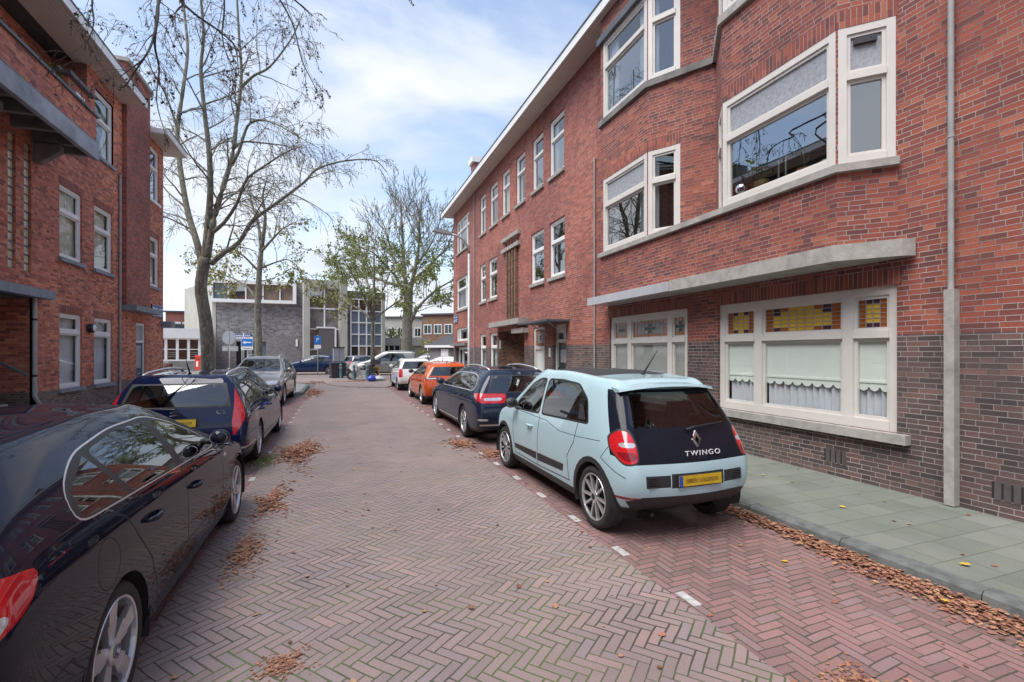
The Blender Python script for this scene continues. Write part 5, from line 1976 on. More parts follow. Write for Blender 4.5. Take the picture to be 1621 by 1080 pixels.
def inset(pts, d, sy=1.0):
    """shrink a convex outline"""
    pts = [Vector(p) for p in pts]
    n = len(pts)
    c = sum(pts, Vector((0, 0))) / n
    L = []
    for i in range(n):
        p, q = pts[i], pts[(i + 1) % n]
        t = (q - p).normalized()
        nn = Vector((-t.y, t.x))
        if (c - p).dot(nn) < 0:
            nn = -nn
        L.append((p + nn * d, t))
    out = []
    for i in range(n):
        (p, t), (q, s_) = L[i - 1], L[i]
        den = t.x * s_.y - t.y * s_.x
        if abs(den) < 1e-6:
            out.append(tuple(q))
            continue
        k = ((q.x - p.x) * s_.y - (q.y - p.y) * s_.x) / den
        out.append(tuple(p + t * k))
    return out

def rnd(pts, r=.06, k=3):
    """round the corners of a convex outline"""
    out = []
    n = len(pts)
    for i in range(n):
        a, p, c = Vector(pts[i - 1]), Vector(pts[i]), Vector(pts[(i + 1) % n])
        e0 = min(r, (a - p).length * .45)
        e1 = min(r, (c - p).length * .45)
        q0, q1 = p + (a - p).normalized() * e0, p + (c - p).normalized() * e1
        for j in range(k + 1):
            t = j / k
            out.append(tuple(q0 * (1 - t) ** 2 + p * 2 * t * (1 - t) + q1 * t * t))
    return out

def glass_opening(b, fn, pts, name, seal='seal', d=.022, **k):
    """black seal ring and the pane inside it"""
    fn(rnd(pts), seal, **k)
    k2 = dict(k)
    k2['over'] = [seal, 'body']
    fn(rnd(inset(pts, d), .05), name, **k2)

PARTS = ('side_window', 'windscreen', 'rear_window', 'tail_light', 'headlight', 'tailgate', 'bumper', 'roof_panel', 'grille')
BASE = {'seal': 'black', 'gap': 'dark', 'cladding': 'black', 'side_window': 'cglass', 'windscreen': 'cglass', 'rear_window': 'cglass', 'tail_light': 'red', 'lens': 'clear', 'headlight': 'clear', 'grille': 'black', 'reflector': 'redd', 'chrome': 'satin', 'lower': 'black'}

def car(p, label, cat, loc, rz, decorate, matbody, level=3, wheels=None, matx=None, group=None, name='parked_car', simple_int=False):
    root = empty(name, (0, 0, 0), 0, label, cat, group)
    b = Body(stations(p), p.get('br', .06), p.get('bf', .14), level)
    r = p['r']
    ra = r + p.get('ag', .05)
    for y in (0, p['wb']):
        b.arch(y, r, ra, p.get('trim', 0))
    mats = dict(BASE)
    mats['body'] = matbody
    if matx:
        mats.update(matx)
    post = decorate(b, p, root)
    b.finish(root, mats, PARTS, ('side_window', 'tail_light', 'headlight'))
    wl = wheels or {}
    add_wheels(root, b, p['wb'], p['W'] / 2 - p.get('tw', .2) / 2 - .012 + p.get('track', 0), r, p.get('tw', .2), wl.get('n', 5), wl.get('style', 'plain'), wl.get('dark', 'black'), wl.get('face', 'alloy'), wl.get('rimf', .68))
    if not simple_int:
        interior(root, p, p['W'])
    if post:
        post()
    root.location = loc
    root.rotation_euler = (0, 0, rz)
    return root
# ---- the light blue small hatchback --------------------------------------
M['p_ice'] = paint('pale_blue_car_paint', (0.38, 0.525, 0.565), 0.0, 0.25, 0.06)
M['p_fabric'] = simple('black_fabric_roof', (0.03, 0.03, 0.033), 0.85, bump=.2)
M['p_navy'] = paint('navy_car_paint', (0.006, 0.012, 0.050), 0.0, 0.35, 0.0, .85)
M['p_black'] = paint('blue_black_car_paint', (0.013, 0.014, 0.026), 0.0, 0.35, 0.0, .65)
M['p_dblue'] = paint('dark_blue_grey_car_paint', (0.014, 0.023, 0.046), 0.0, 0.35, 0.01, .85)
M['p_orange'] = paint('orange_red_car_paint', (0.62, 0.10, 0.018), 0.2, 0.25, 0.03)
M['p_white'] = paint('white_car_paint', (0.78, 0.78, 0.77), 0.0, 0.3, 0.05)
M['p_beige'] = paint('champagne_car_paint', (0.30, 0.26, 0.22), 0.6, 0.3, 0.05)
M['p_blue'] = paint('blue_car_paint', (0.012, 0.03, 0.09), 0.1, 0.25, 0.03)
M['p_silver'] = paint('silver_car_paint', (0.25, 0.25, 0.245), 0.4, 0.3, 0.05)
M['p_grey'] = paint('grey_car_paint', (0.10, 0.105, 0.115), 0.5, 0.3, 0.05)
M['redpatch'] = paint('dull_red_panel', (0.16, 0.02, 0.03), 0.2, 0.35, 0.1)

TW = dict(rw=.94, W=1.57, wr=.585, ro=.50, wb=2.492, fo=.62, H=1.52, Hr=1.43, Hf=1.48, yr=-.10, yrb=-.37, yws=1.72, yc=2.42, zc=.98, zn=.80, zbr=1.0, zbf=.92, r=.315, tw=.20, trim=.055, ag=.035, zm=.70, br=.09, bf=.2, crown=.035, rr=.93)
def deco_tw(b, p, root):
    # glazing of the sides: one black band with two panes
    glass_opening(b, b.side, [(1.30, .975), (2.20, .945), (2.04, 1.12), (1.72, 1.36), (1.50, 1.435), (1.30, 1.44)], 'side_window', d=.024)
    glass_opening(b, b.side, [(.12, 1.02), (1.25, .975), (1.26, 1.44), (.90, 1.45), (.50, 1.425), (.24, 1.27)], 'side_window', d=.024)
    b.side([(.20, 1.06), (.36, 1.05), (.38, 1.22), (.31, 1.2)], 'gap', over=['side_window'])
    # black tailgate glass reaching down to the bumper line
    b.rear([(-.66, .74), (.66, .74), (.79, .82), (.755, 1.04), (.60, 1.40), (-.60, 1.40), (-.755, 1.04), (-.79, .82)], 'tailgate', ny=.15)
    b.rear(rnd([(-.60, 1.05), (.60, 1.05), (.50, 1.37), (-.50, 1.37)], .07), 'rear_window', ny=.1, over=['tailgate'])
    # rear lamps
    b.oblique([(.575, -.48, .745), (.705, -.42, .725), (.785, -.30, .85), (.775, -.25, .975), (.68, -.3, 1.055), (.59, -.36, 1.04), (.565, -.44, .90)], 'seal', (.6, -1, 0), over=['body', 'tailgate'])
    b.oblique([(.59, -.48, .76), (.70, -.42, .742), (.768, -.30, .855), (.758, -.25, .965), (.68, -.3, 1.038), (.605, -.36, 1.022), (.582, -.44, .90)], 'tail_light', (.6, -1, 0), over=['seal'])
    b.oblique([(.60, -.48, .78), (.69, -.42, .765), (.745, -.33, .845), (.60, -.45, .85)], 'reflector', (.6, -1, 0), over=['tail_light'])
    b.oblique([(.60, -.45, .885), (.72, -.36, .89), (.72, -.36, .93), (.60, -.45, .93)], 'lens', (.6, -1, 0), over=['tail_light'])
    # black lower bumper and vents
    b.rear([(-.62, .30), (.62, .30), (.70, .40), (.58, .445), (-.58, .445), (-.70, .40)], 'lower', ny=.1)
    b.rear([(-.88, .0), (.88, .0), (.88, .33), (-.88, .33)], 'lower', ny=-.3)
    b.rear([(.31, .53), (.55, .53), (.555, .64), (.31, .64)], 'cladding', both=True)
    b.rear([(-.30, .52), (.30, .52), (.30, .65), (-.30, .65)], 'cladding')
    b.oblique([(.56, -.5, .41), (.74, -.3, .415), (.74, -.3, .445), (.56, -.5, .44)], 'reflector', (.5, -1, 0))
    # sills, door strips and joints
    b.side([(.30, .0), (2.2, .0), (2.2, .30), (.30, .30)], 'lower', nx=-.2)
    b.side([(.60, .42), (1.28, .39), (1.28, .50), (.58, .51)], 'cladding')
    b.side([(1.30, .39), (2.02, .40), (2.04, .47), (1.30, .50)], 'cladding')
    b.side([(.60, .505), (2.04, .468), (2.04, .478), (.60, .52)], 'chrome', over=['body', 'cladding'])
    b.strip([(1.275, .97), (1.275, .33), (.45, .36)], .012, 'gap')
    b.strip([(.46, .36), (.50, .62), (.37, .80), (.33, 1.02)], .012, 'gap')
    b.strip([(2.13, .98), (2.10, .60), (2.02, .34), (1.28, .33)], .012, 'gap')
    b.strip([(2.15, .95), (1.1, .93), (.72, .86), (.28, .87), (-.12, .90)], .007, 'gap')
    b.strip([(-.47, .62), (-.16, .75), (-.30, .93)], .008, 'gap')
    # roof
    b.top([(-.50, .45), (.50, .45), (.52, 1.45), (.44, 1.62), (-.44, 1.62), (-.52, 1.45)], 'roof_panel', zmin=1.3)
    b.front([(-.62, 1.02), (.62, 1.02), (.53, 1.44), (-.53, 1.44)], 'windscreen')
    b.front([(.40, .70), (.68, .72), (.66, .88), (.48, .86)], 'headlight', both=True)
    def post():
        F = plate(root, b, 0, .585, .50, .105)
        # vents: slats
        for sg in (1, -1):
            v = MB()
            for k in range(5):
                z = .545 + k * .02
                y, n = b.surf_y(sg * .43, z)
                v.box(min(sg * .33, sg * .54) * SW, max(sg * .33, sg * .54) * SW, y - .004, y + .02, z - .005, z + .005, 'came' if 0 else 'rubber')
            v.build('vent', root, world=False)
        # spoiler over the glass
        s_ = MB()
        prof = [(-.08, 1.445), (-.255, 1.425), (-.27, 1.40), (-.10, 1.385)]
        n = 8
        vs, fs = [], []
        for i in range(n + 1):
            u = -1 + 2 * i / n
            e = 1 - abs(u) ** 3
            for (y, z) in prof:
                vs.append((u * .58 * SW, (y * (.72 + .28 * e) + .02) * SX, z - .02 * (1 - e) + .028 * (1 - u * u)))
        k = len(prof)
        for i in range(n):
            for j in range(k):
                fs.append((i * k + j, (i + 1) * k + j, (i + 1) * k + (j + 1) % k, i * k + (j + 1) % k))
        fs += [tuple(range(k)), tuple(n * k + j for j in range(k))[::-1]]
        s_.add(vs, fs, 'p_ice')
        s_.build('spoiler', root, world=False, smooth=False)
        mirror(root, b, 2.02, 1.02, 'black')
        handle(root, b, 1.52, .80, 'p_ice')
        kh = MB()
        antenna(root, b, .12, .35, .28, .22)
        y, n = b.surf_y(0, .99)
        y2, _ = b.surf_y(-.2, 1.03)
        # wiper pivots right of the centre
        ya, _ = b.surf_y(.02, 1.04)
        yb, _ = b.surf_y(.42, 1.07)
        wiper(root, [(-.04, ya - .035, 1.03), (.05, ya - .045, 1.055), (.46, yb - .03, 1.075)])
        # lettering and badge
        yt, nt = b.surf_y(0.02, .82)
        vs, fs = text_mesh('TWINGO', .066, 'chrome')
        tm = MB()
        tl = -nt.z / abs(nt.y)
        tm.add([((v[0] * 1.3 + .08) * SW, yt - .012 - v[2] + (v[1]) * .12, 0.80 + v[1]) for v in vs], fs, 'signw')
        tm.build('lettering', root, world=False)
        yb_, nb_ = b.surf_y(.02, .93)
        bd = MB()
        o_ = [(0, .085), (.052, 0), (0, -.085), (-.052, 0)]
        i_ = [(0, .042), (.025, 0), (0, -.042), (-.025, 0)]
        vs = [(x + .05, yb_ - .014 + z * .25, 0.935 + z) for x, z in o_] + [(x + .05, yb_ - .016 + z * .25, 0.935 + z) for x, z in i_]
        vs += [(v[0], v[1] + .014, v[2]) for v in vs[:4]]
        bd.add(vs, [(k, (k + 1) % 4, 4 + (k + 1) % 4, 4 + k) for k in range(4)] + [(k, (k + 1) % 4, 8 + (k + 1) % 4, 8 + k) for k in range(4)], 'chrome')
        bd.build('badge', root, world=False)
        ex = MB()
        ex.tube([(-.40, -.30 * SX, .25), (-.40, -.43 * SX, .235)], .022, 'black', 10)
        ex.build('exhaust', root, world=False)
    return post
# centre x: left wheel outer faces at 2.42, so half width .83*1.09
tw_ = car(TW, 'pale blue small hatchback with black tailgate glass parked by the near pavement', 'car', (3.19, 4.25, 0.0), 0, deco_tw, 'p_ice', 3,
          wheels=dict(n=5, style='pair', dark='dark', face='alloy', rimf=.74), matx={'tailgate': 'tailglass', 'rear_window': 'cglassd', 'side_window': 'cglass', 'lower': 'black', 'roof_panel': 'p_fabric'})

# ---- the near dark hatchback at the left ---------------------------------
BM = dict(W=1.75, wr=.56, ro=.80, wb=2.66, fo=.78, H=1.405, Hr=1.33, Hf=1.36, yr=-.48, yrb=-.74, yws=1.32, yc=2.12, zc=1.0, zn=.70, zbr=1.05, zbf=.93, r=.325, tw=.21, ag=.032, zm=.70, br=.10, bf=.22, crown=.035, rr=.90)
def deco_bm(b, p, root):
    win = [(.02, 1.01), (1.02, .99), (1.02, 1.305), (.62, 1.30), (.26, 1.25), (.06, 1.13)]
    outer = [(-.27, 1.035), (1.93, .945), (1.72, 1.10), (1.36, 1.26), (1.02, 1.345), (.50, 1.345), (.04, 1.29), (-.22, 1.18)]
    b.side(rnd(outer, .12, 4), 'chrome')
    b.side(rnd(inset(outer, .007), .12, 4), 'seal', over=['chrome'])
    b.side(inset([(-.22, 1.048), (.22, 1.022), (.10, 1.268), (-.17, 1.165)], .004), 'side_window', over=['seal'])
    b.side(rnd([(.27, 1.018), (.945, .985), (.92, 1.315), (.52, 1.318), (.15, 1.275)]), 'side_window', over=['seal'])
    b.side(rnd([(1.06, .982), (1.88, .958), (1.70, 1.09), (1.35, 1.25), (1.05, 1.312)]), 'side_window', over=['seal'])
    b.strip([(.995, .985), (1.0, .40), (.96, .33)], .011, 'gap')
    b.strip([(-.10, 1.03), (.10, .95), (.20, .80), (.36, .62), (.44, .42), (.46, .33), (.96, .33)], .011, 'gap')
    b.strip([(1.90, .95), (1.98, .80), (1.99, .55), (1.95, .33), (.96, .33)], .011, 'gap')
    b.strip([(.36, .47), (2.2, .44)], .008, 'gap')
    b.side([(.34, .0), (2.25, .0), (2.25, .27), (.34, .27)], 'lower', nx=-.2)
    # round fuel flap
    ring = [(-.12 + .105 * math.cos(a), .80 + .115 * math.sin(a)) for a in [i * 2 * math.pi / 24 for i in range(25)]]
    b.strip(ring, .006, 'gap', both=1)
    b.strip([(-.83, .56), (-.42, .56), (-.38, .50)], .008, 'gap')
    b.rear([(-.66, 1.0), (.66, 1.0), (.50, 1.30), (-.50, 1.30)], 'seal', ny=.05)
    b.rear(rnd([(-.62, 1.02), (.62, 1.02), (.47, 1.28), (-.47, 1.28)], .07), 'rear_window', ny=.05, over=['seal'])
    b.oblique([(.52, -.85, .79), (.74, -.80, .79), (.85, -.62, .90), (.85, -.56, 1.0), (.72, -.74, 1.03), (.52, -.85, 1.0)], 'tail_light', (.9, -1, 0.05))
    b.oblique([(.58, -.85, .84), (.78, -.70, .845), (.80, -.66, .91), (.58, -.85, .91)], 'lens', (.9, -1, 0.05), over=['tail_light'])
    b.strip([(-.70, .62), (.70, .62)], .01, 'gap', kind='rear')
    b.strip([(-.60, .95), (-.60, .62)], .008, 'gap', kind='rear')
    b.strip([(.60, .95), (.60, .62)], .008, 'gap', kind='rear')
    b.rear([(-.9, 0), (.9, 0), (.9, .30), (-.9, .30)], 'lower', ny=-.3)
    glass_opening(b, b.front, [(-.64, 1.03), (.64, 1.03), (.52, 1.34), (-.52, 1.34)], 'windscreen')
    b.front([(.36, .56), (.70, .60), (.70, .70), (.40, .68)], 'headlight', both=True)
    b.top([(-.62, 2.28), (.62, 2.28), (.58, 2.31), (-.58, 2.31)], 'gap', zmin=.8)
    b.side([(2.08, .80), (2.16, .81), (2.16, .835), (2.08, .825)], 'lens')
    def post():
        mirror(root, b, 1.70, 1.02, 'p_black', (.085, .06, .065), .11)
        handle(root, b, 1.18, .80, 'p_black')
        handle(root, b, .40, .84, 'p_black')
        plate(root, b, 0, .78)
        antenna(root, b, 0, -.25, .09, .12)
    return post
bm_ = car(BM, 'dark blue-black hatchback with silver five-spoke wheels at the lower left', 'car', (-1.865, 2.84, 0.0), 0, deco_bm, 'p_black', 3,
          wheels=dict(n=5, style='star', dark='came', face='alloy', rimf=.76), matx={'side_window': 'cglass'})
# round blue and white badge on each hub
hubs = [o for o in bpy.data.objects if o.parent == bm_ and o.name.startswith('wheel') and 'housing' not in o.name]
for e in hubs:
    m = MB()
    x0 = .21 * .40 + .018
    m.lathe([(.032, x0), (0, x0)], 'blackg', 20, axis='x')
    for k in range(4):
        pts = [(x0 + .001, 0, 0)] + [(x0 + .001, .021 * math.cos(a), .021 * math.sin(a)) for a in [k * math.pi / 2 + j * math.pi / 10 for j in range(6)]]
        m.add(pts, [tuple(range(7))], 'signw' if k % 2 else M['plateb'])
    m.build('badge', e, world=False)

# ---- dark blue estate at the left with tall lamps ------------------------
C5 = dict(W=1.77, wr=.60, ro=1.08, wb=2.75, fo=.98, H=1.43, Hr=1.39, Hf=1.39, yr=-.78, yrb=-1.01, yws=1.40, yc=2.28, zc=.98, zn=.70, zbr=.96, zbf=.92, r=.325, tw=.20, ag=.045, zm=.66, br=.05, bf=.22, crown=.035, rr=.97)
def deco_c5(b, p, root):
    b.side([(-.72, 1.0), (-.60, .985), (2.05, .945), (1.86, 1.08), (1.40, 1.29), (.9, 1.355), (-.40, 1.345), (-.62, 1.30)], 'seal')
    b.side(rnd([(-.66, 1.02), (.02, 1.005), (.0, 1.32), (-.40, 1.31), (-.58, 1.27)]), 'side_window', over=['seal'])
    b.side(rnd([(.08, 1.005), (.90, .99), (.86, 1.33), (.06, 1.32)]), 'side_window', over=['seal'])
    b.side(rnd([(.97, .985), (1.95, .97), (1.80, 1.08), (1.38, 1.26), (.93, 1.325)]), 'side_window', over=['seal'])
    b.rear([(-.66, 1.0), (.66, 1.0), (.57, 1.33), (-.57, 1.33)], 'seal', ny=.05)
    b.rear(rnd([(-.62, 1.02), (.62, 1.02), (.54, 1.31), (-.54, 1.31)], .07), 'rear_window', ny=.05, over=['seal'])
    # tall curved lamps in the rear corners
    b.oblique([(.645, -1.1, .60), (.72, -1.1, .60), (.83, -.98, .86), (.81, -.94, 1.0), (.70, -.90, 1.28), (.645, -.86, 1.37), (.575, -.86, 1.37), (.665, -1.05, .98), (.685, -1.08, .80)], 'tail_light', (.55, -1, .05), over=['body', 'seal'])
    b.strip([(-.64, .58), (.64, .58)], .01, 'gap', kind='rear')
    b.rear([(-.30, .735), (.30, .735), (.30, .865), (-.30, .865)], 'cladding')
    b.rear([(-.9, 0), (.9, 0), (.9, .28), (-.9, .28)], 'lower', ny=-.3)
    b.rear([(-.86, .40), (.86, .40), (.86, .425), (-.86, .425)], 'chrome', ny=.0)
    b.side([(-1.0, .40), (-.36, .40), (-.36, .425), (-1.0, .425)], 'chrome', nx=.1)
    b.strip([(-.98, .60), (-.38, .60)], .008, 'gap')
    b.side([(.36, .18), (2.36, .18), (2.36, .34), (.36, .34)], 'skirt', nx=-.2)
    for ln in ([(.95, .98), (.97, .34)], [(.02, 1.0), (.10, .88), (.34, .66), (.40, .34)], [(2.02, .95), (2.08, .75), (2.10, .34)], [(.40, .345), (2.1, .345)]):
        b.strip(ln, .011, 'gap')
    b.side([(-.42, .72), (-.20, .70), (-.20, .90), (-.42, .92)], 'redmark', both=1)
    glass_opening(b, b.front, [(-.66, 1.02), (.66, 1.02), (.55, 1.36), (-.55, 1.36)], 'windscreen')
    b.front([(.36, .58), (.72, .60), (.72, .72), (.42, .70)], 'headlight', both=True)
    def post():
        mirror(root, b, 1.84, 1.0, 'p_navy', (.10, .075, .075), .12)
        handle(root, b, 1.10, .80, 'p_navy')
        handle(root, b, .26, .82, 'p_navy')
        plate(root, b, 0, .80)
        rails(root, b, -.62, 1.2, .52)
        antenna(root, b, 0, -.45, .22, .16)
        ya, _ = b.surf_y(.0, .985)
        yb, _ = b.surf_y(-.45, 1.02)
        wiper(root, [(0, ya - .03, .985), (-.2 * SX, ya - .035, 1.005), (-.5 * SX, yb - .02, 1.03)])
        yc_, _ = b.surf_y(0, .93)
        m = MB()
        for dz in (0, .045):
            for sg in (1, -1):
                vs = [(0, yc_ - .012, .935 + dz), (0, yc_ - .012, .905 + dz), (sg * .062, yc_ - .012, .882 + dz), (sg * .062, yc_ - .012, .905 + dz)]
                m.add(vs, [(0, 1, 2, 3)], 'chrome')
        m.build('badge', root, world=False)
        vs, fs = text_mesh('C5', .07, 'chrome')
        yt, _ = b.surf_y(.48, .935)
        t = MB()
        t.add([(v[0] * 1.3 + .50 * SX, yt - .010 - v[2], .91 + v[1]) for v in vs], fs, 'chrome')
        t.build('lettering', root, world=False)
    return post
car(C5, 'dark blue estate with tall red corner lamps and roof rails behind the near dark hatchback', 'car', (-2.09, 8.86, 0), 0, deco_c5, 'p_navy', 3,
    wheels=dict(n=9, style='plain', face='alloy'), matx={'skirt': 'galv', 'redmark': 'redpatch', 'side_window': 'cglass', 'rear_window': 'cglass'})

# ---- dark blue estate at the right ---------------------------------------
CX = dict(W=1.86, wr=.60, ro=1.02, wb=2.815, fo=1.0, H=1.42, Hr=1.37, Hf=1.37, yr=-.70, yrb=-.93, yws=1.45, yc=2.35, zc=1.0, zn=.72, zbr=1.0, zbf=.94, r=.335, tw=.21, ag=.04, zm=.70, br=.07, bf=.24, crown=.04, rr=.95)
def deco_cx(b, p, root):
    outer = [(-.62, 1.06), (-.50, 1.0), (2.08, .96), (1.86, 1.11), (1.45, 1.27), (.9, 1.34), (-.1, 1.335), (-.42, 1.28)]
    b.side(rnd(outer, .12, 4), 'chrome')
    b.side(rnd(inset(outer, .018), .12, 4), 'seal', over=['chrome'])
    b.side(rnd([(-.54, 1.055), (-.46, 1.025), (.02, 1.015), (.0, 1.30), (-.1, 1.30), (-.38, 1.25)]), 'side_window', over=['seal'])
    b.side(rnd([(.07, 1.015), (.93, 1.0), (.88, 1.31), (.05, 1.305)]), 'side_window', over=['seal'])
    b.side(rnd([(.99, .995), (1.97, .985), (1.80, 1.10), (1.42, 1.24), (.94, 1.305)]), 'side_window', over=['seal'])
    b.rear([(-.70, .99), (.70, .99), (.56, 1.32), (-.56, 1.32)], 'seal', ny=.05)
    b.rear(rnd([(-.66, 1.01), (.66, 1.01), (.53, 1.30), (-.53, 1.30)], .07), 'rear_window', ny=.05, over=['seal'])
    b.oblique([(.42, -1.1, .80), (.80, -.98, .80), (.91, -.78, .90), (.91, -.66, .975), (.80, -.9, .985), (.42, -1.1, .975)], 'tail_light', (.75, -1, 0.0), over=['body', 'seal'])
    b.oblique([(.50, -1.1, .85), (.78, -.98, .85), (.78, -.98, .90), (.50, -1.1, .905)], 'lens', (.75, -1, 0.0), over=['tail_light'])
    b.rear([(-.30, .70), (.30, .70), (.30, .83), (-.30, .83)], 'cladding')
    b.rear([(-.95, .0), (.95, .0), (.95, .30), (-.95, .30)], 'lower', ny=-.3)
    b.rear([(-.86, .37), (.86, .37), (.86, .40), (-.86, .40)], 'chrome', ny=0)
    b.strip([(-.70, .60), (.70, .60)], .01, 'gap', kind='rear')
    b.oblique([(.72, -1.05, .47), (.86, -.9, .47), (.86, -.9, .51), (.72, -1.05, .51)], 'lens', (.6, -1, 0))
    b.side([(.40, .30), (2.3, .28), (2.3, .31), (.40, .33)], 'chrome', nx=-.2)
    b.side([(.36, .0), (2.4, .0), (2.4, .27), (.36, .27)], 'lower', nx=-.2)
    for ln in ([(.98, .99), (1.0, .33)], [(.03, 1.01), (.12, .88), (.36, .66), (.44, .33)], [(2.05, .97), (2.14, .75), (2.14, .33)], [(.44, .34), (2.14, .34)]):
        b.strip(ln, .011, 'gap')
    glass_opening(b, b.front, [(-.68, 1.04), (.68, 1.04), (.56, 1.35), (-.56, 1.35)], 'windscreen')
    b.front([(.40, .60), (.76, .62), (.76, .74), (.46, .72)], 'headlight', both=True)
    def post():
        mirror(root, b, 1.86, 1.03, 'p_dblue', (.11, .08, .08), .13)
        handle(root, b, 1.14, .82, 'p_dblue')
        handle(root, b, .30, .84, 'p_dblue')
        plate(root, b, 0, .765)
        rails(root, b, -.55, 1.3, .52)
        antenna(root, b, 0, -.35, .12, .12)
        y, _ = b.surf_y(0, .91)
        m = MB()
        for dz in (0, .045):
            for sg in (1, -1):
                m.add([(0, y - .012, .93 + dz), (0, y - .012, .905 + dz), (sg * .06, y - .012, .885 + dz), (sg * .06, y - .012, .905 + dz)], [(0, 1, 2, 3)], 'chrome')
        m.build('badge', root, world=False)
    return post
car(CX, 'dark blue estate with roof rails parked in front of the pale blue hatchback', 'car', (3.38, 9.74, 0), 0, deco_cx, 'p_dblue', 3,
    wheels=dict(n=7, style='split', face='alloy'), matx={'side_window': 'cglass', 'rear_window': 'cglass'})

# ---- generic smaller hatchbacks ------------------------------------------
def deco_hatch(o):
    def f(b, p, root):
        zb, H = p['zbr'], p['Hr']
        ye, yf = o['win']
        b.side([(ye, zb + .04), (yf, p['zbf'] + .02), (yf - .22, p['zbf'] + .16), (p['yws'] + .02, p['Hf'] - .11), (p['yws'] - .5, p['H'] - .08), (ye + .35, H - .07), (ye + .08, zb + .16)], 'seal')
        mid = o['mid']
        b.side(rnd([(ye + .05, zb + .06), (mid - .04, zb + .04), (mid - .06, p['H'] - .11), (ye + .38, H - .10), (ye + .12, zb + .17)]), 'side_window', over=['seal'])
        b.side(rnd([(mid + .04, zb + .035), (yf - .07, p['zbf'] + .045), (yf - .25, p['zbf'] + .16), (p['yws'], p['Hf'] - .135), (mid + .01, p['H'] - .11)]), 'side_window', over=['seal'])
        b.strip([(mid, zb), (mid + .02, .34)], .012, 'gap')
        b.strip([(yf, p['zbf']), (yf + .08, .7), (yf + .06, .34)], .012, 'gap')
        b.strip([(.30, zb), (.42, .6), (.45, .34)], .012, 'gap')
        b.side([(.36, .0), (p['wb'] - .36, .0), (p['wb'] - .36, .29), (.36, .29)], 'lower', nx=-.2)
        k = p['W'] / 2
        w0, w1 = k * .80, p['wr'] * .92
        b.rear([(-w0, zb + .0), (w0, zb + .0), (w1, H - .05), (-w1, H - .05)], 'seal', ny=.05)
        b.rear(rnd([(-w0 + .04, zb + .03), (w0 - .04, zb + .03), (w1 - .03, H - .07), (-w1 + .03, H - .07)], .07), 'rear_window', ny=.05, over=['seal'])
        b.oblique(o['lamp'], 'tail_light', (.7, -1, 0), over=['body', 'seal'])
        if o.get('lampin'):
            b.oblique(o['lampin'], 'lens', (.7, -1, 0), over=['tail_light'])
        b.rear([(-1, .0), (1, .0), (1, .33), (-1, .33)], 'lower', ny=-.3)
        glass_opening(b, b.front, [(-k * .76, p['zc'] + .03), (k * .76, p['zc'] + .03), (p['wr'] * .92, p['Hf'] - .02), (-p['wr'] * .92, p['Hf'] - .02)], 'windscreen')
        b.front([(k * .45, p['zn'] - .14), (k * .84, p['zn'] - .12), (k * .84, p['zn'] + .0), (k * .5, p['zn'] - .02)], 'headlight', both=True)
        b.front([(-k * .5, .30), (k * .5, .30), (k * .5, .45), (-k * .5, .45)], 'grille')
        if o.get('grille'):
            b.front([(-k * .42, p['zn'] - .16), (k * .42, p['zn'] - .16), (k * .42, p['zn'] - .05), (-k * .42, p['zn'] - .05)], 'grille')
        if o.get('roofblack'):
            b.top([(-.5, p['yr'] + .2), (.5, p['yr'] + .2), (.5, p['yws'] - .1), (-.5, p['yws'] - .1)], 'roof_panel', zmin=1.2)
        def post():
            mirror(root, b, yf - .12, p['zbf'] + .1, o.get('mm', 'black'))
            handle(root, b, mid + .25, zb - .17, o.get('hm', 'black'))
            handle(root, b, .32, zb - .15, o.get('hm', 'black'))
            plate(root, b, 0, o.get('pz', .60))
            plate(root, b, 0, .42, rear=False)
            if o.get('rails'):
                rails(root, b, p['yr'] + .15, p['yws'] - .1, p['wr'] * .86)
            if o.get('ant', 1):
                antenna(root, b, 0, p['yr'] + .3, .12, .12)
        return post
    return f
CO = dict(W=1.765, wr=.57, ro=.69, wb=2.54, fo=.82, H=1.40, Hr=1.33, Hf=1.36, yr=-.40, yrb=-.60, yws=1.25, yc=2.12, zc=.97, zn=.70, zbr=.98, zbf=.92, r=.325, tw=.20, ag=.045, zm=.68, br=.08, bf=.22, crown=.035, rr=.92)
car(CO, 'orange-red hatchback parked between the white and the dark blue cars', 'car', (3.52, 16.3, 0), 0, deco_hatch(dict(win=(-.28, 2.0), mid=.92, mm='black', hm='p_orange', pz=.52,
    lamp=[(.42, -.72, .86), (.80, -.6, .84), (.86, -.45, .90), (.84, -.45, .95), (.42, -.7, .955)], lampin=[(.5, -.7, .885), (.74, -.62, .88), (.74, -.62, .92), (.5, -.7, .925)])), 'p_orange', 3, wheels=dict(n=5, style='split', dark='black'), matx={'tail_light': 'redd'})
UP = dict(W=1.645, wr=.58, ro=.53, wb=2.42, fo=.60, H=1.45, Hr=1.39, Hf=1.40, yr=-.30, yrb=-.45, yws=1.35, yc=2.15, zc=1.0, zn=.78, zbr=1.0, zbf=.95, r=.30, tw=.18, ag=.05, zm=.70, br=.06, bf=.18, crown=.03, rr=.97)
car(UP, 'small white hatchback in front of the orange one', 'car', (3.38, 22.5, 0), 0, deco_hatch(dict(win=(-.1, 1.98), mid=.95, mm='p_white', hm='p_white', pz=.55, ant=1,
    lamp=[(.58, -.5, .62), (.76, -.42, .62), (.80, -.4, .80), (.78, -.36, 1.0), (.64, -.42, 1.02), (.60, -.46, .95)])), 'p_white', 3, wheels=dict(n=9, style='plain', face='came'), matx={})
SU = dict(W=1.82, wr=.60, ro=.92, wb=2.72, fo=.85, H=1.60, Hr=1.52, Hf=1.54, yr=-.60, yrb=-.82, yws=1.30, yc=2.18, zc=1.09, zn=.86, zbr=1.06, zbf=1.02, r=.35, tw=.22, ag=.05, zm=.74, br=.06, bf=.24, crown=.04, rr=.95)
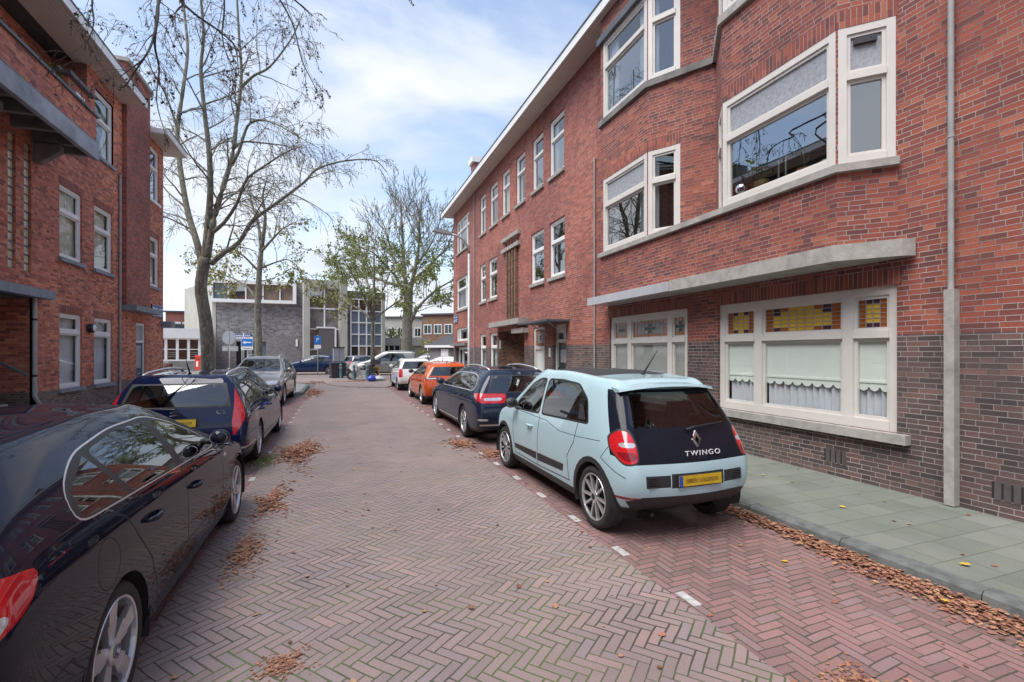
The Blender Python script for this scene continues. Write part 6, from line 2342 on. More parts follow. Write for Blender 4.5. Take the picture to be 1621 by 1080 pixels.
hd_su = deco_hatch(dict(win=(-.45, 2.05), mid=.95, mm='p_beige', hm='p_beige', pz=.7, rails=1, ant=0, grille=1, lamp=[(.5, -.95, .9), (.84, -.8, .9), (.84, -.8, 1.04), (.5, -.95, 1.04)]))
# faces the camera, beyond the dark blue estate
car(SU, 'champagne crossover with roof rails facing the camera, its windscreen full of sky', 'car', (-2.52, 20.7, 0), math.pi - .02, hd_su, 'p_beige', 3, wheels=dict(n=5, style='split'), matx={'windscreen': 'cglass'})
SB = dict(CO, W=1.76, H=1.50, Hr=1.42, Hf=1.45, zc=1.0, zn=.74, wb=2.55, ro=.70)
car(SB, 'blue hatchback crossing the junction, seen from its left side', 'car', tuple(ipx(522, 38.2)), R(90 - 4 - 20.05 + 20), deco_hatch(dict(win=(-.28, 2.0), mid=.92, mm='p_blue', hm='p_blue', rails=0,
    lamp=[(.46, -.72, .80), (.80, -.6, .80), (.84, -.5, .95), (.46, -.7, .96)])), 'p_blue', 2, wheels=dict(n=5, style='split'), matx={'side_window': 'cglass'})

def bgcar(P_, label, px, D, rz, mat, **o):
    d = dict(win=(-.3, 2.0), mid=.9, mm=mat, hm='black', rails=o.get('rails', 0), grille=1, lamp=[(.5, -.9, .80), (.84, -.6, .80), (.84, -.6, .97), (.5, -.9, .97)])
    return car(P_, label, 'car', tuple(ipx(px, D)), rz, deco_hatch(d), mat, 2, wheels=dict(n=5, style='plain'), simple_int=False)
KG = dict(SU, W=1.80, H=1.76, Hr=1.70, Hf=1.66, yr=-.72, yrb=-.80, yws=1.55, yc=2.35, zc=1.10, zn=.86, zbr=1.05, zbf=1.03, wr=.66, ro=.80, r=.32)
bgcar(KG, 'grey van-like car with raised roof behind the motorcycle', 640, 36.5, R(78), 'p_silver', rails=1)
bgcar(dict(CO, H=1.46, Hr=1.4), 'silver hatchback half hidden behind the motorcycle and the street tree', 562, 40.0, R(-62), 'p_silver')
bgcar(dict(SU, H=1.5, Hr=1.44), 'dark grey estate in the car park beside the big tree', 694, 47, R(75), 'p_grey', rails=1)
bgcar(dict(CO), 'light car partly behind the right corner house', 722, 38, R(70), 'p_silver')
bgcar(dict(CO), 'grey-green hatchback in the car park under the low building', 672, 52.5, R(85), 'p_grey')
# ---------------------------------------------------------------- trees
def catmull(pts, n=5):
    P_ = [Vector(p) for p in pts]
    P_ = [P_[0] * 2 - P_[1]] + P_ + [P_[-1] * 2 - P_[-2]]
    out = []
    for i in range(1, len(P_) - 2):
        for k in range(n):
            t = k / n
            a, b, c, d = P_[i - 1:i + 3]
            out.append(0.5 * ((2 * b) + (c - a) * t + (2 * a - 5 * b + 4 * c - d) * t * t + (3 * b - a - 3 * c + d) * t ** 3))
    out.append(P_[-2])
    return out

def rv():
    while True:
        v = Vector((random.uniform(-1, 1), random.uniform(-1, 1), random.uniform(-1, 1)))
        if .05 < v.length < 1:
            return v.normalized()

def leaf(mb, c, s_, mat, droop=.3):
    d1 = rv()
    d1.z -= droop
    d1.normalize()
    d2 = d1.cross(rv()).normalized() * s_ * .62
    d1 = d1 * s_
    mid = Vector(c) + d1 * .5
    up = d1.cross(d2).normalized() * s_ * .18
    mb.add([c, mid + d2 + up, Vector(c) + d1 * 1.25, mid - d2 + up], [(0, 1, 2), (0, 2, 3)], mat)

def grow(tw, lf, p, d, L, r, depth, o):
    """one branch that wanders, droops or rises, and carries smaller ones"""
    n = max(3, int(L / o.get('seg', .35)))
    pts, rad = [p], [r]
    dd = Vector(d).normalized()
    for i in range(n):
        dd = (dd + rv() * o.get('wander', .16) + Vector((0, 0, o['rise'][min(depth, len(o['rise']) - 1)])) / n).normalized()
        p = p + dd * (L / n)
        pts.append(p)
        rad.append(max(o.get('rmin', .006), r * (1 - .8 * (i + 1) / n)))
    seg = 7 if r > .06 else (5 if r > .025 else 3)
    tw.tube(pts, rad, o['bark'], seg, cap=False)
    if depth < o['levels']:
        m = o['kids'][depth]
        for k in range(m):
            t = lerp(o.get('t0', .2), 1.0, (k + random.random()) / m)
            i = min(n - 1, int(t * n))
            q = pts[i].lerp(pts[i + 1], t * n - i if t < 1 else 1)
            ax = (pts[i + 1] - pts[i]).normalized()
            side = ax.cross(rv())
            if side.length < .1:
                continue
            side.normalize()
            ang = random.uniform(*o.get('ang', (.5, 1.0)))
            nd = ax * math.cos(ang) + side * math.sin(ang)
            grow(tw, lf, q, nd, L * random.uniform(*o.get('ratio', (.38, .62))) * (1.15 - .5 * t), max(o.get('rmin', .006), rad[i] * .55), depth + 1, o)
    if lf is not None and depth >= o['levels'] - 1:
        for k in range(o['leaves']):
            i = random.randrange(1, len(pts))
            if o.get('zmax') and pts[i].z > random.gauss(*o['zmax']):
                continue
            leaf(lf, pts[i] + rv() * random.uniform(0, o.get('spread', .12)), random.uniform(*o['ls']), o['lmat'])

def px3(px, py, D):
    s_, c_ = math.sin(R(20.05)), math.cos(R(20.05))
    xc, zc = (px - 810.5) / 755, (557 - py) / 755
    return Vector((D * (s_ + xc * c_), D * (c_ - xc * s_), 1.78 + zc * D))

def finish_tree(name, base, label, group, trunk, twigs, leaves, bark='bark'):
    o = empty(name, base, 0, label, 'tree', group)
    trunk.build('trunk', o, smooth=True)
    cr_ = twigs.build('crown', o, smooth=True)
    if leaves is not None and leaves.v:
        leaves.build('foliage', cr_)
    return o

def limb_tree(name, base, label, group, limbs, o, leafo=True):
    """limbs: list of (points, r0, r1, n side branches)"""
    tr, tw, lf = MB(), MB(), MB()
    for pts, r0, r1, nk in limbs:
        c = catmull(pts, 5)
        n = len(c)
        rad = [lerp(r0, r1, (i / (n - 1)) ** .8) for i in range(n)]
        tr.tube(c, rad, o['bark'], 12 if r0 > .15 else 8, cap=True)
        for k in range(nk):
            t = lerp(.12 if nk > 12 else .3, 1.0, (k + random.random()) / nk)
            i = min(n - 2, int(t * (n - 1)))
            ax = (c[i + 1] - c[i]).normalized()
            side = ax.cross(rv())
            if side.length < .1:
                continue
            side.normalize()
            a = random.uniform(.5, 1.1)
            L = random.uniform(*o['len']) * (1.15 - .55 * t)
            grow(tw, lf, c[i], ax * math.cos(a) + side * math.sin(a), L, min(rad[i] * .5, .045), 1, o)
    return finish_tree(name, base, label, group, tr, tw, lf if leafo else None)

random.seed(21)
D1 = 22.0
def t1(px, py, dd=0.0):
    return px3(px, py, D1 + dd)
b1 = t1(325, 615)
b1.z = 0.05
T1 = [
    ([b1, t1(329, 560), t1(325, 505), t1(318, 455), t1(325, 408)], .30, .24, 0),
    ([t1(322, 425), t1(312, 385, .1), t1(296, 330, .4), t1(284, 255, .8), t1(281, 205, 1.0), t1(290, 140, 1.2), t1(297, 80, 1.6), t1(292, 20, 1.8), t1(286, -60, 2.0)], .17, .04, 20),
    ([t1(324, 418), t1(330, 350), t1(333, 300, -.2), t1(331, 240, -.5), t1(324, 180, -.8), t1(318, 110, -1.0), t1(322, 50, -1.2), t1(312, -60, -1.5)], .18, .04, 20),
    ([t1(327, 412), t1(338, 350), t1(352, 300, .3), t1(368, 245, .5), t1(376, 180, .7), t1(382, 120, .8), t1(378, 50, 1.0), t1(372, -60, 1.1)], .16, .04, 20),
    ([t1(332, 372), t1(355, 352, -.3), t1(375, 322, -.8), t1(390, 285, -1.2), t1(420, 262, -1.6), t1(455, 240, -2.0), t1(478, 232, -2.2)], .10, .02, 12),
    ([t1(334, 418), t1(352, 402), t1(378, 384, .2), t1(400, 350, .4), t1(440, 320, .7), t1(482, 288, 1.0), t1(502, 268, 1.2), t1(545, 255, 1.5), t1(592, 254, 1.7), t1(612, 272, 1.8)], .13, .02, 16),
    ([t1(366, 262, .5), t1(378, 240, .2), t1(392, 200, 0), t1(412, 190, -.2), t1(440, 198, -.5), t1(470, 215, -.8), t1(505, 235, -1.0)], .085, .015, 12),
    ([t1(370, 235, .5), t1(385, 225, .8), t1(410, 226, 1.1), t1(455, 232, 1.5), t1(488, 248, 1.8)], .07, .015, 8),
    ([t1(380, 140, .8), t1(402, 120, .5), t1(428, 105, .2), t1(462, 60, 0), t1(480, 20, 0)], .08, .02, 9),
    ([t1(296, 330, .4), t1(262, 300, .8), t1(240, 262, 1.2), t1(215, 215, 1.6)], .05, .01, 7),
    ([t1(282, 205, 1.0), t1(262, 150, .6), t1(240, 110, .3), t1(226, 60, 0)], .06, .012, 7),
]
o1 = dict(bark='bark', levels=3, kids=[4, 5, 4], rise=[0, -.35, -.7, -.9], wander=.2, ang=(.4, .95), ratio=(.4, .7), len=(1.3, 3.2), leaves=1, ls=(.035, .06), lmat='leafb', rmin=.007, seg=.3, spread=.03)
limb_tree('street_tree', b1, 'tall bare forked tree with hanging twigs beyond the left house', None, T1, o1)

# overhanging tree whose trunk stands out of the picture on the left pavement
def t0(px, py, D):
    return px3(px, py, D)
b0 = Vector((-4.3, 3.4, 0.08))
top0 = Vector((-4.2, 3.7, 7.2))
T0 = [
    ([b0, b0 + Vector((.05, .1, 3.5)), top0], .20, .12, 0),
    ([top0, Vector((-3.9, 5.2, 9.2)), t0(235, -60, 9.5), t0(250, 10, 9.3), t0(243, 60, 9.0), t0(228, 92, 8.8), t0(205, 110, 8.6), t0(190, 122, 8.5)], .05, .006, 9),
    ([top0, Vector((-3.4, 5.6, 9.4)), t0(270, -30, 10.2), t0(300, 15, 10.5), t0(345, 48, 10.8), t0(372, 75, 11.0), t0(378, 120, 11.1)], .05, .008, 12),
    ([Vector((-3.4, 5.6, 9.4)), t0(380, -90, 11.0), t0(430, -20, 11.3), t0(462, 35, 11.5), t0(478, 95, 11.4), t0(497, 135, 11.3), t0(515, 178, 11.2)], .035, .005, 12),
    ([Vector((-3.4, 5.6, 9.4)), t0(340, -80, 11.4), t0(355, 0, 11.6), t0(352, 60, 11.6), t0(368, 105, 11.5), t0(395, 140, 11.4)], .035, .006, 10),
    ([t0(430, -20, 11.3), t0(460, -5, 11.8), t0(495, 26, 12.2)], .04, .01, 3),
    ([t0(250, 10, 9.3), t0(245, 70, 9.6), t0(252, 110, 9.8), t0(248, 160, 9.8), t0(262, 215, 9.9)], .03, .006, 5),
    ([t0(228, 92, 8.8), t0(212, 115, 8.9), t0(190, 138, 9.0), t0(150, 90, 9.0)], .02, .005, 3),
    ([Vector((-3.9, 5.2, 9.2)), t0(160, -60, 9.0), t0(146, 0, 9.0), t0(148, 40, 9.0), t0(133, 78, 8.9)], .03, .005, 5),
    ([Vector((-3.4, 5.6, 9.4)), t0(540, -140, 12.0), t0(590, -60, 12.5), t0(640, -15, 12.8)], .04, .008, 5),
]
o0 = dict(bark='barkd', levels=3, kids=[3, 3, 3], rise=[0, -.5, -.9, -1.1], wander=.22, ang=(.35, .9), ratio=(.35, .65), len=(.5, 1.5), leaves=1, ls=(.03, .055), lmat='leafb', rmin=.004, seg=.2, spread=.02)
limb_tree('street_tree', b0, 'dark bare branches of a near tree hanging in from the top left', None, T0, o0)
lf = MB()

# second tree by the blue arrow sign
D2 = 33.0
def t2(px, py, dd=0.0):
    return px3(px, py, D2 + dd)
b2 = t2(409, 600)
b2.z = 0
T2 = [
    ([b2, t2(409, 540), t2(408, 500), t2(409, 460), t2(411, 425), t2(414, 390)], .27, .15, 2),
    ([t2(409, 480), t2(398, 462, .3), t2(382, 448, .6), t2(362, 438, 1.0), t2(338, 432, 1.5), t2(318, 430, 1.8)], .10, .02, 10),
    ([t2(414, 395), t2(408, 350, .5), t2(398, 320, .8), t2(392, 290, 1.2)], .14, .03, 9),
    ([t2(414, 395), t2(420, 345, -.4), t2(416, 310, -.6), t2(424, 280, -1.0)], .15, .03, 9),
    ([t2(414, 398), t2(432, 378, -.4), t2(448, 362, -.8), t2(466, 352, -1.2)], .11, .02, 9),
    ([t2(412, 425), t2(438, 415, .4), t2(458, 412, .8), t2(480, 430, 1.2)], .08, .02, 8),
    ([t2(410, 430), t2(385, 405, -.5), t2(365, 392, -1.2), t2(345, 400, -2)], .09, .02, 8),
]
o2 = dict(bark='bark', levels=3, kids=[3, 4, 3], rise=[0, -.1, -.3, -.4], wander=.2, len=(1.6, 3.4), leaves=7, ls=(.08, .14), lmat='leafy', rmin=.012, seg=.4, spread=.2, zmax=(8.6, 1.8), ratio=(.4, .65))
limb_tree('street_tree', b2, 'tree with sparse yellow-green leaves beside the blue arrow sign', None, T2, o2)

# small round tree behind the bollards
D3 = 30.5
def t3(px, py, dd=0.0):
    return px3(px, py, D3 + dd)
b3 = t3(590, 602)
b3.z = 0
T3 = [
    ([b3, t3(590, 560), t3(590, 520), t3(591, 500), t3(592, 460), t3(592, 430), t3(592, 395)], .16, .05, 6),
    ([t3(590, 508), t3(570, 490, .5), t3(548, 480, 1.0), t3(520, 465, 1.4)], .08, .02, 8),
    ([t3(590, 506), t3(612, 490, -.5), t3(634, 475, -1.0), t3(650, 470, -1.4)], .08, .02, 8),
    ([t3(591, 500), t3(574, 465, -.8), t3(556, 430, -1.4), t3(540, 405, -1.8)], .08, .02, 9),
    ([t3(591, 495), t3(608, 455, .8), t3(620, 425, 1.2), t3(632, 400, 1.5)], .08, .02, 9),
    ([t3(591, 480), t3(580, 440, 1.2), t3(572, 405, 1.8), t3(565, 385, 2.2)], .07, .02, 8),
]
o3 = dict(bark='bark', levels=3, kids=[3, 4, 4], rise=[0, .15, .0, -.2], wander=.18, len=(1.2, 2.6), leaves=6, ls=(.06, .11), lmat='leafg', rmin=.010, seg=.35, spread=.22, ratio=(.4, .65))
limb_tree('street_tree', b3, 'small green street tree standing behind the motorcycle and bollards', None, T3, o3)

# big tree behind the car park
D4 = 46.0
def t4(px, py, dd=0.0):
    return px3(px, py, D4 + dd)
b4 = t4(644, 590)
b4.z = 0
T4 = [
    ([b4, t4(644, 540), t4(645, 510), t4(646, 480), t4(647, 450)], .56, .42, 0),
    ([t4(646, 470), t4(640, 430), t4(638, 390, .4), t4(636, 350, .8), t4(634, 315, 1)], .27, .05, 16),
    ([t4(647, 470), t4(656, 430, -.5), t4(663, 390, -.8), t4(664, 350, -1), t4(668, 320, -1.2)], .25, .05, 16),
    ([t4(648, 515), t4(660, 490, -.5), t4(680, 468, -1), t4(702, 452, -1.5), t4(725, 440, -2)], .20, .04, 13),
    ([t4(642, 470), t4(628, 440, -1), t4(610, 420, -2), t4(590, 400, -3), t4(570, 392, -4)], .18, .04, 13),
    ([t4(640, 440), t4(622, 405, 1), t4(612, 370, 2), t4(604, 345, 2.5)], .15, .04, 12),
    ([t4(650, 430), t4(674, 400, 1), t4(690, 370, 1.5), t4(698, 345, 2)], .15, .04, 12),
    ([t4(643, 455), t4(615, 448, 1), t4(590, 438, 2), t4(565, 430, 3), t4(540, 425, 3.5)], .18, .04, 11),
    ([t4(648, 450), t4(676, 425, 0), t4(700, 400, .5), t4(720, 385, 1)], .18, .04, 10),
]
o4 = dict(bark='bark', levels=3, kids=[3, 5, 4], rise=[0, .5, .4, .3], wander=.16, len=(3.0, 5.2), leaves=8, ls=(.12, .19), lmat='leafg', rmin=.018, seg=.6, spread=.35, zmax=(10.6, 1.8), ratio=(.4, .62), ang=(.3, .8))
limb_tree('street_tree', b4, 'biggest tree, bare at the top and green below, behind the car park', None, T4, o4)

# shrubs
def shrub(px, D, w_, h, label, mat, z0=0.0, n=900):
    p = ipx(px, D, z0)
    tw, lf_ = MB(), MB()
    for k in range(16):
        a, e = random.uniform(0, 6.28), random.uniform(.5, 1.5)
        q = p + Vector((math.cos(a) * w_ * .4, math.sin(a) * w_ * .4, h * random.uniform(.5, .9)))
        tw.tube([p, (p + q) / 2 + rv() * .1, q], [.03, .02, .01], 'bark', 4)
    for k in range(n):
        v = rv() * (random.random() ** .4)
        c = p + Vector((v.x * w_ / 2, v.y * w_ / 2, h * .55 + v.z * h * .45))
        if noise.noise(c * 1.1) > -.15:
            leaf(lf_, c, .13, mat)
    o = empty('shrub', p, 0, label, 'shrub')
    tw.build('stem', o, smooth=True)
    lf_.build('foliage', o)
shrub(674, 50, 3.2, 3.3, 'yellow-green shrub in front of the small hipped roof', 'leafy')
shrub(624, 53, 4.0, 1.3, 'bright green shrub on the flat roof of the low building', 'leafg', 3.2, 700)

# ---------------------------------------------------------------- street furniture
def at(px, py):
    D = 1.78 * 755 / (py - 557)
    return ipx(px, D)

# lamp post
lp = empty('street_lamp', (4.55, 17.1, 0.1), 0, 'tall grey street lamp with a curved arm before the far brick terrace', 'street lamp')
m = MB()
m.tube([(0, 0, 0), (0, 0, 1.0)], .085, 'galv', 14).tube([(0, 0, 1.0), (0, 0, 1.08), (0, 0, 5.3)], [.085, .06, .05], 'galv', 12)
m.tube([(0, 0, 5.3), (-.04, 0, 5.55), (-.18, 0, 5.78), (-.42, 0, 5.92), (-.70, 0, 5.98)], [.05, .045, .04, .035, .03], 'galv', 10)
m.build('pole', lp, world=False, smooth=True)
m = MB()
m.prism([(-.65, 5.94), (-.70, 6.03), (-1.0, 6.10), (-1.30, 6.08), (-1.36, 6.02), (-1.05, 5.97)], -.11, .11, 'came', ax='y')
m.build('lantern', lp, world=False)

def bollard(px, py, label):
    o = empty('bollard', at(px, py), 0, label, 'bollard', 'grey-green bollards at the tip of the parking island')
    m = MB()
    m.lathe([(.10, 0), (.10, .06), (.085, .08), (.085, .82), (.10, .84), (.10, .88), (.085, .90), (.085, .95), (.05, .99), (0, 1.0)], 'teal', 16)
    m.build('post', o, world=False, smooth=True)
    m = MB()
    m.lathe([(.088, .70), (.088, .76)], 'signw' if 0 else 'galv', 16)
    m.build('band', o, world=False, smooth=True)
bollard(539.5, 600, 'bollard in front of the dark wheelie bins')
bollard(547, 596, 'shorter looking bollard furthest back, right of the bins')
bollard(560.5, 603, 'bollard by the front wheel of the motorcycle')
bollard(581.5, 604, 'rightmost bollard by the blue bag')

def wheelie(px, D, label, rz):
    o = empty('wheelie_bin', ipx(px, D), rz, label, 'bin', 'dark wheelie bins')
    m = MB()
    m.add([(-.22, -.25, .06), (.22, -.25, .06), (.22, .25, .06), (-.22, .25, .06), (-.29, -.34, 1.0), (.29, -.34, 1.0), (.29, .34, 1.0), (-.29, .34, 1.0)], [(0, 1, 2, 3), (4, 5, 6, 7), (0, 1, 5, 4), (1, 2, 6, 5), (2, 3, 7, 6), (3, 0, 4, 7)], 'bin')
    m.build('bin_body', o, world=False)
    m = MB()
    m.prism([(-.37, 1.0), (.40, 1.0), (.40, 1.03), (.2, 1.09), (-.37, 1.05)], -.31, .31, 'bin', ax='x')
    m.build('lid', o, world=False)
    for sg in (-1, 1):
        m = MB()
        m.lathe([(0, 0), (.1, 0), (.1, .05), (0, .05)], 'rubber', 14, axis='x', at=(sg * .24 - .025, .27, .1))
        m.build('wheel', o, world=False)
wheelie(529.5, 31.6, 'left one of the two dark wheelie bins', .2)
wheelie(537.5, 32.3, 'right one of the two dark wheelie bins, under the grey cabinet', .1)
cb = empty('electric_cabinet', ipx(536, 34), 0.2, 'pale grey control cabinet on a dark plinth behind the wheelie bins', 'cabinet')
m = MB()
m.box(-.38, .38, -.2, .2, .0, 1.1, 'bin')
m.build('plinth', cb, world=False)
m = MB()
m.box(-.36, .36, -.2, .2, 1.1, 2.05, 'signg').box(-.40, .40, -.24, .24, 2.05, 2.12, 'bin').box(-.01, .01, -.205, -.2, 1.15, 2.0, 'bin')
m.build('cabinet_body', cb, world=False)

def sign_post(px, D, label, H, fn, cat='traffic sign', rz=0.0, r=.035):
    o = empty('traffic_sign', ipx(px, D), R(-20) + rz, label, cat)
    m = MB()
    m.tube([(0, 0, 0), (0, 0, H)], r, 'galv', 10)
    m.build('pole', o, world=False, smooth=True)
    fn(o)
    return o
def disc_back(o):
    m = MB()
    m.lathe([(0, 0), (.42, 0), (.42, .02), (.40, .03), (0, .03)], 'signg', 28, axis='y', at=(0, -.07, 2.65))
    m.box(-.012, .012, -.09, -.07, 2.25, 3.05, 'galv')
    m.build('sign_back', o, world=False)
    for x0, x1 in ((-.42, -.06), (.06, .55)):
        m = MB()
        m.box(x0, x1, -.06, -.03, 1.82, 2.12, 'signg').box(x0 + .03, x1 - .03, -.065, -.06, 1.88, 2.06, 'galv')
        m.build('plate_back', o, world=False)
sign_post(363.5, 29.5, 'grey back of a round traffic sign with two plates under it', 3.0, disc_back)
def arrow(o):
    m = MB()
    m.box(-.38, .38, -.07, -.04, 2.12, 2.62, 'signw').box(-.36, .36, -.075, -.07, 2.14, 2.60, M['arrowblue'])
    m.build('panel', o, world=False)
    a = MB()
    a.add([(.28, -.077, 2.34), (.28, -.077, 2.41), (-.10, -.077, 2.41), (-.10, -.077, 2.49), (-.29, -.077, 2.375), (-.10, -.077, 2.26), (-.10, -.077, 2.34)], [(0, 1, 2, 6), (2, 3, 4, 5), (2, 5, 6)], 'signw')
    a.build('arrow', o, world=False)
    m = MB()
    m.box(-.38, .38, -.07, -.04, 1.90, 2.10, 'signw')
    m.box(-.30, .30, -.075, -.07, 1.97, 2.03, 'signg')
    m.build('sub_panel', o, world=False)
M['arrowblue'] = simple('traffic_blue', (0.015, 0.16, 0.52), 0.4, var=.05)
sign_post(392, 30.5, 'blue one-way sign with a white arrow pointing left', 2.65, arrow)
def name_sign(o):
    m = MB()
    for z in (2.86, 2.68):
        m.box(-.62, .62, -.03, 0, z, z + .15, 'signblue' if z > 2.8 else 'signw')
        for k in range(8):
            m.box(-.55 + k * .13, -.47 + k * .13, -.034, -.03, z + .04, z + .11, 'signw' if z > 2.8 else 'signblue')
    m.build('name_panel', o, world=False)
sign_post(386, 33.8, 'small dark street name boards on a pole just above the blue arrow sign', 3.1, name_sign, 'street sign')
def psign(o):
    m = MB()
    m.box(-.25, .25, -.05, -.03, 2.35, 3.0, M['arrowblue'])
    vs, fs = text_mesh('P', .42, 'signw')
    m.add([(v[0] - .0, -.056 - v[2], v[1] + 2.55) for v in vs], fs, 'signw')
    m.build('panel', o, world=False)
    m = MB()
    m.box(-.25, .25, -.05, -.03, 2.02, 2.30, 'signw')
    m.build('sub_panel', o, world=False)
sign_post(503, 36.5, 'blue parking sign on a pole before the glazed building', 3.05, psign, rz=.15)

# letterbox
pb_ = empty('letterbox', ipx(317, 34.5), R(-20), 'red letterbox beside the big left tree', 'letterbox')
m = MB()
m.box(-.25, .25, -.2, .2, .45, 1.42, 'postred').prism([(-.22, 1.42), (.22, 1.42), (.2, 1.48), (-.2, 1.52)], -.27, .27, 'postred', ax='x', F=lambda x, y, z: (x, y, z))
m.build('box', pb_, world=False)
m = MB()
m.box(-.08, .08, -.06, .06, 0, .45, 'black')
m.build('foot', pb_, world=False)
m = MB()
m.box(-.18, .18, -.205, -.2, 1.22, 1.27, 'black').box(-.16, -.02, -.206, -.2, .7, 1.1, 'signw')
m.build('slot', pb_, world=False)

# bicycle against the low building
def bicycle(loc, rz, label):
    o = empty('bicycle', loc, rz, label, 'bicycle')
    for x in (-.52, .52):
        m = MB()
        n = 24
        m.tube([(x + .34 * math.cos(a), 0, .36 + .34 * math.sin(a)) for a in [i * 2 * math.pi / n for i in range(n + 1)]], .018, 'rubber', 6, cap=False)
        for k in range(10):
            a = k * math.pi / 5
            m.tube([(x, 0, .36), (x + .33 * math.cos(a), 0, .36 + .33 * math.sin(a))], .003, 'galv', 3)
        m.build('wheel', o, world=False)
    m = MB()
    for a, b in (((-.52, .36), (-.12, .30)), ((-.12, .30), (-.22, .85)), ((-.12, .30), (.36, .85)), ((-.52, .36), (-.2, .75)), ((.52, .36), (.36, .92)), ((-.2, .75), (.37, .80))):
        m.tube([(a[0], 0, a[1]), (b[0], 0, b[1])], .018, 'black', 6)
    m.build('frame', o, world=False)
    m = MB()
    m.box(-.34, -.10, -.07, .07, .92, .98, 'black').tube([(-.22, 0, .8), (-.22, 0, .94)], .015, 'galv', 6)
    m.build('saddle', o, world=False)
    m = MB()
    m.tube([(.15, -.28, 1.05), (.34, -.15, 1.1), (.34, .15, 1.1), (.15, .28, 1.05)], .014, 'galv', 6).tube([(.36, 0, .9), (.34, 0, 1.1)], .015, 'galv', 6)
    m.build('handlebar', o, world=False)
    m = MB()
    m.box(.42, .72, -.16, .16, .78, 1.0, M['crate'])
    m.build('crate', o, world=False)
M['crate'] = simple('dark_red_crate', (0.16, 0.03, 0.03), 0.6)
bicycle(ipx(255, 31), R(60), 'parked bicycle with a crate just beyond the left house')

# motorcycle
def motorcycle(loc, rz, label):
    o = empty('motorcycle', loc, rz, label, 'motorcycle')
    for x in (-.72, .72):
        m = MB()
        m.lathe([(.20, -.05), (.29, -.065), (.325, -.04), (.33, 0), (.325, .04), (.29, .065), (.20, .05)], 'rubber', 24, axis='y', at=(x, 0, .33))
        m.lathe([(.21, -.02), (.21, .02)], 'galv', 24, axis='y', at=(x, 0, .33))
        for k in range(6):
            a = k * math.pi / 3
            m.tube([(x, 0, .33), (x + .21 * math.cos(a), 0, .33 + .21 * math.sin(a))], .015, 'galv', 4)
        m.build('wheel', o, world=False)
    m = MB()
    m.prism([(-.25, .25), (.25, .22), (.38, .55), (.1, .66), (-.3, .6)], -.18, .18, 'galv', ax='y')
    m.tube([(.3, .2, .3), (0, .22, .22), (-.7, .2, .3), (-1.0, .2, .38)], [.03, .035, .05, .045], 'chrome', 8)
    m.build('engine', o, world=False)
    m = MB()
    m.prism([(.62, .62), (.80, .78), (.62, 1.10), (.42, 1.18), (.30, .95), (.28, .62), (.42, .50)], -.23, .23, 'whiteb', ax='y')
    m.build('fairing', o, world=False)
    m = MB()
    m.prism([(.64, 1.10), (.46, 1.38), (.42, 1.36), (.50, 1.12)], -.19, .19, 'cglassd', ax='y')
    m.build('windshield', o, world=False)
    m = MB()
    ellipsoid(m, (.12, 0, .90), (.32, .17, .16), 'whiteb', 16)
    m.build('tank', o, world=False, smooth=True)
    m = MB()
    m.prism([(-.05, .86), (-.65, .84), (-.82, .95), (-.70, .98), (-.40, .90), (-.05, .95)], -.15, .15, 'black', ax='y')
    m.build('saddle', o, world=False)
    for sg in (-1, 1):
        m = MB()
        m.prism([(-.45, .48), (-.92, .50), (-.95, .82), (-.50, .84)], min(sg * .2, sg * .42), max(sg * .2, sg * .42), 'black' if sg > 0 else M['safety'], ax='y')
        m.build('pannier', o, world=False)
    m = MB()
    m.prism([(-.62, 1.0), (-1.05, 1.0), (-1.08, 1.28), (-.66, 1.30)], -.26, .26, 'bin', ax='y')
    m.build('top_case', o, world=False)
    m = MB()
    m.tube([(.72, .08, .33), (.50, .08, 1.0)], .025, 'galv', 6).tube([(.72, -.08, .33), (.50, -.08, 1.0)], .025, 'galv', 6)
    m.tube([(.34, -.38, 1.1), (.45, -.15, 1.08), (.45, .15, 1.08), (.34, .38, 1.1)], .015, 'black', 6)
    m.build('fork', o, world=False)
M['safety'] = simple('orange_yellow_panel', (0.55, 0.28, 0.03), 0.5)
motorcycle(ipx(574, 29.6), R(152), 'white touring motorcycle with top case behind the bollards')

def bag(px, py, sx, sy, sz, mat, label):
    o = empty('rubbish_bag', at(px, py), 0, label, 'bag')
    m = MB()
    prof = [(math.sin(a) * (1 + .1 * math.sin(a * 5)), -math.cos(a)) for a in [i * math.pi / 10 for i in range(11)]]
    def F(x, y, z):
        k = 1 + .22 * noise.noise(Vector((x * 2, y * 2, z * 2)) + Vector((px, 0, 0)))
        return (x * sx * k, y * sy * k, max(0.0, sz + z * sz * k))
    m.lathe(prof, mat, 16, F=F)
    m.build('sack', o, world=False, smooth=True)
    m = MB()
    m.tube([(0, 0, sz * 1.9), (.02, 0, sz * 2.15), (.05, .02, sz * 2.3)], [.05, .025, .06], mat, 8)
    m.build('knot', o, world=False)
M['bluebag'] = simple('blue_plastic_bag', (0.03, 0.06, 0.42), 0.35)
M['whitebag'] = simple('white_plastic_bag', (0.50, 0.50, 0.50), 0.35, var=.3)
bag(588, 605, .24, .2, .20, 'bluebag', 'bright blue rubbish bag on the ground by the rightmost bollard')
bag(600, 604, .34, .25, .17, 'whitebag', 'crumpled white rubbish bag right of the blue bag')

# island under the bollards: paving and a kerb
isl = [at(508, 603), at(520, 610), at(545, 613), at(580, 614), at(612, 614), at(640, 606), at(640, 594), at(560, 592), at(520, 595)]
mb = MB()
mb.prism([(p.x, p.y) for p in isl], -.01, .04, 'road')
tag(mb.build('pavement', uv=True), kind='structure')

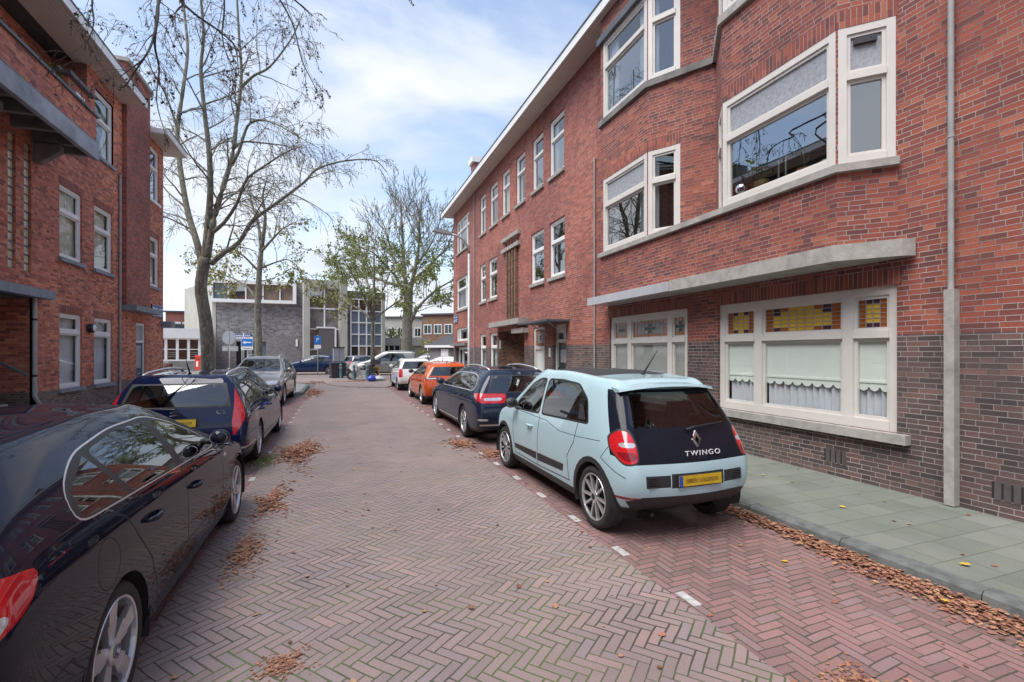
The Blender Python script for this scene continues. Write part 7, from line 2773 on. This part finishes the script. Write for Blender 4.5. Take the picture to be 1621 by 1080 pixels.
# ---------------------------------------------------------------- leaves
def litter(name, n, fn, s0=.028, s1=.05, label=None, mat='litter', zmax=.03):
    random.seed(len(name) + n)
    m = MB()
    for k in range(n):
        r_ = fn()
        if r_ is None:
            continue
        x, y, z = r_
        s_ = random.uniform(s0, s1)
        a = random.uniform(0, 6.28)
        c, d = math.cos(a), math.sin(a)
        tilt = random.uniform(-.5, .5)
        t2_ = random.uniform(-.35, .35)
        pts = [(-1.1, 0, 0), (-.35, .75, .25), (.15, .5, .2), (.55, .85, .35), (.5, .3, .15), (1.15, 0, .1), (.5, -.3, .15), (.5, -.85, .35), (.1, -.5, .2), (-.4, -.7, .25)]
        vs = []
        cu = random.uniform(-.3, 1.0)
        for (u, v, w_) in pts:
            hz_ = w_ * cu + tilt * u * .5 + t2_ * v * .5 + .35
            vs.append((x + (u * c - v * d) * s_, y + (u * d + v * c) * s_, z + max(.004, hz_ * s_)))
        ctr = (x, y, z + max(.004, (.35 - cu * .1) * s_))
        vs.append(ctr)
        m.add(vs, [(i, (i + 1) % 10, 10) for i in range(10)], mat)
    return tag(m.build(name), kind='stuff')
def kerbline():
    y = random.uniform(-.5, 4.7) if random.random() < .8 else random.uniform(4.5, 25)
    wdt = .05 + .075 * (1 + noise.noise(Vector((y * 1.3, 0, 0)))) + max(0, (3.2 - y) * .05)
    x = KR - abs(random.gauss(0, wdt * .75))
    z = random.uniform(0, .045) * max(0, 1 - (KR - x) / .4)
    return (x, y, z)
litter('fallen_leaves', 6500, kerbline, .009, .024)
def pile(cx, cy, rx, ry, h):
    def f():
        a, q = random.uniform(0, 6.28), abs(random.gauss(0, .52))
        n_ = .85 + .9 * noise.noise(Vector((math.cos(a) * 1.5 + cx, math.sin(a) * 1.5 + cy, 0)))
        return (cx + rx * q * n_ * math.cos(a), cy + ry * q * n_ * math.sin(a), random.uniform(0, 1) * h * max(0, 1 - q))
    return f
litter('leaf_pile', 2600, pile(-.62, 9.3, .42, 1.2, .07), .016, .034)
litter('leaf_pile', 1100, pile(-.75, 6.25, .22, 0.7, .03), .010, .026)
litter('leaf_pile', 800, pile(-.78, 4.8, .17, .5, .02), .007, .020)
litter('leaf_pile', 420, pile(-.30, 3.0, .15, .18, .01), .005, .013)
litter('leaf_pile', 420, pile(2.55, 1.75, .28, .20, .012), .008, .02)
litter('leaf_pile', 420, pile(2.55, 7.9, .3, .5, .02), .018, .035)
litter('leaf_pile', 600, pile(2.25, 9.0, .35, .6, .02), .018, .04)
litter('leaf_pile', 1500, pile(-1.0, 22.5, .4, 2.6, .05), .03, .055)
litter('leaf_pile', 4500, pile(1.0, 29.8, 3.0, 1.5, .03), .03, .06)
def scatter():
    if random.random() < .62:
        x, y = random.uniform(-1.1, 2.3), 1.3 + 24 * random.random() ** 1.6
        return (x, y, 0.001)
    if random.random() < .45:
        return (random.uniform(2.3, 4.1), 1.0 + 6 * random.random(), 0.001)
    return (random.uniform(4.4, 6.2), 1.0 + 14 * random.random() ** 1.5, 0.102)
litter('scattered_leaves', 260, scatter, .010, .028)
M['lyel'] = simple('yellow_leaf', (0.62, 0.40, 0.04), 0.6, var=.2)
def yel():
    return random.choice([(4.95, 1.95, .105), (4.62, 2.35, .105), (3.55, 3.0, .002), (3.9, 2.6, .03), (5.4, 4.9, .105), (4.0, 2.1, .03), (.9, 2.2, .002), (5.1, 3.6, .105), (1.75, 2.75, .002), (3.7, 2.3, .01)])
_yl = [(4.95, 1.95, .105), (4.62, 2.30, .105), (3.55, 3.0, .002), (5.4, 4.9, .105), (4.0, 2.1, .03), (5.1, 3.6, .105)]
_it = iter(_yl)
litter('yellow_leaves', len(_yl), lambda: next(_it), .024, .036, mat='lyel')
def twigs():
    return (random.uniform(-.9, .3), random.uniform(2.5, 6), .002)
# grass tufts beside the left kerb
def tuft(cx, cy, rx, ry, n):
    m = MB()
    for k in range(n):
        x, y = cx + random.gauss(0, rx), cy + random.gauss(0, ry)
        a = random.uniform(0, 6.28)
        h = random.uniform(.02, .07)
        dx, dy = math.cos(a) * .004, math.sin(a) * .004
        m.add([(x - dx, y - dy, 0), (x + dx, y + dy, 0), (x + random.uniform(-.03, .03), y + random.uniform(-.03, .03), h)], [(0, 1, 2)], 'leafg')
    tag(m.build('grass_tuft'), kind='stuff')
tuft(-1.12, 8.6, .08, .25, 700)
